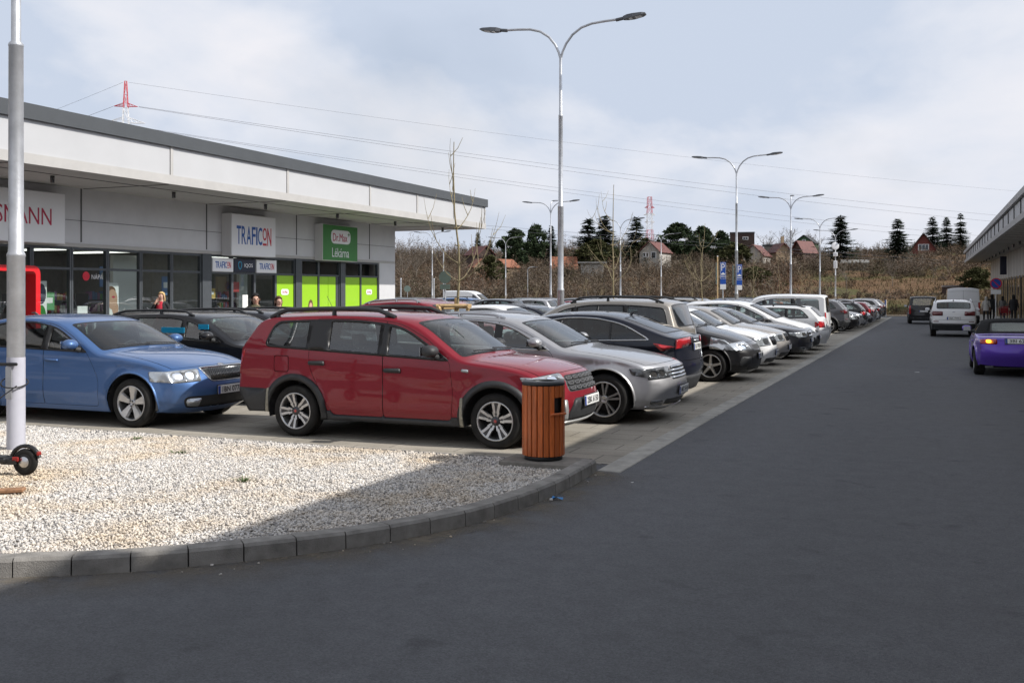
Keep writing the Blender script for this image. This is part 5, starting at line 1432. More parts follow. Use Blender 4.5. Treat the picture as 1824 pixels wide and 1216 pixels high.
# shop interior
IW = pbr('shop_inner_wall', (.26, .26, .255), .8, var=.1); IF = pbr('shop_floor', (.45, .43, .40), .5, var=.1, vscale=3)
b = MB(); b.box((-25.2, (YS+YE)/2, .105), (6.2, YE-YS-.7, .03), IF); b.box((-28.4, (YS+YE)/2, 1.6), (.2, YE-YS-.7, 3), IW); b.box((-25.2, (YS+YE)/2, 3.1), (6.2, YE-YS-.7, .06), IW)
for y in (13, 27.02, 32.3): b.box((-25.2, y, 1.6), (6.0, .14, 2.9), IW)
LBp('interior', b)
GOODS = [pbr('goods_%d' % i, c, .6) for i, c in enumerate(((.4, .05, .05), (.5, .35, .1), (.1, .2, .4), (.45, .45, .42), (.1, .3, .12), (.3, .15, .3)))]
for k, (x, y, L_, rot_) in enumerate(((-24.2, 22.3, 2.2, 0), (-25.6, 18.6, 2.6, 0), (-24.6, 24.9, 1.2, 0), (-23.6, 29.9, 1.3, 1), (-23.4, 27.9, .8, 1), (-24.3, 15.6, 2.4, 0))):
    b = MB()
    for s_ in range(4):
        z = .35+s_*.38; b.box((x, y, z), (.5, L_, .03), GREYD)
        for q in range(int(L_/.11)):
            hh = rnd.uniform(.12, .28); b.box((x+.1, y-L_/2+.07+q*.11, z+.015+hh/2), (.18, .085, hh), GOODS[rnd.randrange(6)])
    for e_ in (-1, 1): b.box((x, y+e_*L_/2, .9), (.5, .03, 1.6), GREYD)
    LBp('shelf', b)
TUBE = pbr('lit_ceiling_lamp', (.9, .9, .88), .4, emit=((1, .97, .90), 2.2))
for k, y in enumerate((17.2, 20.2, 22.9, 25.2, 28.9, 30.6)):
    b = MB(); b.box((-24.6, y, 3.03), (3.0, .12, .05), TUBE); LBp('ceiling_lamp', b)
COLW = pbr('white_partition', (.70, .71, .70), .6)
b = MB(); b.box((-23.3, 24.75, 1.5), (.12, 1.1, 2.8), COLW); b.box((-23.2, 30.5, 1.5), (.1, .5, 2.7), COLW); b.box((-23.7, 29.95, 1.2), (.1, .5, 2.2), pbr('tan_partition', (.40, .33, .22), .6)); LBp('partition', b)
for k, (y, z, w, h, c) in enumerate(((19.9, 2.15, .5, .3, 0), (23.0, 2.2, .32, .6, 2), (25.6, 1.95, .3, .6, 2), (21.0, 1.5, .35, .5, 4), (27.8, 1.7, .5, .35, 1), (23.9, .75, .5, .35, 3), (20.9, .7, .5, .4, 5))):
    b = MB(); b.box((X0-.45, y, z), (.03, w, h), GOODS[c], bev=.004); b.box((X0-.43, y, z+.02), (.006, w*.6, h*.3), M['paper']); tag(b.build('window_display'), ('red display card high beside the portal', 'blue card behind the reclining face poster', 'blue hanging card near the shop pier', 'green display card left of the roundel', 'ochre card in the tobacco shop window', 'small grey display low between two drugstore panes', 'mauve display low beside the portal')[k], 'display card', 'cards behind the shop glass')
# red portal round the drugstore door
RED = pbr('red_portal', (.62, .012, .018), .35, coat=.4)
b = MB(); y1 = 19.95; y0 = 15.2; d = .36; t_ = .15
prof = rpoly([(y0, .1, 0), (y0, 2.44, .25), (y1, 2.44, .25), (y1, .1, 0), (y1-t_, .1, 0), (y1-t_, 2.44-t_, .12), (y0+t_, 2.44-t_, .12), (y0+t_, .1, 0)])
b.prism(prof, 0, d, RED, (Vector((X0+.01, 0, 0)), Vector((0, 1, 0)), Vector((0, 0, 1)), Vector((1, 0, 0))))
LBp('entrance_portal', b)

def sign_box(name, y0, y1, z0, z1, depth, mat, label, cat='sign', x=None, edge=None):
    x = X0 if x is None else x
    r = empty(name, (x, (y0+y1)/2, (z0+z1)/2), 0, label, cat)
    b = MB(); b.box((depth/2, 0, 0), (depth, y1-y0, z1-z0), edge or mat, bev=.012)
    fc = MB(); w, h = (y1-y0)/2-.02, (z1-z0)/2-.02; fc.add([(depth+.003, -w, -h), (depth+.003, w, -h), (depth+.003, w, h), (depth+.003, -w, h)], [(0, 1, 2, 3)], mat)
    o = link('casing', b.mesh('casing'), r); link('sign_face', fc.mesh('sign_face'), r)
    r['depth_m'] = depth
    return r, depth+.006
def facade_text(parent, x, y, z, body, w=None, h=None, mat=None, bold=0, name='lettering'):
    o = link(name, text_mesh(body, w, h, mat, .002, name, bold), parent)
    place_flat(o, (x, y, z), (0, 1, 0), (0, 0, 1)); return o
SW = pbr('sign_white', (.78, .78, .79), .4); SGREY = pbr('sign_edge', (.60, .60, .61), .5); TBLUE = pbr('sign_blue', (.01, .09, .36), .4); TRED = pbr('sign_red', (.55, .008, .03), .4)
DRED = pbr('sign_crimson', (.42, .005, .05), .4); SGREEN = pbr('sign_green', (.035, .20, .035), .45); NAVY = pbr('sign_navy', (.008, .011, .03), .35); CYAN = pbr('sign_cyan', (.05, .35, .55), .4)
r, x = sign_box('shop_sign', 15.6, 20.85, 3.05, 4.42, .30, SW, 'white box sign with crimson capitals above the red portal', edge=SGREY)
facade_text(r, x, .79, .02, 'ROSSMANN', w=2.72, h=.45, mat=DRED)
def traficon(r, x, w, h, y=0, z=0):
    u = w/7.3
    ws = {'T': 1, 'R': 1, 'A': 1.1, 'F': .9, 'I': .32, 'C': 1.0, 'O': 1.0, 'N': .98}; tot = sum(ws.values())+.12*7
    p = y-w/2
    for ch in 'TRAFICON':
        cw = ws[ch]*w/tot; hh = h*.72 if ch == 'O' else h; zz = z+h*.14 if ch == 'O' else z
        facade_text(r, x, p+cw/2, zz, ch, w=cw, h=hh, mat=TRED if ch in 'ON' else TBLUE, bold=.012)
        if ch == 'O':
            b = MB(); b.box((0, 0, 0), (.004, cw*.9, h*.12), TRED); link('underline', b.mesh('underline'), r, (x+.001, p+cw/2, z-h*.44))
        p += cw+.12*w/tot
r, x = sign_box('shop_sign', 27.8, 30.3, 2.98, 4.40, .42, SW, 'large white box sign in blue and red capitals over the tobacco shop', edge=SGREY); traficon(r, x, 1.95, .62)
r, x = sign_box('shop_sign', 27.28, 28.38, 2.43, 2.90, .06, SW, 'small white sign in blue and red capitals beside the navy sign, nearer the glass drugstore', edge=SGREY); traficon(r, x, .82, .22)
r, x = sign_box('shop_sign', 28.42, 29.62, 2.43, 2.90, .05, NAVY, 'small navy sign with a blue drop between two white signs'); facade_text(r, x, .2, 0, 'IQOS', w=.46, h=.15, mat=SW)
b = MB(); P = [(0, .10*math.sin(a)*(1 if math.sin(a) < .2 else .8)-.30, .15*-math.cos(a)*(1.0)) for a in np.linspace(0, 2*math.pi, 25)]; b.tube([(0, -.28+.085*math.sin(a)*(1-.35*math.cos(a+math.pi)), .13*math.cos(a)) for a in np.linspace(0, 2*math.pi, 25)], .016, CYAN, 5, False); link('drop_emblem', b.mesh('drop_emblem'), r, (x, 0, 0))
r, x = sign_box('shop_sign', 29.66, 30.86, 2.43, 2.90, .06, SW, 'small white sign in blue and red capitals next to the lime windows', edge=SGREY); traficon(r, x, .86, .22)
r, x = sign_box('shop_sign', 33.4, 36.0, 2.98, 4.40, .38, SGREEN, 'green box sign with a white pill over the pharmacy', edge=SGREY)
pill = MB(); pill.prism(rpoly([(-.72, -.27, .27), (.72, -.27, .27), (.72, .27, .27), (-.72, .27, .27)]), 0, .012, SW, (Vector((0, 0, 0)), Vector((0, 1, 0)), Vector((0, 0, 1)), Vector((1, 0, 0)))); link('pill_emblem', pill.mesh('pill_emblem'), r, (x, 0, .24))
facade_text(r, x+.016, -.06, .22, 'Dr.Max', w=1.06, h=.31, mat=DRED, bold=.0); facade_text(r, x+.016, .58, .36, '+', w=.15, h=.15, mat=SGREEN, bold=.02)
facade_text(r, x, 0, -.38, 'Lékárna', w=1.25, h=.36, mat=SW)
# prints on the lime panes
PINK = pbr('print_skin', (.55, .33, .25), .5); HAIR = pbr('print_brown', (.12, .06, .03), .5)
def flat_disc(parent, name, y, z, ry, rz_, mat, x=X0-.032, n=20):
    b = MB(); b.add([(0, ry*math.cos(2*math.pi*k/n), rz_*math.sin(2*math.pi*k/n)) for k in range(n)], [tuple(range(n))], mat)
    o = link(name, b.mesh(name), parent); o.location = Vector((x, y, z))-(Vector(LB.location) if parent is LB else Vector()); return o
for (yc, z, kd) in ((31.5, 1.75, 'pill'), (37.62, 1.75, 'pill'), (31.6, .72, 'cross'), (37.6, .60, 'cross')):
    r = empty('window_sticker', (X0-.030, yc, z), 0, {('pill', True): 'small white pill sticker on the lime window next to the tobacco shop', ('pill', False): 'small white pill sticker on the last lime window', ('cross', True): 'round red sticker low on the lime window next to the tobacco shop', ('cross', False): 'round red sticker with a white cross on the last lime window'}[(kd, yc < 33)], 'sticker')
    if kd == 'pill':
        b = MB(); b.prism(rpoly([(-.24, -.11, .11), (.24, -.11, .11), (.24, .11, .11), (-.24, .11, .11)]), 0, .004, SW, (Vector((0, 0, 0)), Vector((0, 1, 0)), Vector((0, 0, 1)), Vector((1, 0, 0)))); link('backing', b.mesh('backing'), r)
        facade_text(r, .008, 0, 0, 'Dr.Max', w=.32, h=.09, mat=DRED)
    else:
        b = MB(); b.prism(ring((0, 0), .2, 24), 0, .004, TRED, (Vector((0, 0, 0)), Vector((0, 1, 0)), Vector((0, 0, 1)), Vector((1, 0, 0)))); link('backing', b.mesh('backing'), r)
        facade_text(r, .008, 0, 0, '+', w=.2, h=.2, mat=SW, bold=.03)
r = empty('window_print', (X0-.030, 33.2, .95), 0, 'printed picture of a brown haired woman on a lime window', 'print')
for nm_, y, z, a, c, mt in (('hair', 0, .25, .16, .26, HAIR), ('face', 0, .25, .10, .14, PINK), ('torso', 0, -.22, .20, .24, SW), ('arm', -.28, -.16, .25, .06, TRED)):
    b = MB(); b.add([(0, a*math.cos(2*math.pi*k/20), c*math.sin(2*math.pi*k/20)) for k in range(20)], [tuple(range(20))], mt); link(nm_, b.mesh(nm_), r, ({'hair': .002, 'face': .006, 'torso': .004, 'arm': .003}[nm_], y, z))
# posters and stickers behind the drugstore glass
def poster(y0, y1, z0, z1, x, label, parts, cat='poster'):
    r = empty('poster', (x, (y0+y1)/2, (z0+z1)/2), 0, label, cat)
    b = MB(); b.box((0, 0, 0), (.03, y1-y0, z1-z0), M['paper']); link('board', b.mesh('board'), r)
    for (nm_, y, z, a, c, mt, dx) in parts:
        b = MB(); b.add([(0, a*math.cos(2*math.pi*k/22), c*math.sin(2*math.pi*k/22)) for k in range(22)], [tuple(range(22))], mt); link(nm_, b.mesh(nm_), r, (.018+dx, y, z))
    return r
SKIN2 = pbr('poster_skin', (.45, .27, .18), .5)
poster(22.78, 23.32, .95, 2.02, -22.2, 'tall pale poster of a reclining face in the drugstore window', (('hair', -.05, .30, .2, .14, HAIR, 0), ('face', .02, .05, .2, .3, SKIN2, .002), ('lips', .06, .12, .06, .03, DRED, .004), ('neck', .13, -.22, .13, .2, SKIN2, .001)))
r = poster(21.75, 22.12, .55, 1.35, -22.2, 'small white poster with a red disc low in the drugstore window', (('disc', .04, -.02, .15, .19, TRED, 0),)); facade_text(r, .022, .04, -.02, '2+1', w=.2, h=.12, mat=SW)
poster(20.35, 20.72, .75, 2.05, -22.25, 'narrow green and black advert beside the red portal', (('green_patch', 0, -.3, .16, .3, SGREEN, 0), ('dark_patch', 0, .3, .16, .28, NAVY, 0)))
r = empty('window_lettering', (X0-.03, 22.15, 2.2), 0, 'red roundel and pale lettering high on the drugstore window', 'sign')
b = MB(); b.prism(ring((0, 0), .13, 24), 0, .004, TRED, (Vector((0, 0, 0)), Vector((0, 1, 0)), Vector((0, 0, 1)), Vector((1, 0, 0)))); link('roundel', b.mesh('roundel'), r, (0, -.24, 0)); facade_text(r, .006, .17, 0, 'NÁPA', w=.42, h=.17, mat=SGREY)
r, x = sign_box('notice', 29.0, 29.3, 1.2, 1.65, .01, M['paper'], 'white paper notice on the tobacco shop door', 'notice', x=X0-.045)
r, x = sign_box('notice', 28.6, 29.15, 1.75, 2.1, .01, GOODS[0], 'red and black picture card in the tobacco shop door', 'notice', x=X0-.3)
# low red and white barrier board in front of the drugstore
# ------------------------------------------------------------------ right shop building
RX, RW, RE = 3.5, 5.7, 110.0
RB = empty('shop_building', (RW, 50, 0), 0, 'long shaded retail building with a grey canopy along the road', 'building')
def RBp(name, b):
    o = link(name, b.mesh(name), RB); o.location = -Vector(RB.location); return o
RG = pbr('grey_canopy_panel', (.44, .44, .45), .5, var=.05, vscale=1.2, metal=.1); RT = pbr('grey_canopy_trim', (.36, .35, .345), .55, var=.06); RSO = pbr('canopy_soffit_boards', (.34, .32, .29), .6, var=.08, vscale=1.5)
RWM = pbr('beige_wall_panel', (.40, .37, .33), .7, var=.08, vscale=1.2)
y0, y1 = -30, RE
b = MB(); b.box((RX+9, (y0+y1)/2, 4.70), (18-.06, y1-y0-.06, .1), RSO); b.box((RX+9.2, (y0+y1)/2, 5.25), (17.4, y1-y0-.5, .8), ROOFM)
b.box((RX+.05, (y0+y1)/2, 4.76), (.12, y1-y0, .26), RT); b.box((RX+.03, (y0+y1)/2, 5.66), (.22, y1-y0+.1, .26), RT); b.box((RX+9, y1-.05, 4.76), (17.8, .12, .26), RT); b.box((RX+9.1, y1-.04, 5.66), (17.7, .22, .26), RT)
for y in np.arange(y0+1, y1, 3.4): b.box((RX+.045, y, 5.21), (.05, .07, .62), DSEAM)
b.box((RX+.06, (y0+y1)/2, 5.515), (.04, y1-y0, .03), DSEAM)
for y in np.arange(y0+.5, y1, 1.7): b.box((RX+1.2, y, 4.645), (2.0, .03, .012), DSEAM)
RBp('canopy', b)
# taller entrance block towards the camera's side of the road
b = MB(); b.box((RX+6.03, -8.3, 5.95), (12, 38.2, 1.2), RG); b.box((RX+6.03, -11, 6.73), (12, 33.4, .36), RG); RBp('parapet', b)
for a, c in zip(np.arange(y0+1, y1, 3.4), np.arange(y0+1, y1, 3.4)[1:]):
    if c > 8:
        b = MB(); b.box((RX+.10, (a+c)/2, 5.2), (.08, c-a-.09, .60), RG); RBp('fascia_panel', b)
for k in range(24):
    y = 107-4.3*k
    b = MB(); b.lathe([(.001, 4.46), (.06, 4.46), (.06, 4.645)], M['gloss'], 10, c=(RX+1.4, y, 0)); RBp('downlight', b)
b = MB(); b.box((RW+.15, (y0+y1-3)/2, 3.75), (.3, y1-3-y0, 1.9), RWM); b.box((RW+8, y1-3.15, 2.1), (15.7, .3, 5.2), RWM)
b.box((RW+.15, 104.5, 1.15), (.3, 5, 3.3), RWM)
for y in np.arange(y0, y1-4, 2.6): b.box((RW-.003, y, 3.75), (.008, .03, 1.9), DSEAM)
RBp('wall', b)
b = MB(); b.box((RW+3.2, 40, 1.6), (.1, 124, 3), IW); b.box((RW+1.7, 40, .125), (3.0, 124, .02), IF); RBp('interior', b)
for k, y in enumerate(np.arange(66, 101.9, 4.0)):
    f = MB(); f.box((RW+.06, y+.04, 1.15), (.1, .08, 3.3), GREYD); f.box((RW+.06, y+2.0, 2.74), (.1, 3.9, .1), GREYD); fo = RBp('window_frame', f)
    g = MB(); g.add([(RW+.05, y+.08, -.45), (RW+.05, y+4, -.45), (RW+.05, y+4, 2.7), (RW+.05, y+.08, 2.7)], [(3, 2, 1, 0)], M['shopglass']); link('pane', g.mesh('pane'), fo)
SLAT = pbr('timber_slat', (.42, .30, .16), .6, var=.2)
for y in np.arange(67, 101.5, 2.3):
    b = MB(); b.box((RW-.05, y, 1.2), (.055, .12, 3.3), SLAT, bev=.006); RBp('slat', b)
b = MB(); b.box((RW+.15, 14, 1.45), (.3, 104-.6-.5, 2.7), RWM); RBp('wall', b)
r, x = sign_box('banner_sign', 0, .10, 3.05, 4.42, .45, NAVY, 'dark blue banner sign projecting from the beige wall under the canopy', x=RW-.6); r.location.y = 84
# ------------------------------------------------------------------ hillside: brush, trees, cottages, pylons
FWD = Vector((-math.sin(YAW), math.cos(YAW))); RGT = Vector((math.cos(YAW), math.sin(YAW)))
def at(px, Z):
    """ground position seen in column px at depth Z"""
    p = FWD*Z+RGT*((px-912)/1800*Z); return p.x, p.y
def zat(py, Z): return 1.75+(520-py)/1800*Z
def hz(x, y): return float(hill(np.array([x]), np.array([y]))[0])

def mat_twigs(name, cols, leaf=False):
    m, t, out = newmat(name)
    b = t('ShaderNodeBsdfPrincipled', i={'Roughness': .85, 'Specular IOR Level': .15})
    geo = t('ShaderNodeNewGeometry'); tc = t('ShaderNodeTexCoord')
    n = t('ShaderNodeTexNoise', i={'Scale': .10 if not leaf else .5, 'Detail': 3}); t.link(tc.outputs['Object'], n.inputs['Vector'])
    ad = t('ShaderNodeMath', operation='MULTIPLY_ADD'); ad.inputs[1].default_value = .35 if leaf or 'grass' in name else .16; t.link(geo.outputs['Random Per Island'], ad.inputs[0])
    if not leaf and 'grass' not in name:
        at_ = t('ShaderNodeAttribute', attribute_name='tint'); a2 = t('ShaderNodeMath', operation='MULTIPLY_ADD'); a2.inputs[1].default_value = .5; t.link(at_.outputs['Fac'], a2.inputs[0])
        sc0 = t('ShaderNodeMapRange', i={'From Min': .35, 'From Max': .65, 'To Min': 0, 'To Max': .34}); t.link(n.outputs['Fac'], sc0.inputs['Value']); t.link(sc0.outputs[0], a2.inputs[2])
    sc = t('ShaderNodeMapRange', i={'From Min': .3, 'From Max': .7, 'To Min': 0, 'To Max': .65}); t.link(n.outputs['Fac'], sc.inputs['Value']); t.link(sc.outputs[0] if leaf or 'grass' in name else a2.outputs[0], ad.inputs[2])
    r = t('ShaderNodeValToRGB'); e = r.color_ramp.elements
    e[0].color = (*cols[0], 1); e[1].color = (*cols[-1], 1)
    for i, c in enumerate(cols[1:-1]): k = e.new((i+1)/(len(cols)-1)); k.color = (*c, 1)
    t.link(ad.outputs[0], r.inputs[0]); t.link(r.outputs[0], b.inputs['Base Color']); t.link(b.outputs[0], out.inputs['Surface']); return m
BRUSH = mat_twigs('bare_brush', ((.042, .050, .024), (.078, .064, .038), (.092, .071, .052), (.135, .097, .066), (.165, .142, .115), (.165, .09, .054), (.11, .082, .066)))
def tri_mesh(name, P, mat):
    """P: n x 3 x 3 triangles"""
    n = len(P); me = bpy.data.meshes.new(name); me.vertices.add(n*3); me.vertices.foreach_set('co', P.reshape(-1).astype(np.float32))
    me.loops.add(n*3); me.loops.foreach_set('vertex_index', np.arange(n*3, dtype=np.int32))
    me.polygons.add(n); me.polygons.foreach_set('loop_start', np.arange(0, n*3, 3, dtype=np.int32)); me.polygons.foreach_set('loop_total', np.full(n, 3, np.int32))
    me.materials.append(mat); me.update(calc_edges=True); return me
def brush():
    rg = np.random.default_rng(11); T = []; TT = []
    N = 5200
    x = rg.uniform(-135, 60, N); y = 106+rg.uniform(0, 1, N)**1.15*100
    inv = (y > 107+6*smooth(-20, -80, x))
    # the mown terrace and the grassy patch stay open
    inv &= ~((x > -16) & (x < 9) & (y > 134) & (y < 141) & (rg.random(N) < .85))
    inv &= ~((x > 0) & (x < 14) & (y > 143) & (y < 158) & (rg.random(N) < .8))
    inv &= ~((x > -20) & (y < 134) & (rg.random(N) < .45))
    x, y = x[inv], y[inv]; nb = 1500   # a belt of taller bare growth behind the cottages
    x = np.concatenate([x, rg.uniform(-170, 75, nb)]); y = np.concatenate([y, rg.uniform(192, 236, nb)]); belt_ = np.arange(len(x)) >= len(x)-nb
    z = hill(x, y)
    low = smooth(-22, -4, x)*(1-smooth(138, 152, y))
    up = smooth(150, 185, y)
    tall = rg.random(len(x)) < .10
    H = rg.gamma(5, .36, len(x))*(1-.74*low)*(1-.5*up)*np.where(tall, 1.9, 1)+.3
    H = np.where(belt_, (rg.gamma(7, .5, len(x))+1.2+2*vnoise(x/9, y/9, 2))*(.85-.5*smooth(-60, -15, x)), H)
    for i in range(len(x)):
        h = H[i]; k = int(7+4*h); sp = h*.62
        a = rg.uniform(0, 6.28, k); rr = sp*np.sqrt(rg.uniform(0, 1, k)); L = h*rg.uniform(.35, .95, k)*np.sqrt(np.clip(1.05-(rr/sp)**2*.75, .1, 1))
        b0 = np.stack([x[i]+np.cos(a)*rr*.3, y[i]+np.sin(a)*rr*.3, np.full(k, z[i]-.1)], 1)
        tip = np.stack([x[i]+np.cos(a)*rr*1.15, y[i]+np.sin(a)*rr*1.15, z[i]+L], 1)
        w = np.stack([np.cos(a+1.57), np.sin(a+1.57), np.zeros(k)], 1)*.022
        T.append(np.stack([b0-w, b0+w, tip], 1))
        m = 12
        t = rg.uniform(.35, 1, (k, m, 1)); q = b0[:, None]+(tip-b0)[:, None]*t
        d = rg.normal(0, 1, (k, m, 3)); d[..., 2] = np.abs(d[..., 2])*.8+.1; d /= np.linalg.norm(d, axis=-1)[..., None]
        e = q+d*rg.uniform(.15, .5, (k, m, 1))*(.4+.2*h); ww = rg.normal(0, .026, (k, m, 3))
        T.append(np.stack([q-ww, q+ww, e], 2).reshape(-1, 3, 3)); TT.append(np.full(k+k*m, rg.random()))
    P = np.concatenate(T); me = tri_mesh('undergrowth', P, BRUSH); me.attributes.new('tint', 'FLOAT', 'FACE').data.foreach_set('value', np.concatenate(TT).astype(np.float32))
    tag(link('undergrowth', me), 'brown leafless undergrowth covering the hillside', 'undergrowth', kind='stuff')
brush()
GRASS = mat_twigs('dry_grass', ((.085, .085, .03), (.13, .095, .05), (.17, .125, .07), (.14, .075, .04)))
def dry_grass():
    rg = np.random.default_rng(4); N = 26000
    x = rg.uniform(-40, 25, N); y = rg.uniform(104.5, 160, N); z = hill(x, y)
    k = (y < 112) | ((y > 133) & (y < 142)) | ((x > -2) & (y < 160)); x, y, z = x[k], y[k], z[k]; n = len(x)
    a = rg.uniform(0, 6.28, n); h = rg.uniform(.15, .5, n); w = np.stack([np.cos(a), np.sin(a), 0*a], 1)*.06
    p = np.stack([x, y, z-.03], 1); tip = p+np.stack([rg.normal(0, .15, n), rg.normal(0, .15, n), h], 1)
    tag(link('dry_grass', tri_mesh('dry_grass', np.stack([p-w, p+w, tip], 1), GRASS)), 'tufts of dry grass on the bank behind the car park', 'grass', kind='stuff')
dry_grass()

NEED = mat_twigs('spruce_needles', ((.030, .048, .034), (.046, .068, .046), (.070, .092, .062), (.11, .125, .092)), True)
PINE = mat_twigs('pine_needles', ((.026, .042, .022), (.042, .062, .030), (.065, .082, .042)), True)
OLIVE = mat_twigs('olive_foliage', ((.04, .046, .018), (.062, .064, .026), (.09, .082, .04)), True)
BARK = pbr('bark', (.09, .07, .055), .9, var=.35, vscale=9); BARKL = pbr('grey_bark', (.15, .125, .10), .9, var=.3, vscale=6)
def spruce_mesh(seed, H=1.0, rad=.26, dens=1.0, blue=False):
    """unit-height spruce: whorls of drooping branches hung with sprays"""
    rg = np.random.default_rng(seed); T = []
    nw = int(26*dens)
    for i in range(nw):
        f = i/(nw-1); z = .10+.88*f; R_ = rad*(1-f)**.72*rg.uniform(.70, 1.18)+.012
        if 3 < i < nw-4 and rg.random() < .10: continue
        nb = max(4, int(11*(1-f)+4)); a0 = rg.uniform(0, 6.28)
        for k in range(nb):
            a = a0+6.28*k/nb+rg.normal(0, .18); r = R_*rg.uniform(.62, 1.12)
            d = np.array([math.cos(a), math.sin(a), 0]); s_ = np.array([-d[1], d[0], 0])
            m = 9; zz0 = z+rg.normal(0, .008)
            for j in range(m):
                u = (j+.6)/m; droop = -.32*r*u+.30*r*max(0, u-.55)
                p = d*r*u+np.array([0, 0, zz0+droop])
                L = .055*(1.15-u)*(.5+rad/.26*.6); 
                for sg in (-1, 1):
                    tipv = p+s_*sg*L*rg.uniform(.5, 1.25)+d*L*.55+np.array([0, 0, -L*rg.uniform(.1, .75)])
                    w = d*.014
                    T.append([p-w, p+w, tipv])
                tp_ = p+d*L*.8+np.array([0, 0, rg.normal(.1, .3)*L]); T.append([p-s_*.010, p+s_*.010, tp_])
    return np.array(T)
def pine_mesh(seed, rad=.36):
    rg = np.random.default_rng(seed); T = []
    for c in range(64):
        th = rg.uniform(0, 6.28); f = rg.uniform(0, 1); zc = .30+.66*f; rr = rad*math.sin(math.pi*min(1, .22+.80*f))**.7*math.sqrt(rg.uniform(0, 1))
        cx, cy = rr*math.cos(th), rr*math.sin(th); cr = rg.uniform(.055, .12)
        n = 95; v = rg.normal(0, 1, (n, 3)); v /= np.linalg.norm(v, axis=1)[:, None]
        p = np.array([cx, cy, zc])+v*cr*rg.uniform(.3, 1, (n, 1))*np.array([1, 1, .62])
        w = rg.normal(0, .017, (n, 3)); tip = p+v*.035+rg.normal(0, .012, (n, 3))
        T.append(np.stack([p-w, p+w, tip], 1))
    return np.concatenate(T)
CROWN = {}
def crown(kind, seed):
    k = (kind, seed)
    if k not in CROWN:
        if kind == 'spruce': CROWN[k] = tri_mesh('crown', spruce_mesh(seed, rad=.27), NEED)
        elif kind == 'slim': CROWN[k] = tri_mesh('crown', spruce_mesh(seed, rad=.19, dens=1.1), NEED)
        elif kind == 'olive': CROWN[k] = tri_mesh('crown', pine_mesh(seed, .40), OLIVE)
        else: CROWN[k] = tri_mesh('crown', pine_mesh(seed), PINE)
    return CROWN[k]
def evergreen(px, Z, top, wide, kind, seed, label, group='evergreens on the ridge'):
    x, y = at(px, Z); z0 = hz(x, y)-.2; H = zat(top, Z)-z0
    r = empty('conifer' if kind in ('spruce', 'slim') else 'evergreen_tree', (x, y, z0), rnd.uniform(0, 6), label, 'tree', group)
    c = link('crown', crown(kind, seed), r); rw = {'spruce': .27, 'slim': .19, 'olive': .40, 'pine': .36}[kind]
    s = wide*(2.0 if kind in ('spruce', 'slim') else 1.2)/1800*Z/2/rw; c.scale = (s, s, H)
    b = MB(); b.tube([(0, 0, 0), (0, 0, H*.45), (0, 0, H*.96)], [H*.022, H*.014, H*.003], BARK, 7); link('trunk', b.mesh('trunk'), r)
for a in ((917, 185, 408, 52, 'pine', 1, 'broad dark pine left of the tall pines, behind the two-armed street lamp'), (955, 190, 399, 40, 'pine', 2, 'tall dense dark pine on the ridge, just left of the nearest median lamp pole'), (982, 192, 401, 22, 'slim', 3, 'slim dark spruce pressed against the tall round pine'),
          (1048, 175, 390, 56, 'spruce', 4, 'ragged spruce beside the taller pointed spruce over the flat shed'), (1077, 180, 383, 46, 'slim', 5, 'tallest pointed dark spruce, right of the ragged spruce'), (1133, 188, 386, 46, 'spruce', 6, 'grey green spruce just left of the red and white mast'),
          (1207, 192, 398, 66, 'pine', 7, 'broad pine behind the white gabled cottage'), (1250, 195, 404, 44, 'pine', 8, 'round pine between the broad pine and the dark slate house'), (1284, 180, 412, 40, 'pine', 9, 'low round pine next to the dark slate house'),
          (1497, 165, 384, 50, 'spruce', 10, 'large dark spruce behind the far lamps, left of the grey shed'), (1599, 160, 389, 42, 'spruce', 11, 'lone spruce standing left of the red A-frame cottage'), (1661, 185, 386, 30, 'spruce', 12, 'first spruce right of the red A-frame cottage'),
          (1686, 186, 387, 28, 'spruce', 13, 'middle spruce of the three right of the red cottage'), (1711, 186, 380, 27, 'spruce', 14, 'slender third spruce nearest the right canopy'), (851, 205, 414, 16, 'slim', 3, 'small distant spruce above the dark red cottage'),
          (873, 200, 428, 20, 'spruce', 4, 'short spruce beside the dark red cottage roof')): evergreen(*a)
for a in ((875, 150, 455, 44, 'olive', 21, 'olive green bush tree below the dark red cottage'), (1005, 160, 478, 26, 'olive', 22, 'small green shrub by the orange roof'), (1310, 150, 432, 54, 'olive', 23, 'olive leafy tree before the dark slate house'), (1345, 130, 474, 54, 'olive', 24, 'dark green shrub behind the two parking signs'),
          (1063, 172, 428, 70, 'olive', 25, 'dull green evergreen mass below the two spruces'), (1150, 178, 425, 40, 'olive', 26, 'dull green tree behind the white gabled cottage'), (1738, 118, 476, 48, 'olive', 27, 'dark green tree under the end of the right canopy'), (1378, 128, 500, 40, 'olive', 28, 'low dark shrub at the foot of the bank')): evergreen(*a, group='green shrubs on the slope')

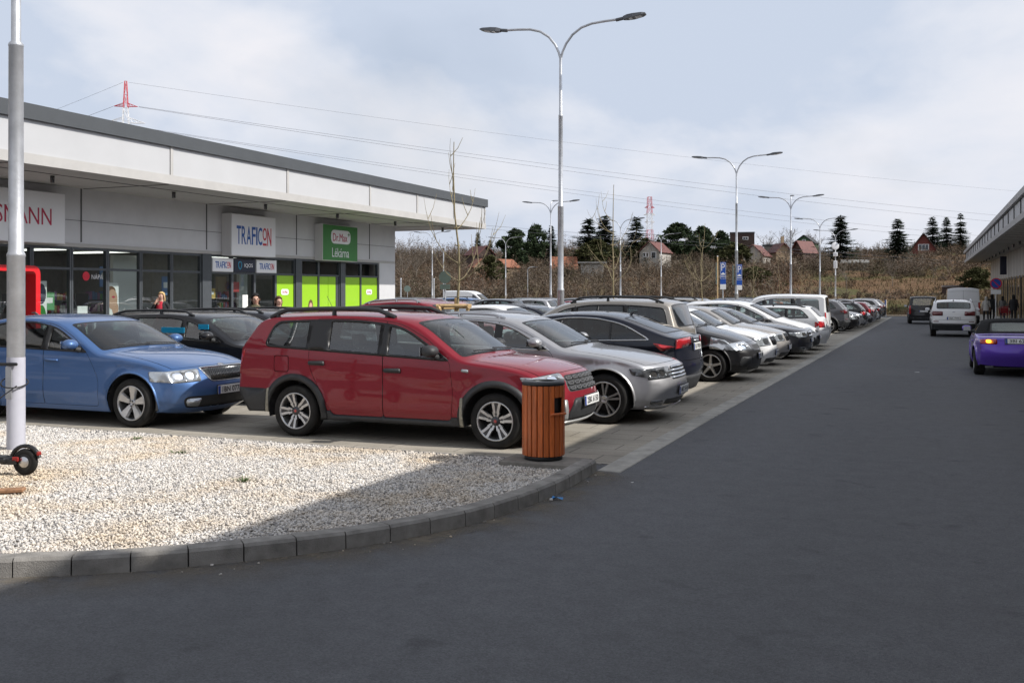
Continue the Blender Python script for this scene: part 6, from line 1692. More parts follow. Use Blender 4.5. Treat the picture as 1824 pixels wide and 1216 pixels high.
def bare_tree_mesh(seed, H, spread=.5, levels=4, thick=.02, mat=None):
    rg = random.Random(seed); b = MB()
    def grow(p, d, L, r, lv):
        n = 4; pts = [p]; q = p; dd = d.copy()
        for i in range(n):
            dd = (dd+Vector((rg.gauss(0, .12), rg.gauss(0, .12), rg.gauss(.04, .06)))).normalized(); q = q+dd*L/n; pts.append(q)
        b.tube(pts, [max(.008, r*(1-.5*i/n)) for i in range(n+1)], mat or BARKL, 4 if lv else 6, False)
        if lv >= levels: return
        for k in range(rg.choice((3, 4, 4, 5)) if lv else 7):
            i = rg.randint(2 if lv == 0 else 1, n); ax = Vector((rg.gauss(0, 1), rg.gauss(0, 1), rg.gauss(.25, .4))).normalized()
            nd = (dd*.75+ax*spread*1.25).normalized(); grow(pts[i], nd, L*rg.uniform(.45, .72), r*.52, lv+1)
    grow(Vector((0, 0, 0)), Vector((0, 0, 1)), H*.48, H*thick, 0)
    return b
BT = {}
for i, (px, Z, top, sd_, lab) in enumerate(((742, 170, 425, 1, 'bare grey tree just right of the shop canopy'), (716, 160, 418, 2, 'bare tree half hidden by the end of the shop wall'), (775, 185, 432, 3, 'thin bare tree behind the nearest staked sapling'), (1362, 190, 405, 4, 'bare tree right of the dark slate house'), (1390, 190, 404, 5, 'wide bare tree behind the tan gable with a chimney'),
        (1408, 192, 402, 6, 'bare tree touching the three-armed lamp'), (1440, 190, 408, 7, 'bare tree behind the green gabled cottage'), (1460, 185, 412, 8, 'bare tree left of the large dark spruce'), (1535, 170, 425, 9, 'bare tree right of the large dark spruce'), (1562, 172, 428, 10, 'low bare tree between the two big spruces'), (1108, 200, 412, 11, 'bare treetop between the tall spruce and the grey spruce'),
        (1690, 140, 450, 12, 'bare tree below the three spruces'), (1508, 125, 460, 13, 'bare tree before the grey shed'), (1590, 128, 455, 14, 'spindly tree in front of the lone spruce'), (1660, 130, 460, 15, 'pale stemmed tree on the grassy patch'))):
    x, y = at(px, Z); z0 = hz(x, y)-.2; H = zat(top, Z)-z0; k = sd_ % 4
    r = empty('bare_tree', (x, y, z0), rnd.uniform(0, 6), lab, 'tree', 'bare trees on the slope')
    if k not in BT:
        BT[k] = bare_tree_mesh(k+40, 1.0, .55, 3, .016).mesh('crown')
        v = np.empty(len(BT[k].vertices)*3); BT[k].vertices.foreach_get('co', v)
    mm_ = bare_tree_mesh(k+40, H, .55, 4 if H > 5 else 3, .012)
    link('trunk', mm_.mesh('trunk'), r)

# ---- cottages
def facing(x, y): return math.atan2(-x, y)                # turns local -Y towards the viewer's side of the valley
ROOFC = dict(red=pbr('roof_red', (.125, .045, .038), .7, var=.2, vscale=2), orange=pbr('roof_orange', (.25, .095, .05), .7, var=.2, vscale=2), slate=pbr('roof_slate', (.045, .047, .052), .6, var=.2, vscale=2), grey=pbr('roof_grey', (.20, .195, .185), .8, var=.2, vscale=2), dark=pbr('roof_dark', (.05, .035, .03), .8, var=.2))
WALLC = dict(white=pbr('wall_render', (.38, .355, .32), .8, var=.12), red=pbr('wall_red_boards', (.15, .035, .028), .75, var=.2, vscale=4), green=pbr('wall_green_boards', (.055, .13, .06), .75, var=.2, vscale=4), tan=pbr('wall_tan', (.30, .22, .14), .8, var=.2), dark=pbr('wall_dark_boards', (.05, .03, .025), .8, var=.2), grey=pbr('wall_weathered', (.22, .20, .17), .85, var=.2))
WINM = pbr('cottage_window', (.02, .025, .03), .1, coat=.5)
def house(px, Z, w, dep, wh, rh, wall, roof, label, turn=0, gable=True, chimney=None, wins=(), base=None, over=.35, name='cottage'):
    x, y = at(px, Z); z0 = hz(x, y)-.3 if base is None else base
    r = empty(name, (x, y, z0), facing(x, y)+turn, label, name.replace('_', ' '))
    b = MB(); b.box((0, dep/2, wh/2), (w, dep, wh), WALLC[wall])
    if gable: b.prism([(-w/2, wh), (w/2, wh), (0, wh+rh)], 0, dep, WALLC[wall], (Vector((0, 0, 0)), Vector((1, 0, 0)), Vector((0, 0, 1)), Vector((0, 1, 0))))
    link('wall', b.mesh('wall'), r)
    b = MB(); t_ = .14
    if gable:
        for sg in (-1, 1):
            L = math.hypot(w/2, rh); ux, uz = sg*w/2/L, -rh/L; e = over
            p0 = Vector((0, 0, wh+rh+.06)); p1 = Vector((ux*(L+e), 0, wh+rh+.06+uz*(L+e))); nn = Vector((-uz*sg, 0, ux*sg))*t_
            vs = [Vector((p.x, yy, p.z)) for yy in (-over, dep+over) for p in (p0, p1, p1+nn, p0+nn)]
            b.add(vs, [(0, 1, 2, 3), (7, 6, 5, 4), (0, 4, 5, 1), (1, 5, 6, 2), (2, 6, 7, 3), (3, 7, 4, 0)], ROOFC[roof])
    elif rh > .05:                                          # ridge parallel to the front
        vs = [(-w/2-over, -over, wh), (w/2+over, -over, wh), (w/2+over, dep+over, wh), (-w/2-over, dep+over, wh), (-w/2-over*.5, dep*.5, wh+rh), (w/2+over*.5, dep*.5, wh+rh)]
        b.add(vs, [(0, 1, 5, 4), (2, 3, 4, 5), (0, 4, 3), (1, 2, 5), (0, 3, 2, 1)], ROOFC[roof])
    else: b.box((0, dep/2, wh+.12), (w+2*over, dep+2*over, .24), ROOFC[roof])
    ro = link('roof', b.mesh('roof'), r)
    if chimney:
        b = MB(); b.box((chimney[0], chimney[1], wh+rh+chimney[2]), (.45, .45, chimney[3]), WALLC['tan']); link('chimney', b.mesh('chimney'), ro)
    for (wx, wz, ww, hh) in wins:
        wz = wh+rh-wz
        b = MB(); b.box((wx, -.02, wz), (ww+.16, .05, hh+.16), SW); f = link('window', b.mesh('window'), r)
        n = max(1, round(ww/.55)); b = MB()
        for k in range(n): b.box((wx-ww/2+ww*(k+.5)/n, -.035, wz), (ww/n-.07, .05, hh), WINM)
        link('pane', b.mesh('pane'), f)
    return r
def top_wh(px, Z, py, rh): 
    x, y = at(px, Z); return zat(py, Z)-(hz(x, y)-.3)-rh
def H(px, Z, apex, w, dep, rh, *a, **k): return house(px, Z, w, dep, max(.6, top_wh(px, Z, apex, rh)), rh, *a, **k)
H(866, 188, 439, 3.4, 5, 1.5, 'dark', 'red', 'dark cottage with a dull red roof near the shop canopy', gable=True, turn=.5)
H(858, 166, 462, 2.6, 3, 1.2, 'tan', 'orange', 'tiny tan hut with an orange roof left of the olive bush', turn=.3); H(890, 166, 463, 3.0, 3, 1.2, 'tan', 'orange', 'tiny hut with an orange roof right of the olive bush', turn=-.7)
H(1004, 168, 456, 4.2, 5, 2.4, 'tan', 'orange', 'cottage with a big bright orange roof behind the nearest median lamp', gable=False)
H(1055, 152, 469, 3.4, 4, 0, 'white', 'grey', 'flat roofed pale shed below the two spruces', gable=False, over=.5, name='shed')
H(1157, 176, 431, 3.7, 6, 1.75, 'white', 'red', 'pale gabled cottage with a red roof in front of the mast', turn=-.35, wins=((-.95, 2.2, .35, .6), (-.4, 2.2, .35, .6), (.75, 2.3, .8, 1.0)))
H(1236, 215, 422, 3, 3, .9, 'white', 'grey', 'small white building between two dark pines', gable=False)
H(1322, 190, 415, 4.5, 5, .05, 'dark', 'slate', 'flat topped dark slate house with a dormer window', gable=False, over=.05, wins=((.6, 1.0, .9, .4),))
H(1341, 168, 437, 3.4, 5, 1.7, 'white', 'red', 'pale cottage with red roof edges below the slate house', turn=-.25)
H(1396, 172, 434, 2.6, 5, 1.4, 'tan', 'red', 'tan gabled cottage with a tall pale chimney', turn=.3, chimney=(.2, 1.5, .2, 2.2))
H(1420, 176, 430, 2.4, 4, 1.9, 'dark', 'red', 'cottage with a steep bright red roof slope', turn=-.6)
H(1432, 186, 420, 3.4, 5, 1.3, 'green', 'slate', 'green boarded gable with a dark roof', turn=-.2, wins=((0, .9, .5, .3),))
H(1523, 150, 462, 3.9, 3, .5, 'grey', 'grey', 'weathered garden shed with a pale grey roof', gable=False, over=.15, name='shed')
H(1370, 180, 438, 1.7, 3, 0, 'grey', 'slate', 'low grey hut between the two gabled cottages', gable=False, name='shed')
H(1645, 176, 417, 5.0, 6, 3.3, 'red', 'dark', 'red A-frame cottage with a white triple window', wins=((0, 2.3, 1.6, .95),), over=.45)
H(1696, 118, 508, 2.2, 2.0, .2, 'dark', 'dark', 'low dark shed on the bank above the white van', gable=False, over=.1, name='shed')

# ---- lattice pylons and wires
PYR = pbr('pylon_red', (.52, .035, .05), .5); PYW = pbr('pylon_white', (.72, .72, .72), .5); WIRE = pbr('wire_grey', (.10, .10, .115), .5); INS = pbr('insulator', (.06, .07, .09), .3)
def pylon(px, Z, top, wbase, wtop, arms, label, bands, name='pylon', zb=None):
    x, y = at(px, Z); z0 = hz(x, y) if zb is None else zb; Ht = zat(top, Z)-z0
    r = empty(name, (x, y, z0), YAW+.15, label, 'pylon')
    def half(z): return wbase*(1-z/Ht)+wtop*z/Ht
    n = 15; col = lambda z: bands(z/Ht)
    b = MB(); th = .045 if Z < 300 else .07
    for i in range(n):
        za, zb_ = Ht*(1-(1-i/n)**1.0), Ht*(i+1)/n; a, c = half(za), half(zb_); m = col((za+zb_)/2)
        C = [(-1, -1), (1, -1), (1, 1), (-1, 1)]
        for k in range(4):
            p, q = C[k], C[(k+1) % 4]
            b.tube([(p[0]*a, p[1]*a, za), (p[0]*c, p[1]*c, zb_)], th, m, 4, False, False)
            b.tube([(p[0]*a, p[1]*a, za), (q[0]*c, q[1]*c, zb_)], th*.7, m, 4, False, False); b.tube([(q[0]*a, q[1]*a, za), (p[0]*c, p[1]*c, zb_)], th*.7, m, 4, False, False)
            b.tube([(p[0]*c, p[1]*c, zb_), (q[0]*c, q[1]*c, zb_)], th*.7, m, 4, False, False)
    link('mast', b.mesh('mast'), r)
    for (py, L) in arms:
        za = zat(py, Z)-z0; a = half(za); b = MB(); m = col(za)
        for sg in (-1, 1):
            tip = (sg*L, 0, za)
            for yy in (-a, a):
                b.tube([(sg*a, yy, za), tip], th, m, 4, False, False); b.tube([(sg*a, yy, za+L*.28), tip], th, m, 4, False, False)
                for k in range(1, 4):
                    u = k/4; b.tube([(sg*(a+(L-a)*u), yy*(1-u), za), (sg*(a+(L-a)*(u-.2)), yy*(1-u+.2), za+L*.28*(1-u+.2))], th*.7, m, 4, False, False)
        link('crossarm', b.mesh('crossarm'), r)
    return x, y, z0
pylon(224, 200, 145, 2.0, .2, ((190, 2.3), (219, 3.7)), 'red topped white lattice pylon rising behind the left shop roof', lambda f: PYR if f > .845 else PYW)
pylon(1157, 430, 351, 2.3, .8, ((370, 2.2), (383, 2.6), (396, 2.2)), 'slender red and white banded lattice mast on the skyline', lambda f: PYR if int(f*7.0) % 2 == 0 else PYW, name='mast')
def wire(p0, Z0, p1, Z1, mid, label, r=.05, group='overhead wires'):
    """hanging wire between two points given by column, row and depth; mid = (column,row) it passes"""
    A = Vector((*at(p0[0], Z0), zat(p0[1], Z0))); Bv = Vector((*at(p1[0], Z1), zat(p1[1], Z1)))
    best = None
    for k in range(1, 60):
        t = k/60; q = A.lerp(Bv, t); Zq = q.x*FWD.x+q.y*FWD.y; px = 912+1800*(q.x*RGT.x+q.y*RGT.y)/Zq
        if best is None or abs(px-mid[0]) < best[0]: best = (abs(px-mid[0]), t, zat(mid[1], Zq)-q.z)
    _, t, dz = best; s = -dz/(4*t*(1-t))
    b = MB(); b.tube([A.lerp(Bv, u)-Vector((0, 0, s*4*u*(1-u))) for u in np.linspace(0, 1, 40)], r*.62, WIRE, 5, False)
    tag(b.build('power_line'), label, 'wire', group)
wire((229, 147), 200, (2300, 372), 380, (1200, 277), 'thin uppermost wire from the pylon tip across the sky', .035)
wire((247, 190), 202, (2300, 420), 384, (1200, 322), 'upper wire of the pair leaving the pylon arm', .05); wire((247, 191), 199, (2300, 432), 379, (1200, 331), 'lower wire of the pair leaving the pylon arm', .05)
wire((262, 229), 203, (2300, 455), 386, (1200, 363), 'upper wire of the low pair skimming the shop roof', .045); wire((262, 230), 199, (2300, 464), 379, (1200, 371), 'lower wire of the low pair skimming the shop roof', .045)
wire((219, 147), 200, (-500, 380), 260, (110, 190), 'thin wire running left from the pylon tip', .035); wire((201, 190), 200, (-500, 420), 260, (155, 207), 'wire running left from the pylon arm', .05)
wire((820, 398), 150, (1850, 476), 150, (1430, 446), 'upper cable strung low over the cottages', .03, 'low cables over the slope'); wire((820, 404), 150, (1850, 482), 150, (1430, 452), 'lower cable strung low over the cottages', .03, 'low cables over the slope')
# ------------------------------------------------------------------ lamps, bin, scooter, young trees, signs
GALV = pbr('galvanised_steel', (.50, .51, .53), .42, metal=.55, var=.16, vscale=5, bump=.15, bscale=40)
LUM = pbr('luminaire_grey', (.10, .105, .115), .45, metal=.3); LUMG = pbr('luminaire_glass', (.62, .64, .66), .2, coat=.5); POLEP = pbr('pole_paint', (.50, .50, .56), .5, var=.05)
def luminaire(parent, tip, d):
    """flat street-light head at the end of an arm pointing along d"""
    b = MB(); d = Vector(d).normalized(); s_ = d.cross(Vector((0, 0, 1))).normalized(); u = s_.cross(d)
    def P(a, c, e): return Vector(tip)+d*a+s_*c+u*e
    b.tube([P(-.12, 0, 0), P(.10, 0, .005)], .042, LUM, 8)
    st = [(.06, .05, -.035, .045), (.16, .11, -.04, .055), (.30, .135, -.045, .05), (.52, .13, -.03, .03), (.60, .09, -.01, .015)]
    vs = []
    for a, w, lo, hi_ in st: vs += [P(a, -w, lo), P(a, w, lo), P(a, w*.8, hi_), P(a, -w*.8, hi_)]
    fs = [(3, 2, 1, 0)]+[(4*i+k, 4*i+(k+1) % 4, 4*i+4+(k+1) % 4, 4*i+4+k) for i in range(4) for k in range(4)]+[(16, 17, 18, 19)]
    b.add(vs, fs, LUM)
    o = link('luminaire', b.mesh('luminaire'), parent)
    g = MB(); g.add([P(.20, -.09, -.0465), P(.20, .09, -.0465), P(.50, .09, -.037), P(.50, -.09, -.037)], [(0, 3, 2, 1)], LUMG); link('lens', g.mesh('lens'), o)
def lamp(x, y, label, joints=((0, .085), (1.83, .085), (1.90, .071), (3.85, .069), (3.91, .054), (6.05, .051), (6.10, .038), (7.5, .036)), third=None, z0=0, arms=(0, math.pi), group='double armed street lamps', fork=7.45, low_paint=0, yaw=0):
    r = empty('street_lamp', (x, y, z0), yaw, label, 'street lamp', group)
    b = MB(); J = joints
    pr = []
    for i, (z, q) in enumerate(J):
        pr.append((q, z))
        if 0 < i < len(J)-1 and J[i][1] > J[i+1][1]+.006: pr.append((q+.004, z+.005)); pr.append((q+.002, z+.03))
    b.lathe(pr, GALV, 20)
    if low_paint: b.lathe([(J[0][1]+.0015, .0), (J[0][1]+.0015, low_paint)], POLEP, 20)
    b.box((0, -J[0][1]-.002, .75), (.09, .012, .34), GALV, bev=.004)
    link('pole', b.mesh('pole'), r)
    A = list(arms)+([third] if third else [])
    for a in A:
        d = Vector((math.cos(a), math.sin(a), 0)); k = .55 if a == third else 1
        prof = [(0, fork-.02), (.05, fork+.16), (.14, fork+.35), (.30, fork+.55), (.52, fork+.70), (.78, fork+.775), (1.10, fork+.80), (1.50*k if k < 1 else 1.50, fork+.815)] if k == 1 else [(0, fork), (-.0, fork+.4), (.02, fork+.65), (.12, fork+.82), (.35, fork+.90)]
        b = MB(); b.tube([d*u+Vector((0, 0, z)) for u, z in prof], .030, GALV, 8); link('arm', b.mesh('arm'), r)
        tip = d*prof[-1][0]+Vector((0, 0, prof[-1][1])); luminaire(r, tip, (d+Vector((0, 0, .12))))
    return r
lamp(-9.08, 8.05, 'thick galvanised pole rising from the gravel with a scooter chained to it', joints=((0, .092), (2.10, .091), (2.16, .078), (4.36, .074), (4.42, .05), (5.6, .048), (5.65, .038), (7.5, .036)), z0=.03, low_paint=1.02)
lamp(-8.2, 23.1, 'tall double armed street lamp nearest in the tree strip, behind the red wagon', yaw=.03)
lamp(-8.2, 47.6, 'double armed street lamp with a blue parking sign fixed to it')
lamp(-8.2, 68, 'three armed street lamp in the tree strip', third=math.pi*.5)
lamp(-8.2, 87.5, 'double armed street lamp beyond the three armed one'); lamp(-8.2, 103, 'farthest lamp of the tree strip, its pole carrying a white box and round mirror')
lamp(-24.05, 65.7, 'three armed street lamp far across the car park beside the shop', third=math.pi*.45); lamp(-23.9, 82.4, 'double armed lamp standing before the ragged spruce'); lamp(-25.5, 103, 'double armed lamp before the broad pine on the far side of the car park')
lamp(-43.0, 103, 'double armed lamp far back, below the broad dark pine'); lamp(-46.5, 92, 'distant double armed lamp seen under the shop canopy end')
# box and mirror on the farthest pole
b = MB(); b.box((0, -.12, 4.9), (.34, .18, .75), SW, bev=.03); b.box((0, -.10, 5.9), (.4, .2, .4), SW, bev=.05); tag(b.build('cabinet', loc=(-8.2, 103, 0)), 'white box fixed to the farthest lamp pole', 'box')
b = MB(); b.lathe([(.38, -.03), (.36, .03), (.3, .04), (0, .045)], SW, 20, 'Y'); o = b.build('traffic_mirror', loc=(-8.2, 102.75, 6.7)); o.rotation_euler = (0, 0, math.pi+YAW); tag(o, 'round white traffic mirror high on the farthest lamp pole', 'mirror')

# ---- slatted litter bin
WOOD = []
for k in range(5):
    c = (.50+.05*k, .115+.012*k, .022+.003*k)
    m, t, out = newmat('orange_slat_%d' % k)
    bs = t('ShaderNodeBsdfPrincipled', i={'Roughness': .45, 'Coat Weight': .25, 'Coat Roughness': .25}); tc = t('ShaderNodeTexCoord')
    mp = t('ShaderNodeMapping'); mp.inputs['Scale'].default_value = (26, 26, 2.2); t.link(tc.outputs['Object'], mp.inputs[0])
    n = t('ShaderNodeTexNoise', i={'Scale': 2.2, 'Detail': 6, 'Roughness': .65, 'Distortion': .4}); t.link(mp.outputs[0], n.inputs['Vector'])
    mr = t('ShaderNodeMapRange', i={'From Min': .3, 'From Max': .7, 'To Min': .62, 'To Max': 1.2}); t.link(n.outputs['Fac'], mr.inputs['Value'])
    v = t('ShaderNodeVectorMath', operation='SCALE'); v.inputs[0].default_value = c; t.link(mr.outputs[0], v.inputs['Scale']); t.link(v.outputs[0], bs.inputs['Base Color'])
    bp = t('ShaderNodeBump', i={'Strength': .25, 'Distance': .004}); t.link(n.outputs['Fac'], bp.inputs['Height']); t.link(bp.outputs[0], bs.inputs['Normal']); t.link(bs.outputs[0], out.inputs['Surface']); WOOD.append(m)
BINM = pbr('bin_metal', (.035, .037, .04), .5, metal=.3)
r = empty('litter_bin', (-3.60, 9.62, .06), 0, 'round litter bin of reddish orange wooden slats at the tip of the gravel', 'litter bin')
Rb = .205; n = 22; vd = math.atan2(-9.62, 3.60); oa = vd+R(44)                 # opening turned right of the street view
b = MB(); b.lathe([(.0, .012), (Rb-.035, .012), (Rb-.035, .76)], BINM, 32); link('liner', b.mesh('liner'), r)
b = MB(); b.lathe([(Rb-.03, 0), (Rb-.012, 0), (Rb-.012, .055), (Rb-.03, .055)], BINM, 40); link('base_ring', b.mesh('base_ring'), r)
b = MB(); b.lathe([(Rb-.06, .752), (Rb+.012, .752), (Rb+.014, .775), (Rb+.002, .79), (Rb-.09, .792), (Rb-.092, .76)], BINM, 40); link('lid_ring', b.mesh('lid_ring'), r)
for k in range(n):
    a = 2*math.pi*k/n+.06; da = (a-oa+math.pi) % (2*math.pi)-math.pi
    segs = [(.045, .752)] if abs(da) > R(19) else [(.045, .475), (.632, .752)]
    b = MB(); w = 2*math.pi*Rb/n-.007
    rt = Matrix.Rotation(a, 3, 'Z')
    for z0_, z1_ in segs: b.box((math.cos(a)*Rb, math.sin(a)*Rb, (z0_+z1_)/2), (.022, w, z1_-z0_), WOOD[(k*7) % 5], rot=rt, bev=.005)
    link('slat', b.mesh('slat'), r)
b = MB(); cc = Vector((math.cos(oa)*(Rb+.012), math.sin(oa)*(Rb+.012), .47)); b.box(cc, (.03, .20, .022), WOOD[3], rot=Matrix.Rotation(oa, 3, 'Z'), bev=.004); link('opening_ledge', b.mesh('opening_ledge'), r)

# ---- electric scooter chained to the pole
SB = pbr('scooter_black', (.015, .015, .016), .4, var=.2); SRED = pbr('scooter_red', (.28, .015, .012), .35)
sc = Vector((-7.62, 6.86, .078)); dirn = Vector((-RGT.x, -RGT.y, 0))*.985+Vector((FWD.x, FWD.y, 0))*.17
r = empty('electric_scooter', sc, math.atan2(dirn.y, dirn.x), 'black electric scooter with red details leaning on the thick pole', 'scooter')
def wheel_(x):
    b = MB(); b.lathe([(.075, -.022), (.10, -.026), (.118, -.014), (.122, 0), (.118, .014), (.10, .026), (.075, .022)], M['tyre'], 32, 'Y', c=(x, 0, .122)); o = link('wheel', b.mesh('wheel'), r)
    b = MB(); b.lathe([(.078, -.018), (.03, -.024), (0, -.024)], SB, 24, 'Y', c=(x, 0, .122)); b.lathe([(.078, .018), (.03, .024), (0, .024)], SB, 24, 'Y', c=(x, 0, .122)); b.lathe([(.05, -.026), (.045, -.03), (0, -.03)], M['alu'], 18, 'Y', c=(x, 0, .122)); b.lathe([(.05, .026), (.045, .03), (0, .03)], M['alu'], 18, 'Y', c=(x, 0, .122)); link('hub', b.mesh('hub'), o)
wheel_(0); wheel_(.93)
b = MB(); b.box((.44, 0, .135), (.56, .15, .055), SB, bev=.015); b.box((.44, 0, .165), (.50, .13, .006), M['plastic']); b.box((.14, .045, .125), (.16, .02, .05), SB, bev=.006); b.box((.14, -.045, .125), (.16, .02, .05), SB, bev=.006); b.tube([(.70, 0, .14), (.80, 0, .24), (.86, 0, .30)], .03, SB, 8); link('deck', b.mesh('deck'), r)
b = MB()
for k in range(9):
    pass
b.tube([(.145*math.cos(a), 0, .122+.145*math.sin(a)) for a in np.linspace(R(20), R(165), 12)], .02, SB, 6); link('mudguard', b.mesh('mudguard'), r)
b = MB(); b.box((.07, -.045, .15), (.07, .02, .045), SRED, bev=.01); b.box((.07, .045, .15), (.07, .02, .045), SRED, bev=.01); b.box((-.135, 0, .20), (.03, .05, .04), SRED, bev=.01); link('red_cover', b.mesh('red_cover'), r)
top = Vector((.60, -.16, 1.13))
b = MB(); b.tube([(.93, 0, .15), (.87, -.01, .32), (.84, -.02, .42)], .03, SB, 8); b.tube([(.855, -.02, .36), top], [.026, .022], SB, 8); link('stem', b.mesh('stem'), r)
b = MB(); b.tube([top+Vector((.05, -.24, 0)), top+Vector((.0, -.08, .02)), top+Vector((0, .08, .02)), top+Vector((.02, .24, 0))], .016, SB, 8); b.tube([top+Vector((.05, -.25, 0)), top+Vector((.02, -.13, .008))], .022, M['plastic'], 8); b.tube([top+Vector((.02, .25, 0)), top+Vector((.01, .13, .01))], .022, M['plastic'], 8); b.box(top+Vector((0, 0, .03)), (.06, .10, .03), M['plate'], bev=.008); b.box(top+Vector((.0, .11, .03)), (.04, .05, .03), SRED, bev=.008); link('handlebar', b.mesh('handlebar'), r)
b = MB(); c = Vector((-9.08, 8.05, .78))
b.tube([c+Vector((.115*math.cos(a)+.03*math.cos(a)*math.sin(a), .115*math.sin(a)-.06*(1-math.sin(a))*.5, .03*math.sin(a*1.0)-.04*math.cos(a))) for a in np.linspace(0, 2*math.pi, 28)], .008, SB, 6, False)
b.tube([c+Vector((.10, -.08, -.03)), c+Vector((.02, -.24, -.16)), c+Vector((-.16, -.32, -.22)), c+Vector((-.12, -.10, -.02))], .007, SB, 6)
b.box(c+Vector((.0, -.125, .20)), (.24, .028, .035), SB, rz=YAW, bev=.01)
tag(b.build('cable_lock'), 'black cable lock looped round the thick pole', 'lock')

# ---- staked young trees
YB = pbr('young_bark', (.25, .205, .115), .8, var=.3, vscale=14); STK = pbr('stake_wood', (.52, .36, .18), .75, var=.25, vscale=12)
def sapling(x, y, H_, seed, label, thick=.034, group='young trees in the planting strips'):
    rg = random.Random(seed); r = empty('young_tree', (x, y, 0), rg.uniform(0, 6.28) if seed != 3 else 0, label, 'young tree', group)
    b = MB(); P = []; q = Vector((0, 0, 0))
    for i in range(15):
        P.append(q.copy()); q = q+Vector((rg.gauss(0, .022), rg.gauss(0, .022), H_/14))
    b.tube(P, [thick*(1-.92*(i/14)**.6)+.004 for i in range(15)], YB, 8)
    for k in range(14):                       # pruning knots
        i = rg.randint(4, 9); a = rg.uniform(0, 6.28); d = Vector((math.cos(a), math.sin(a), .5)); b.tube([P[i], P[i]+d*.06], [.016, .010], YB, 5)
    link('trunk', b.mesh('trunk'), r)
    b = MB()
    for k in range(9):
        i = rg.choice((6, 6, 7, 7, 8, 9, 10, 11)); a = k*2.4+rg.gauss(0, .3); L = H_*rg.uniform(.18, .36)*(1.3-.05*i); d = Vector((math.cos(a), math.sin(a), .25)); p = P[i].copy(); pts = [p.copy()]; up = rg.uniform(.18, .38)
        for s_ in range(7):
            d = (d+Vector((rg.gauss(0, .08), rg.gauss(0, .08), up))).normalized(); p = p+d*L/7; pts.append(p.copy())
        b.tube(pts, [.0105*(1-.78*s_/7) for s_ in range(8)], YB, 5)
        for s_ in (3, 5):
            dd = (d+Vector((rg.gauss(0, .7), rg.gauss(0, .7), .1))).normalized(); b.tube([pts[s_], pts[s_]+dd*L*.18, pts[s_]+dd*L*.3+Vector((0, 0, L*.08))], [.008, .006, .003], YB, 4)
    link('crown', b.mesh('crown'), r)
def stakes(x, y, label, h=1.5, w=.52, simple=False, rz=.35):
    r = empty('tree_stake_frame', (x, y, 0), rz, label, 'stake frame', 'stake frames round the young trees')
    C = [(-w/2, -w*.3), (w/2, -w*.3), (0, w*.55)]
    for i, (a, c) in enumerate(C):
        b = MB(); hh = h+(.12 if i == 2 else 0); b.tube([(a, c, 0), (a, c, hh)], [.036, .034], STK, 10); link('post', b.mesh('post'), r)
    for i in range(3):
        p, q = C[i], C[(i+1) % 3]; b = MB(); e = (Vector((q[0]-p[0], q[1]-p[1], 0))).normalized()*.07; z = h-.03-.02*i
        b.tube([Vector((p[0], p[1], z))-e, Vector((q[0], q[1], z))+e], .036, STK, 10); link('rail', b.mesh('rail'), r)
for i, (x, y, h, lab) in enumerate(((-8.25, 17.3, 4.6, 'nearest young tree, rising in front of the shop canopy end'), (-8.2, 27.9, 4.9, 'young knotted tree right of the nearest median lamp'), (-8.2, 39.9, 4.6, 'young tree left of the free standing parking sign'), (-8.2, 53, 4.4, 'young tree right of the lamp with the parking sign'),
       (-8.2, 62, 3.8, 'thin young tree near the three armed lamp'), (-8.2, 74, 4.0, 'thin young tree right of the three armed lamp'), (-8.2, 81, 3.8, 'thin young tree left of the fourth median lamp'), (-8.2, 93, 4.0, 'thin young tree between the two last median lamps'))):
    sapling(x, y, h, 3+i*5, lab, .046 if i < 2 else .036)
    if i < 4: stakes(x+.05, y-.15, ('stake frame holding the nearest young tree, behind the red wagon roof', 'stake frame at the knotted young tree', 'stake frame of the tree left of the free standing parking sign', 'stake frame beside the lamp with the parking sign')[i], 1.54 if i == 0 else 1.45)
ES = ((-38.3, 100, 'behind the tall lamp pole'), (-32.8, 100, 'left of the pair before the lot end'), (-31.4, 101, 'before the flat pale shed'), (-27.6, 100, 'left of the lamp before the ragged spruce'), (-26.4, 101, 'right of the lamp before the ragged spruce'), (-21.6, 100, 'under the pale gabled cottage'), (-3.9, 101.5, 'at the end of the road'), (-.7, 102, 'behind the dark van at the road end'), (-51, 101, 'right of the distant white van'))
for i, (x, y, lab) in enumerate(ES):
    sapling(x, y, rnd.uniform(3.0, 4.4), 60+i, 'small staked tree at the far edge, '+lab); stakes(x, y, 'pale stake frame at the far edge, '+lab, 1.35, .8, rz=rnd.uniform(0, 1))

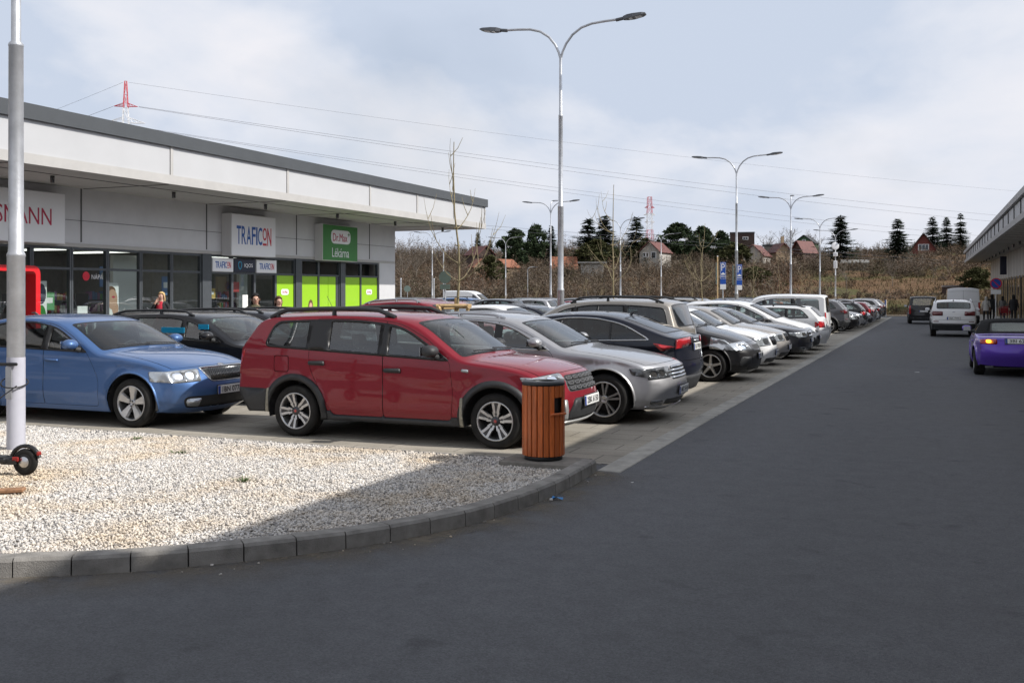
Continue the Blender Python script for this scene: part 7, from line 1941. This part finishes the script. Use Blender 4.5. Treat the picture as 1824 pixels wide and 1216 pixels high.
# ---- signs
SIGNB = pbr('sign_parking_blue', (.012, .075, .38), .4); BACKG = pbr('sign_back', (.17, .22, .19), .5, metal=.3)
def parking_sign(x, y, z, label, pole):
    r = empty('parking_sign', (x, y, 0), YAW*.8, label, 'sign', 'blue parking signs')
    if pole: b = MB(); b.tube([(0, .03, 0), (0, .03, z+.5)], .03, GALV, 10); link('pole', b.mesh('pole'), r)
    b = MB(); b.box((0, -.02, z), (.25, .02, .98), SIGNB, bev=.004); link('board', b.mesh('board'), r)
    b = MB(); b.box((0, -.034, z+.452), (.24, .006, .012), SW); b.box((0, -.034, z-.222), (.24, .006, .012), SW); b.box((-.115, -.034, z+.11), (.010, .006, .66), SW); b.box((.115, -.034, z+.11), (.010, .006, .66), SW); link('border', b.mesh('border'), r)
    o = link('lettering', text_mesh('P', .15, .30, SW, .002), r); place_flat(o, (0, -.036, z+.27), (1, 0, 0), (0, 0, 1))
    b = MB(); b.box((0, -.036, z-.03), (.17, .006, .06), SW, bev=.002); b.box((0, -.036, z+.01), (.09, .006, .05), SW, bev=.002); b.box((.0, -.036, z-.13), (.2, .006, .03), SW); link('car_symbol', b.mesh('car_symbol'), r)
    b = MB(); b.box((0, -.024, z-.58), (.25, .02, .22), SW, bev=.004); link('lower_plate', b.mesh('lower_plate'), r)
    b = MB(); b.box((-.27, .10, z), (.02, .30, .92), BACKG, bev=.004); link('side_board', b.mesh('side_board'), r)
parking_sign(-8.2, 44.2, 2.72, 'blue parking sign on its own thin pole', True); parking_sign(-8.05, 47.46, 2.72, 'blue parking sign fixed to the street lamp pole', False)
def round_sign(x, y, z, label, face, rad=.3, back=True, rz=YAW, plate=True, zb=0, ring_=None, diag=False):
    r = empty('traffic_sign', (x, y, zb), rz, label, 'sign')
    b = MB(); b.tube([(0, .03, 0), (0, .03, z+rad*.8-zb)], .03, GALV, 10); link('pole', b.mesh('pole'), r)
    b = MB(); b.prism(ring((0, 0), rad, 36), -.008, .008, face, (Vector((0, -.02, z-zb)), Vector((1, 0, 0)), Vector((0, 0, 1)), Vector((0, -1, 0)))); o = link('disc', b.mesh('disc'), r)
    if ring_:
        b = MB(); A = ring((0, 0), rad*.99, 40); Bq = ring((0, 0), rad*.80, 40); vs = [(p[0], -.031, z-zb+p[1]) for p in A]+[(p[0], -.031, z-zb+p[1]) for p in Bq]
        b.add(vs, [(k, (k+1) % 40, 40+(k+1) % 40, 40+k) for k in range(40)], ring_); link('red_ring', b.mesh('red_ring'), o)
        b = MB(); b.box((0, -.031, z-zb), (rad*1.65, .004, rad*.17), ring_, rot=Matrix.Rotation(R(45), 3, 'Y')); link('red_bar', b.mesh('red_bar'), o)
    if plate: b = MB(); b.box((0, -.02, z-zb-rad-.16), (.5, .014, .24), SW if not back else BACKG, bev=.003); link('plate', b.mesh('plate'), r)
round_sign(3.5, 60.9, 2.47, 'round blue and red no stopping sign under the right canopy', SIGNB, .30, False, .15, True, .11, TRED)
round_sign(-21.35, 43.6, 2.62, 'round sign seen from its grey green back at the shop corner', BACKG, .30, True, 0.2); round_sign(-51.5, 96, 2.1, 'small distant sign seen from behind, left of the white van', BACKG, .35, True, .4, False)
for i, (px, Z, top_, lab) in enumerate(((714, 90, 489, 'thin pale post between the shop corner and the round sign'), (773, 98, 489, 'thin pale post left of the distant white van'), (790, 104, 440, 'slim pale lamp post under the canopy end'), (940, 120, 476, 'small hooked lamp post far behind the median lamp'), (1278, 95, 448, 'brown wooden pole left of the parking signs'))):
    x, y = at(px, Z); z1_ = zat(top_, Z); b = MB()
    if i == 3: b.tube([(0, 0, -.5), (0, 0, z1_-.35), (.1, 0, z1_-.1), (.35, 0, z1_), (.8, .1, z1_+.02)], .05, GALV, 7); b.box((.9, .1, z1_), (.5, .2, .08), LUM, bev=.02)
    else: b.tube([(0, 0, -.5), (0, 0, z1_)], .06, GALV if i != 4 else STK, 8); b.lathe([(.075, z1_-.02), (.06, z1_+.04), (0, z1_+.05)], GALV, 10)
    tag(b.build('lamp_post' if i == 3 else 'post', loc=(x, y, 0)), lab, 'post')
b = MB(); b.tube([(0, 0, 0), (0, 0, 1.5)], .04, SW, 8); b.box((-.06, -.03, .85), (.12, .02, 1.25), SIGNB, bev=.004); tag(b.build('marker_post', loc=(-3.35, 96.5, 0)), 'narrow blue and white marker at the far end of the road', 'post')
r = empty('barrier', (-18.3, 17.7, .11), 0, 'low white and red barrier board in front of the drugstore', 'barrier')
for y in (-.75, .75): b = MB(); b.box((0, y, .5), (.06, .06, 1.0), SGREY); link('post', b.mesh('post'), r)
b = MB(); b.box((.04, 0, 1.05), (.03, 1.9, .11), SW, bev=.004); link('board', b.mesh('board'), r)
for y in (-.18, .50): b = MB(); b.box((.058, y, 1.05), (.006, .30, .11), TRED); link('red_patch', b.mesh('red_patch'), r)
TROL = pbr('trolley_red', (.45, .02, .03), .4); 
for k, (x, y, lab) in enumerate(((4.75, 74.5, 'red shopping trolley nearer the road under the right canopy'), (5.0, 76.2, 'red shopping trolley behind the first one'))):
    r = empty('shopping_trolley', (x, y, .11), R(90), lab, 'trolley', 'red shopping trolleys'); b = MB()
    for z, e in ((.45, 0), (.6, .02), (.75, .04), (.9, .06)): b.tube([(-.42-e, -.24-e, z), (.42+e, -.2-e, z), (.42+e, .2+e, z), (-.42-e, .24+e, z), (-.42-e, -.24-e, z)], .012, TROL, 4)
    for u in np.linspace(-.42, .42, 9):
        for sg in (-1, 1): b.tube([(u, sg*.22, .45), (u*1.1, sg*.27, .9)], .008, TROL, 4)
    b.box((0, 0, .75), (.75, .40, .36), TROL); link('basket', b.mesh('basket'), r)
    b = MB(); b.tube([(-.5, -.26, 1.0), (-.5, .26, 1.0)], .02, TROL, 6); b.tube([(-.45, -.22, .12), (-.4, -.24, .5), (-.5, -.26, 1.0)], .014, M['alu'], 6); b.tube([(-.45, .22, .12), (-.4, .24, .5), (-.5, .26, 1.0)], .014, M['alu'], 6); b.tube([(-.45, -.22, .12), (.4, -.16, .14), (.4, .16, .14), (-.45, .22, .12)], .014, M['alu'], 6); link('frame', b.mesh('frame'), r)
    for wx, wy in ((-.42, -.22), (-.42, .22), (.38, -.16), (.38, .16)): b = MB(); b.lathe([(.0, -.015), (.06, -.015), (.06, .015), (0, .015)], M['tyre'], 12, 'Y', c=(wx, wy, .06)); link('wheel', b.mesh('wheel'), r)
# ------------------------------------------------------------------ parked and driving cars
PAL = dict(red=((.235, .006, .018), .25), blue=((.07, .15, .34), .4), silver=((.46, .46, .475), .7), navy=((.006, .008, .018), .2), beige=((.36, .33, .29), .6), black=((.012, .012, .014), .2), white=((.80, .80, .80), 0), champagne=((.40, .38, .36), .5),
           anthracite=((.035, .036, .044), .4), grey=((.13, .13, .14), .5), purple=((.13, .055, .50), .3), darkblue=((.02, .04, .12), .35), maroon=((.13, .012, .02), .3), green=((.03, .07, .045), .3), orange=((.45, .10, .02), .2), brown=((.08, .055, .04), .4))
def paint(c): return car_paint('paint_'+c, PAL[c][0], PAL[c][1])
KIND = dict(WAG='estate', LIFT='liftback', LIFT2='liftback', CWAG='estate', CWAG2='estate', BOXY='boxy people carrier', MPV='people carrier', HATCH='hatchback', SEDAN='saloon', SUV='crossover', SVAN='small van', VAN='delivery van', ROAD='roadster')
SP = dict(WAG=WAG, LIFT=LIFT, LIFT2=LIFT2, CWAG=CWAG, CWAG2=CWAG2, BOXY=BOXY, MPV=MPV, HATCH=HATCH, SEDAN=SEDAN, SUV=SUV, SVAN=SVAN, VAN=VAN, ROAD=ROAD)
def kit(k, lod):
    q = k if lod == 'hi' else k+'_lo'
    if q not in KITS: make_kit(q, SP[k], lod)
    return q
LABELS = set()
def put(kd, xe, y, fwd, col, label, lod='hi', front=None, rear=None, group='cars parked in rows', jit=1, cat='car', rz=None, name='parked_car', flip=False):
    """front row / back row bay: xe = the end of the car nearest the road"""
    L = SP[kd]['L']; a = 0 if fwd else math.pi
    if jit: a += rnd.gauss(0, .008)
    assert label not in LABELS, label
    LABELS.add(label)
    return spawn_car(kit(kd, lod), (xe-L/2, y, 0), a if rz is None else rz, paint(col), label, cat, group, front if fwd else None, None if fwd else rear, name)
R1 = 'cars parked along the road'; R2 = 'cars parked behind the front row'
Y = lambda i: 11.18+2.42*i
put('WAG', -3.60, 11.18, 1, 'red', 'dusty red estate with black wheel arch trims and roof rails beside the gravel', front='2BK 6150', group=R1, jit=0)
put('CWAG', -3.08, 13.72, 1, 'silver', 'silver estate with chrome trimmed windows beside the red estate', front='4AT 5416', group=R1, jit=0)
put('LIFT2', -3.36, 16.2, 0, 'navy', 'very dark navy liftback parked tail out beside the silver estate', rear='5U7 9054', group=R1, jit=0)
put('BOXY', -3.95, 18.62, 0, 'beige', 'beige boxy people carrier with black roof rails parked tail out', rear='', group=R1)
put('MPV', -3.10, 20.9, 1, 'black', 'black people carrier nose out with five spoke wheels', front='6T2 1187', group=R1)
put('HATCH', -3.12, 23.4, 1, 'white', 'white hatchback nose out next to the black people carrier', front='7A3 4420', group=R1)
put('HATCH', -3.14, 25.9, 1, 'champagne', 'champagne hatchback nose out between the white hatchback and the anthracite saloon', front='', group=R1)
put('SEDAN', -2.90, 28.95, 1, 'anthracite', 'anthracite saloon nose out with silver seven spoke wheels', front='', group=R1)
put('MPV', -2.92, 31.4, 1, 'white', 'white people carrier nose out behind the anthracite saloon', front='', group=R1)
put('CWAG2', -2.86, 33.9, 0, 'white', 'white estate tail out with square red tail lamps', rear='', group=R1)
put('SVAN', -3.05, 36.5, 0, 'white', 'white small van tail out, towering over the white estate', rear='', group=R1)
put('HATCH', -3.7, 39.0, 1, 'darkblue', 'dark blue hatchback hidden just past the white small van', 'lo', group=R1); put('SUV', -3.75, 41.5, 1, 'silver', 'silver crossover hidden between a dark blue hatchback and an empty bay', 'lo', group=R1)
put('SUV', -3.35, 50.6, 0, 'grey', 'dark grey crossover tail out with black and white wheels', rear='', group=R1)
put('HATCH', -3.1, 53.6, 1, 'black', 'black hatchback nose out past the dark grey crossover', front='', group=R1); put('HATCH', -3.0, 56.2, 1, 'silver', 'silver hatchback nose out beyond the black hatchback', front='', group=R1); put('MPV', -2.85, 61.6, 1, 'silver', 'silver people carrier nose out farther along the road', front='', group=R1)
for i, (kd, y, fwd, col, lab) in enumerate((('CWAG2', 58.9, 0, 'black', 'black estate tail out just before the silver people carrier'), ('HATCH', 64.3, 0, 'maroon', 'maroon hatchback tail out after the silver people carrier'), ('CWAG2', 67.0, 0, 'silver', 'silver estate tail out near the end of the front row'), ('LIFT', 69.6, 0, 'anthracite', 'anthracite liftback tail out near the end of the front row'),
       ('HATCH', 72.2, 1, 'white', 'white hatchback nose out near the end of the front row'), ('SEDAN', 74.8, 0, 'black', 'black saloon tail out, fourth from the end of the front row'), ('MPV', 77.4, 1, 'grey', 'grey people carrier nose out, third from the end of the front row'), ('SUV', 80.0, 0, 'silver', 'silver crossover tail out, second from the end of the front row'), ('SUV', 84.0, 0, 'anthracite', 'dark crossover tail out closing the front row'))):
    put(kd, -2.95+.05*(i % 3), y, fwd, col, lab, 'lo', rear='', front='', group=R1)
# second row
put('LIFT', -8.60, 11.06, 1, 'blue', 'light metallic blue liftback facing the red estate', front='1BN 0779', group=R2, jit=0)
put('CWAG2', -8.55, 13.75, 1, 'black', 'black estate beside the blue liftback, with bright blue window stickers', front='', group=R2)
put('CWAG2', -9.0, 16.2, 1, 'anthracite', 'dark estate with roof rails behind the red estate, next to two walkers', group=R2)
put('HATCH', -8.6, 18.6, 1, 'white', 'white hatchback behind the nearest staked tree', group=R2)
put('SUV', -8.55, 21.6, 1, 'red', 'red crossover with black roof rails behind the nearest staked tree', group=R2)
put('HATCH', -8.8, 26.2, 1, 'white', 'white hatchback left of the nearest median lamp pole', group=R2)
put('CWAG', -8.6, 28.8, 1, 'navy', 'dark navy estate with chrome window line behind the nearest median lamp', group=R2)
def stick(car, y, w, h, x, z, mat, label):
    b = MB(); b.box((0, 0, 0), (w, .012, h), mat, bev=.002); tag(b.build('window_sticker', loc=(x, y, z)), label, 'sticker', 'stickers on car windows')
BSTK = pbr('bright_blue_sticker', (.01, .30, .52), .4)
stick(None, 12.893, .46, .09, -11.15, 1.14, BSTK, 'bright blue sticker on the rear window of the black estate'); stick(None, 12.90, .2, .08, -10.55, 1.2, BSTK, 'smaller blue sticker on the front window of the black estate')
cols = ['silver', 'black', 'white', 'grey', 'darkblue', 'anthracite', 'red', 'silver', 'white', 'black', 'maroon', 'beige', 'green', 'blue', 'brown', 'grey', 'orange']
kinds = ['HATCH', 'CWAG2', 'SUV', 'MPV', 'LIFT', 'SEDAN', 'HATCH', 'CWAG2', 'BOXY', 'WAG']
def row(xe, ys, occ, place, group, seed):
    rg = random.Random(seed); L_ = []
    for y in ys: L_.append((y, rg.choice(kinds), rg.choice(cols), rg.random() < .5) if rg.random() < occ else None)
    nm_ = lambda q: None if q is None else q[2].replace('darkblue', 'dark blue')+' '+KIND[q[1]]
    for i, q in enumerate(L_):
        if q is None: continue
        a = nm_(L_[i-1]) if i else None; c = nm_(L_[i+1]) if i+1 < len(L_) else None
        w = 'nose out' if q[3] else 'tail out'
        if a and c: bt = 'between a %s and a %s' % (a, c)
        elif a: bt = 'beyond a %s' % a
        elif c: bt = 'before a %s' % c
        else: bt = 'standing alone'
        lab = '%s %s %s, %s' % (nm_(q), w, place, bt); lab = ' '.join(lab.split()[:16])
        k = 0
        while lab in LABELS:
            k += 1; q = (q[0], q[1], ['champagne', 'purple', 'beige', 'green', 'brown', 'maroon', 'orange'][k], q[3]); L_[i] = q
            lab = ' '.join(('%s %s %s, %s' % (nm_(q), w, place, bt)).split()[:16])
        put(q[1], xe+rg.uniform(-.25, .2), q[0], q[3], q[2], lab, 'lo', group=group)
row(-8.5, [31.4+2.45*k for k in range(20)], .88, 'behind the front row', R2, 2)
row(-19.2, [46.5+2.45*k for k in range(20)], .9, 'past the shop corner', 'cars parked past the shop corner', 5); row(-24.4, [46.5+2.45*k for k in range(20)], .9, 'in the fourth row', 'cars parked in the fourth row', 8)
row(-38.2, [50+2.45*k for k in range(18)], .9, 'in the fifth row', 'cars parked in the fifth row', 13)
x, y = at(838, 108)
put('VAN', x+2.8, y, 1, 'white', 'distant white delivery van facing right beyond the parked cars', 'lo', group=None, cat='van')
# vehicles on the road
def drive(kd, x, y, col, label, rear, cat='car', lod='hi', rz=R(90), name='car'):
    LABELS.add(label); L = SP[kd]['L']
    return spawn_car(kit(kd, lod), (x, y+L/2, 0), rz, paint(col), label, cat, 'vehicles on the road', None, rear, name)
drive('ROAD', 1.80, 23.6, 'purple', 'purple roadster with a black soft top at the right edge of the road', '3BI 6214')
drive('SUV', 1.08, 47.2, 'white', 'white crossover seen from behind in the middle of the road', '3BA 7974'); drive('SVAN', -.25, 70, 'black', 'black small van seen from behind left of the tall white van', '', 'van', rz=R(92)); drive('VAN', 2.22, 72, 'white', 'tall white delivery van standing by the right canopy', '', 'van')
# ------------------------------------------------------------------ people
SKIN = pbr('skin', (.50, .30, .22), .55, var=.05)
def cloth(name, c): return pbr(name, c, .85, var=.15, vscale=18, bump=.3, bscale=90)
def person(loc, heading, label, top, legs, hair, H_=1.68, shoe=(.02, .02, .02), armL='down', armR='down', stride=.12, hairlen=.1, inner=None, head_turn=0, group='people', bulk=1.0, hat=None, child=False, bag=None):
    s = H_/1.72
    r = empty('person', loc, heading, label, 'person', group)
    V = []; Rd = []; E = []
    def nd(p, rad, par=None):
        V.append(Vector(p)*s); Rd.append(tuple(q*s for q in (rad if isinstance(rad, tuple) else (rad, rad)))); 
        if par is not None: E.append((par, len(V)-1))
        return len(V)-1
    pel = nd((0, 0, .93), (.15*bulk, .115*bulk)); wst = nd((0, 0, 1.10), (.138*bulk, .105*bulk), pel); chs = nd((.01, 0, 1.30), (.165*bulk, .115*bulk), wst); shd = nd((0, 0, 1.42), (.12, .09), chs)
    nk = nd((.0, 0, 1.50), (.056, .056), shd); jaw = nd((.025, 0, 1.565), (.066, .070), nk); hd = nd((.012, 0, 1.63), (.077, .090), jaw); cr = nd((.0, 0, 1.695), (.062, .072), hd)
    nose = nd((.115, 0, 1.60), .012, hd)
    hands = []
    for sg, pose in ((1, armL), (-1, armR)):
        sh = nd((0, sg*.185, 1.40), (.062*bulk, .062*bulk), shd)
        if pose == 'down': el, wr, ha = (-.02, sg*.245, 1.13), (.05, sg*.255, .90), (.07, sg*.25, .83)
        elif pose == 'face': el, wr, ha = (.12, sg*.25, 1.17), (.20, sg*.10, 1.40), (.17, sg*.05, 1.49)
        elif pose == 'front': el, wr, ha = (.0, sg*.26, 1.15), (.23, sg*.20, 1.12), (.31, sg*.17, 1.13)
        else: el, wr, ha = (-.05, sg*.27, 1.14), (.12, sg*.20, .98), (.17, sg*.14, .97)
        e_ = nd(el, .048*bulk, sh); w_ = nd(wr, .031, e_); h_ = nd(ha, (.034, .026), w_)
        d = (Vector(ha)-Vector(wr)).normalized(); sd_ = d.cross(Vector((1, 0, .2))).normalized()
        for f in range(4):
            b0 = Vector(ha)+d*.045+sd_*(.027-.018*f); L = (.055, .065, .062, .048)[f]
            k = nd(b0, .0095, h_); k = nd(b0+d*L*.55+Vector((.006, 0, 0)), .009, k); nd(b0+d*L+Vector((.016, 0, -.004)), .0075, k)
        t0 = Vector(ha)+sd_*.036; k = nd(t0, .011, h_); nd(t0+d*.045+sd_*.022, .009, k)
        hands.append(Vector(ha)*s)
    for sg in (1, -1):
        hp = nd((0, sg*.095, .88), (.092*bulk, .098*bulk), pel); kn = nd((.03+sg*stride*.5, sg*.10, .50), (.062, .066), hp); an = nd((-.02+sg*stride, sg*.10, .10), (.042, .044), kn); hl = nd((-.03+sg*stride, sg*.10, .045), (.045, .04), an); nd((.14+sg*stride, sg*.11, .032), (.042, .03), hl)
    me = bpy.data.meshes.new('skeleton'); me.from_pydata([tuple(v) for v in V], E, []); o = bpy.data.objects.new('body', me); COL.objects.link(o)
    o.modifiers.new('skin', 'SKIN'); 
    if not me.skin_vertices: me.attributes.new('x', 'FLOAT', 'POINT')
    for i, q in enumerate(Rd): me.skin_vertices[0].data[i].radius = q
    me.skin_vertices[0].data[0].use_root = True
    o.modifiers['skin'].use_smooth_shade = True; ss = o.modifiers.new('sub', 'SUBSURF'); ss.levels = 1; ss.render_levels = 1
    dg = bpy.context.evaluated_depsgraph_get(); bm_ = bpy.data.meshes.new_from_object(o.evaluated_get(dg)); bpy.data.objects.remove(o)
    bm_.name = 'body'
    for m in (SKIN, top, legs, pbr(label[:12]+'_shoe', shoe, .6), inner or top): bm_.materials.append(m)
    for p in bm_.polygons:
        c = p.center/s; k = 1
        if c.z > 1.485: k = 0
        elif any((p.center-h).length < .115*s and (p.center-h).length < .13*s for h in hands) and abs(c.y) > 0.0 and min((p.center-h).length for h in hands) < .10*s: k = 0
        elif c.z < .085: k = 3
        elif c.z < .86 and abs(c.y) < .21 : k = 2
        elif inner and c.x > .05 and abs(c.y) < .075 and c.z > .9: k = 4
        p.material_index = k; p.use_smooth = True
    bo = bpy.data.objects.new('body', bm_); COL.objects.link(bo); bo.parent = r
    # hair as a cap of strands over skull, reaching down the back
    b = MB(); N, K = 12, 20; vs = []; fs = []
    for i in range(N+1):
        th = math.pi*.02+(math.pi*.60)*i/N
        for k in range(K):
            f = 2*math.pi*k/K; front = max(0, math.cos(f))
            t_ = min(th, math.pi*(.31 if front > .55 else .40+.2*(1-front))) if front > .25 else th
            q = 1+.05*math.sin(7*f+i)+.03*rnd.random()
            x = -.012+.100*math.sin(t_)*math.cos(f)*q; y = .092*math.sin(t_)*math.sin(f)*q; z = 1.635+.115*math.cos(t_)*q
            if i > 8 and front < .25: z -= (i-8)/4*hairlen; x -= .01*(i-8)/4
            vs.append(Vector((x, y, z))*s)
    for i in range(N):
        for k in range(K): fs.append((i*K+k, (i+1)*K+k, (i+1)*K+(k+1) % K, i*K+(k+1) % K))
    b.add(vs, fs, hair, True); b.add(vs[:K], [tuple(range(K))], hair, True); link('hair' if not hat else 'cap', b.mesh('hair'), r)
    EY = pbr('eye_dark', (.02, .015, .012), .3) if 'eye_dark' not in bpy.data.materials else bpy.data.materials['eye_dark']; LIP = bpy.data.materials.get('lip') or pbr('lip', (.32, .10, .09), .5)
    for sg in (1, -1):
        b = MB(); b.lathe([(.011, 0), (.008, .006), (0, .008)], EY, 8, 'X', c=(.098*s, sg*.032*s, 1.628*s)); link('eye', b.mesh('eye'), r)
        b = MB(); b.box((.0*s, sg*.088*s, 1.61*s), (.03, .016, .055), SKIN, bev=.006); link('ear', b.mesh('ear'), r)
    b = MB(); b.box((.094*s, 0, 1.562*s), (.012, .045, .012), LIP, bev=.004); link('mouth', b.mesh('mouth'), r)
    # coat hem, collar
    b = MB(); z1_ = 1.47; z0_ = .80 if not child else .85
    prof = [(.185*bulk, z0_), (.178*bulk, .95), (.165*bulk, 1.10), (.182*bulk, 1.28), (.16, 1.40), (.09, 1.47), (.075, 1.50)]
    vs = []; K = 20
    for (q, z) in prof:
        for k in range(K): a = 2*math.pi*k/K; vs.append(Vector((q*.74*math.cos(a)*(1+.04*math.sin(5*a+z*9)), q*math.sin(a)*1.08*(1+.03*math.sin(4*a+z*7)), z))*s)
    ff = [(i*K+k, i*K+(k+1) % K, (i+1)*K+(k+1) % K, (i+1)*K+k) for i in range(len(prof)-1) for k in range(K) if not (inner and (k <= 1 or k >= K-2))]
    b.add(vs, ff, top, True); link('jacket', b.mesh('jacket'), r)
    if bag:
        b = MB(); b.box((-.02*s, -.22*s, .92*s), (.26, .10, .22), bag, bev=.03); b.tube([(-.02*s, -.21*s, 1.0*s), (.13*s, -.05*s, 1.25*s), (.08*s, .12*s, 1.44*s), (-.10*s, .10*s, 1.40*s), (-.15*s, -.08*s, 1.2*s), (-.06*s, -.21*s, 1.0*s)], .010, bag, 5); tag(b.build('shoulder_bag', loc=loc), 'brown bag slung across the woman in the pale jacket', 'bag').rotation_euler = (0, 0, heading)
    return r
BLK = cloth('black_cloth', (.014, .014, .016)); DNIM = cloth('dark_denim', (.03, .04, .07)); OLV = cloth('olive_coat', (.085, .078, .04)); REDC = cloth('red_top', (.45, .02, .04)); PALE = cloth('pale_jacket', (.50, .48, .45)); GRYC = cloth('grey_top', (.16, .155, .15)); WHC = cloth('white_cap', (.70, .70, .70))
HBL = cloth('blonde_hair', (.50, .34, .15)); HBK = cloth('black_hair', (.010, .008, .008)); HBR = cloth('brown_hair', (.075, .035, .018)); HGR = cloth('grey_hair', (.42, .40, .37))
tc_ = lambda x, y: math.atan2(-y, -x)
person((-18.45, 20.9, .11), tc_(-18.45, 20.9)-.5, 'blonde woman in a black jacket over a red top, hand at her mouth', BLK, DNIM, HBL, 1.66, armR='face', inner=REDC)
person((-13.6, 18.35, 0), tc_(-13.6, 18.35)+.1, 'dark haired person in an olive coat behind the dark estate', OLV, BLK, HBK, 1.72, bulk=1.12, hairlen=.12)
person((-13.95, 19.7, 0), tc_(-13.9, 19.7)+.35, 'brown haired person half hidden behind the one in olive', GRYC, DNIM, HBR, 1.66, hairlen=.14)
person((-18.2, 22.6, .11), tc_(-18.2, 22.6)+1.6, 'small child in a white top passing the shop pier', WHC, DNIM, HBR, 1.22, child=True)
person((3.52, 71.2, .11), R(100), 'woman in a pale jacket with a bag walking along the canopy', PALE, BLK, HGR, 1.64, stride=.16, bag=cloth('brown_bag', (.10, .055, .03)))
person((3.98, 73.2, .11), R(80), 'tall person in black beside the woman in pale', BLK, BLK, HBK, 1.80, bulk=1.1)
person((5.0, 79.5, .11), R(95), 'woman with long dark hair and a grey top by the trolleys', GRYC, DNIM, HBK, 1.68, hairlen=.35)
person((5.05, 70.5, .11), R(75), 'person in black at the right edge under the canopy', BLK, BLK, HBK, 1.76, bulk=1.08)

# everything that stands on the car park follows its gentle fall
for o in list(SC.objects):
    if o.parent is None and o.type in ('EMPTY', 'MESH') and o.get('kind') is None and 14 < o.location.y < 104 and not o.name.startswith('shop_building') and (o.get('category') in ('car', 'van', 'street lamp', 'young tree', 'stake frame', 'person', 'bag', 'trolley', 'litter', 'box', 'mirror', 'post') or o.name.startswith(('parking_sign', 'traffic_sign', 'barrier', 'window_sticker')) and o.location.x > -21.8):
        o.location.z -= float(drop(o.location.y))
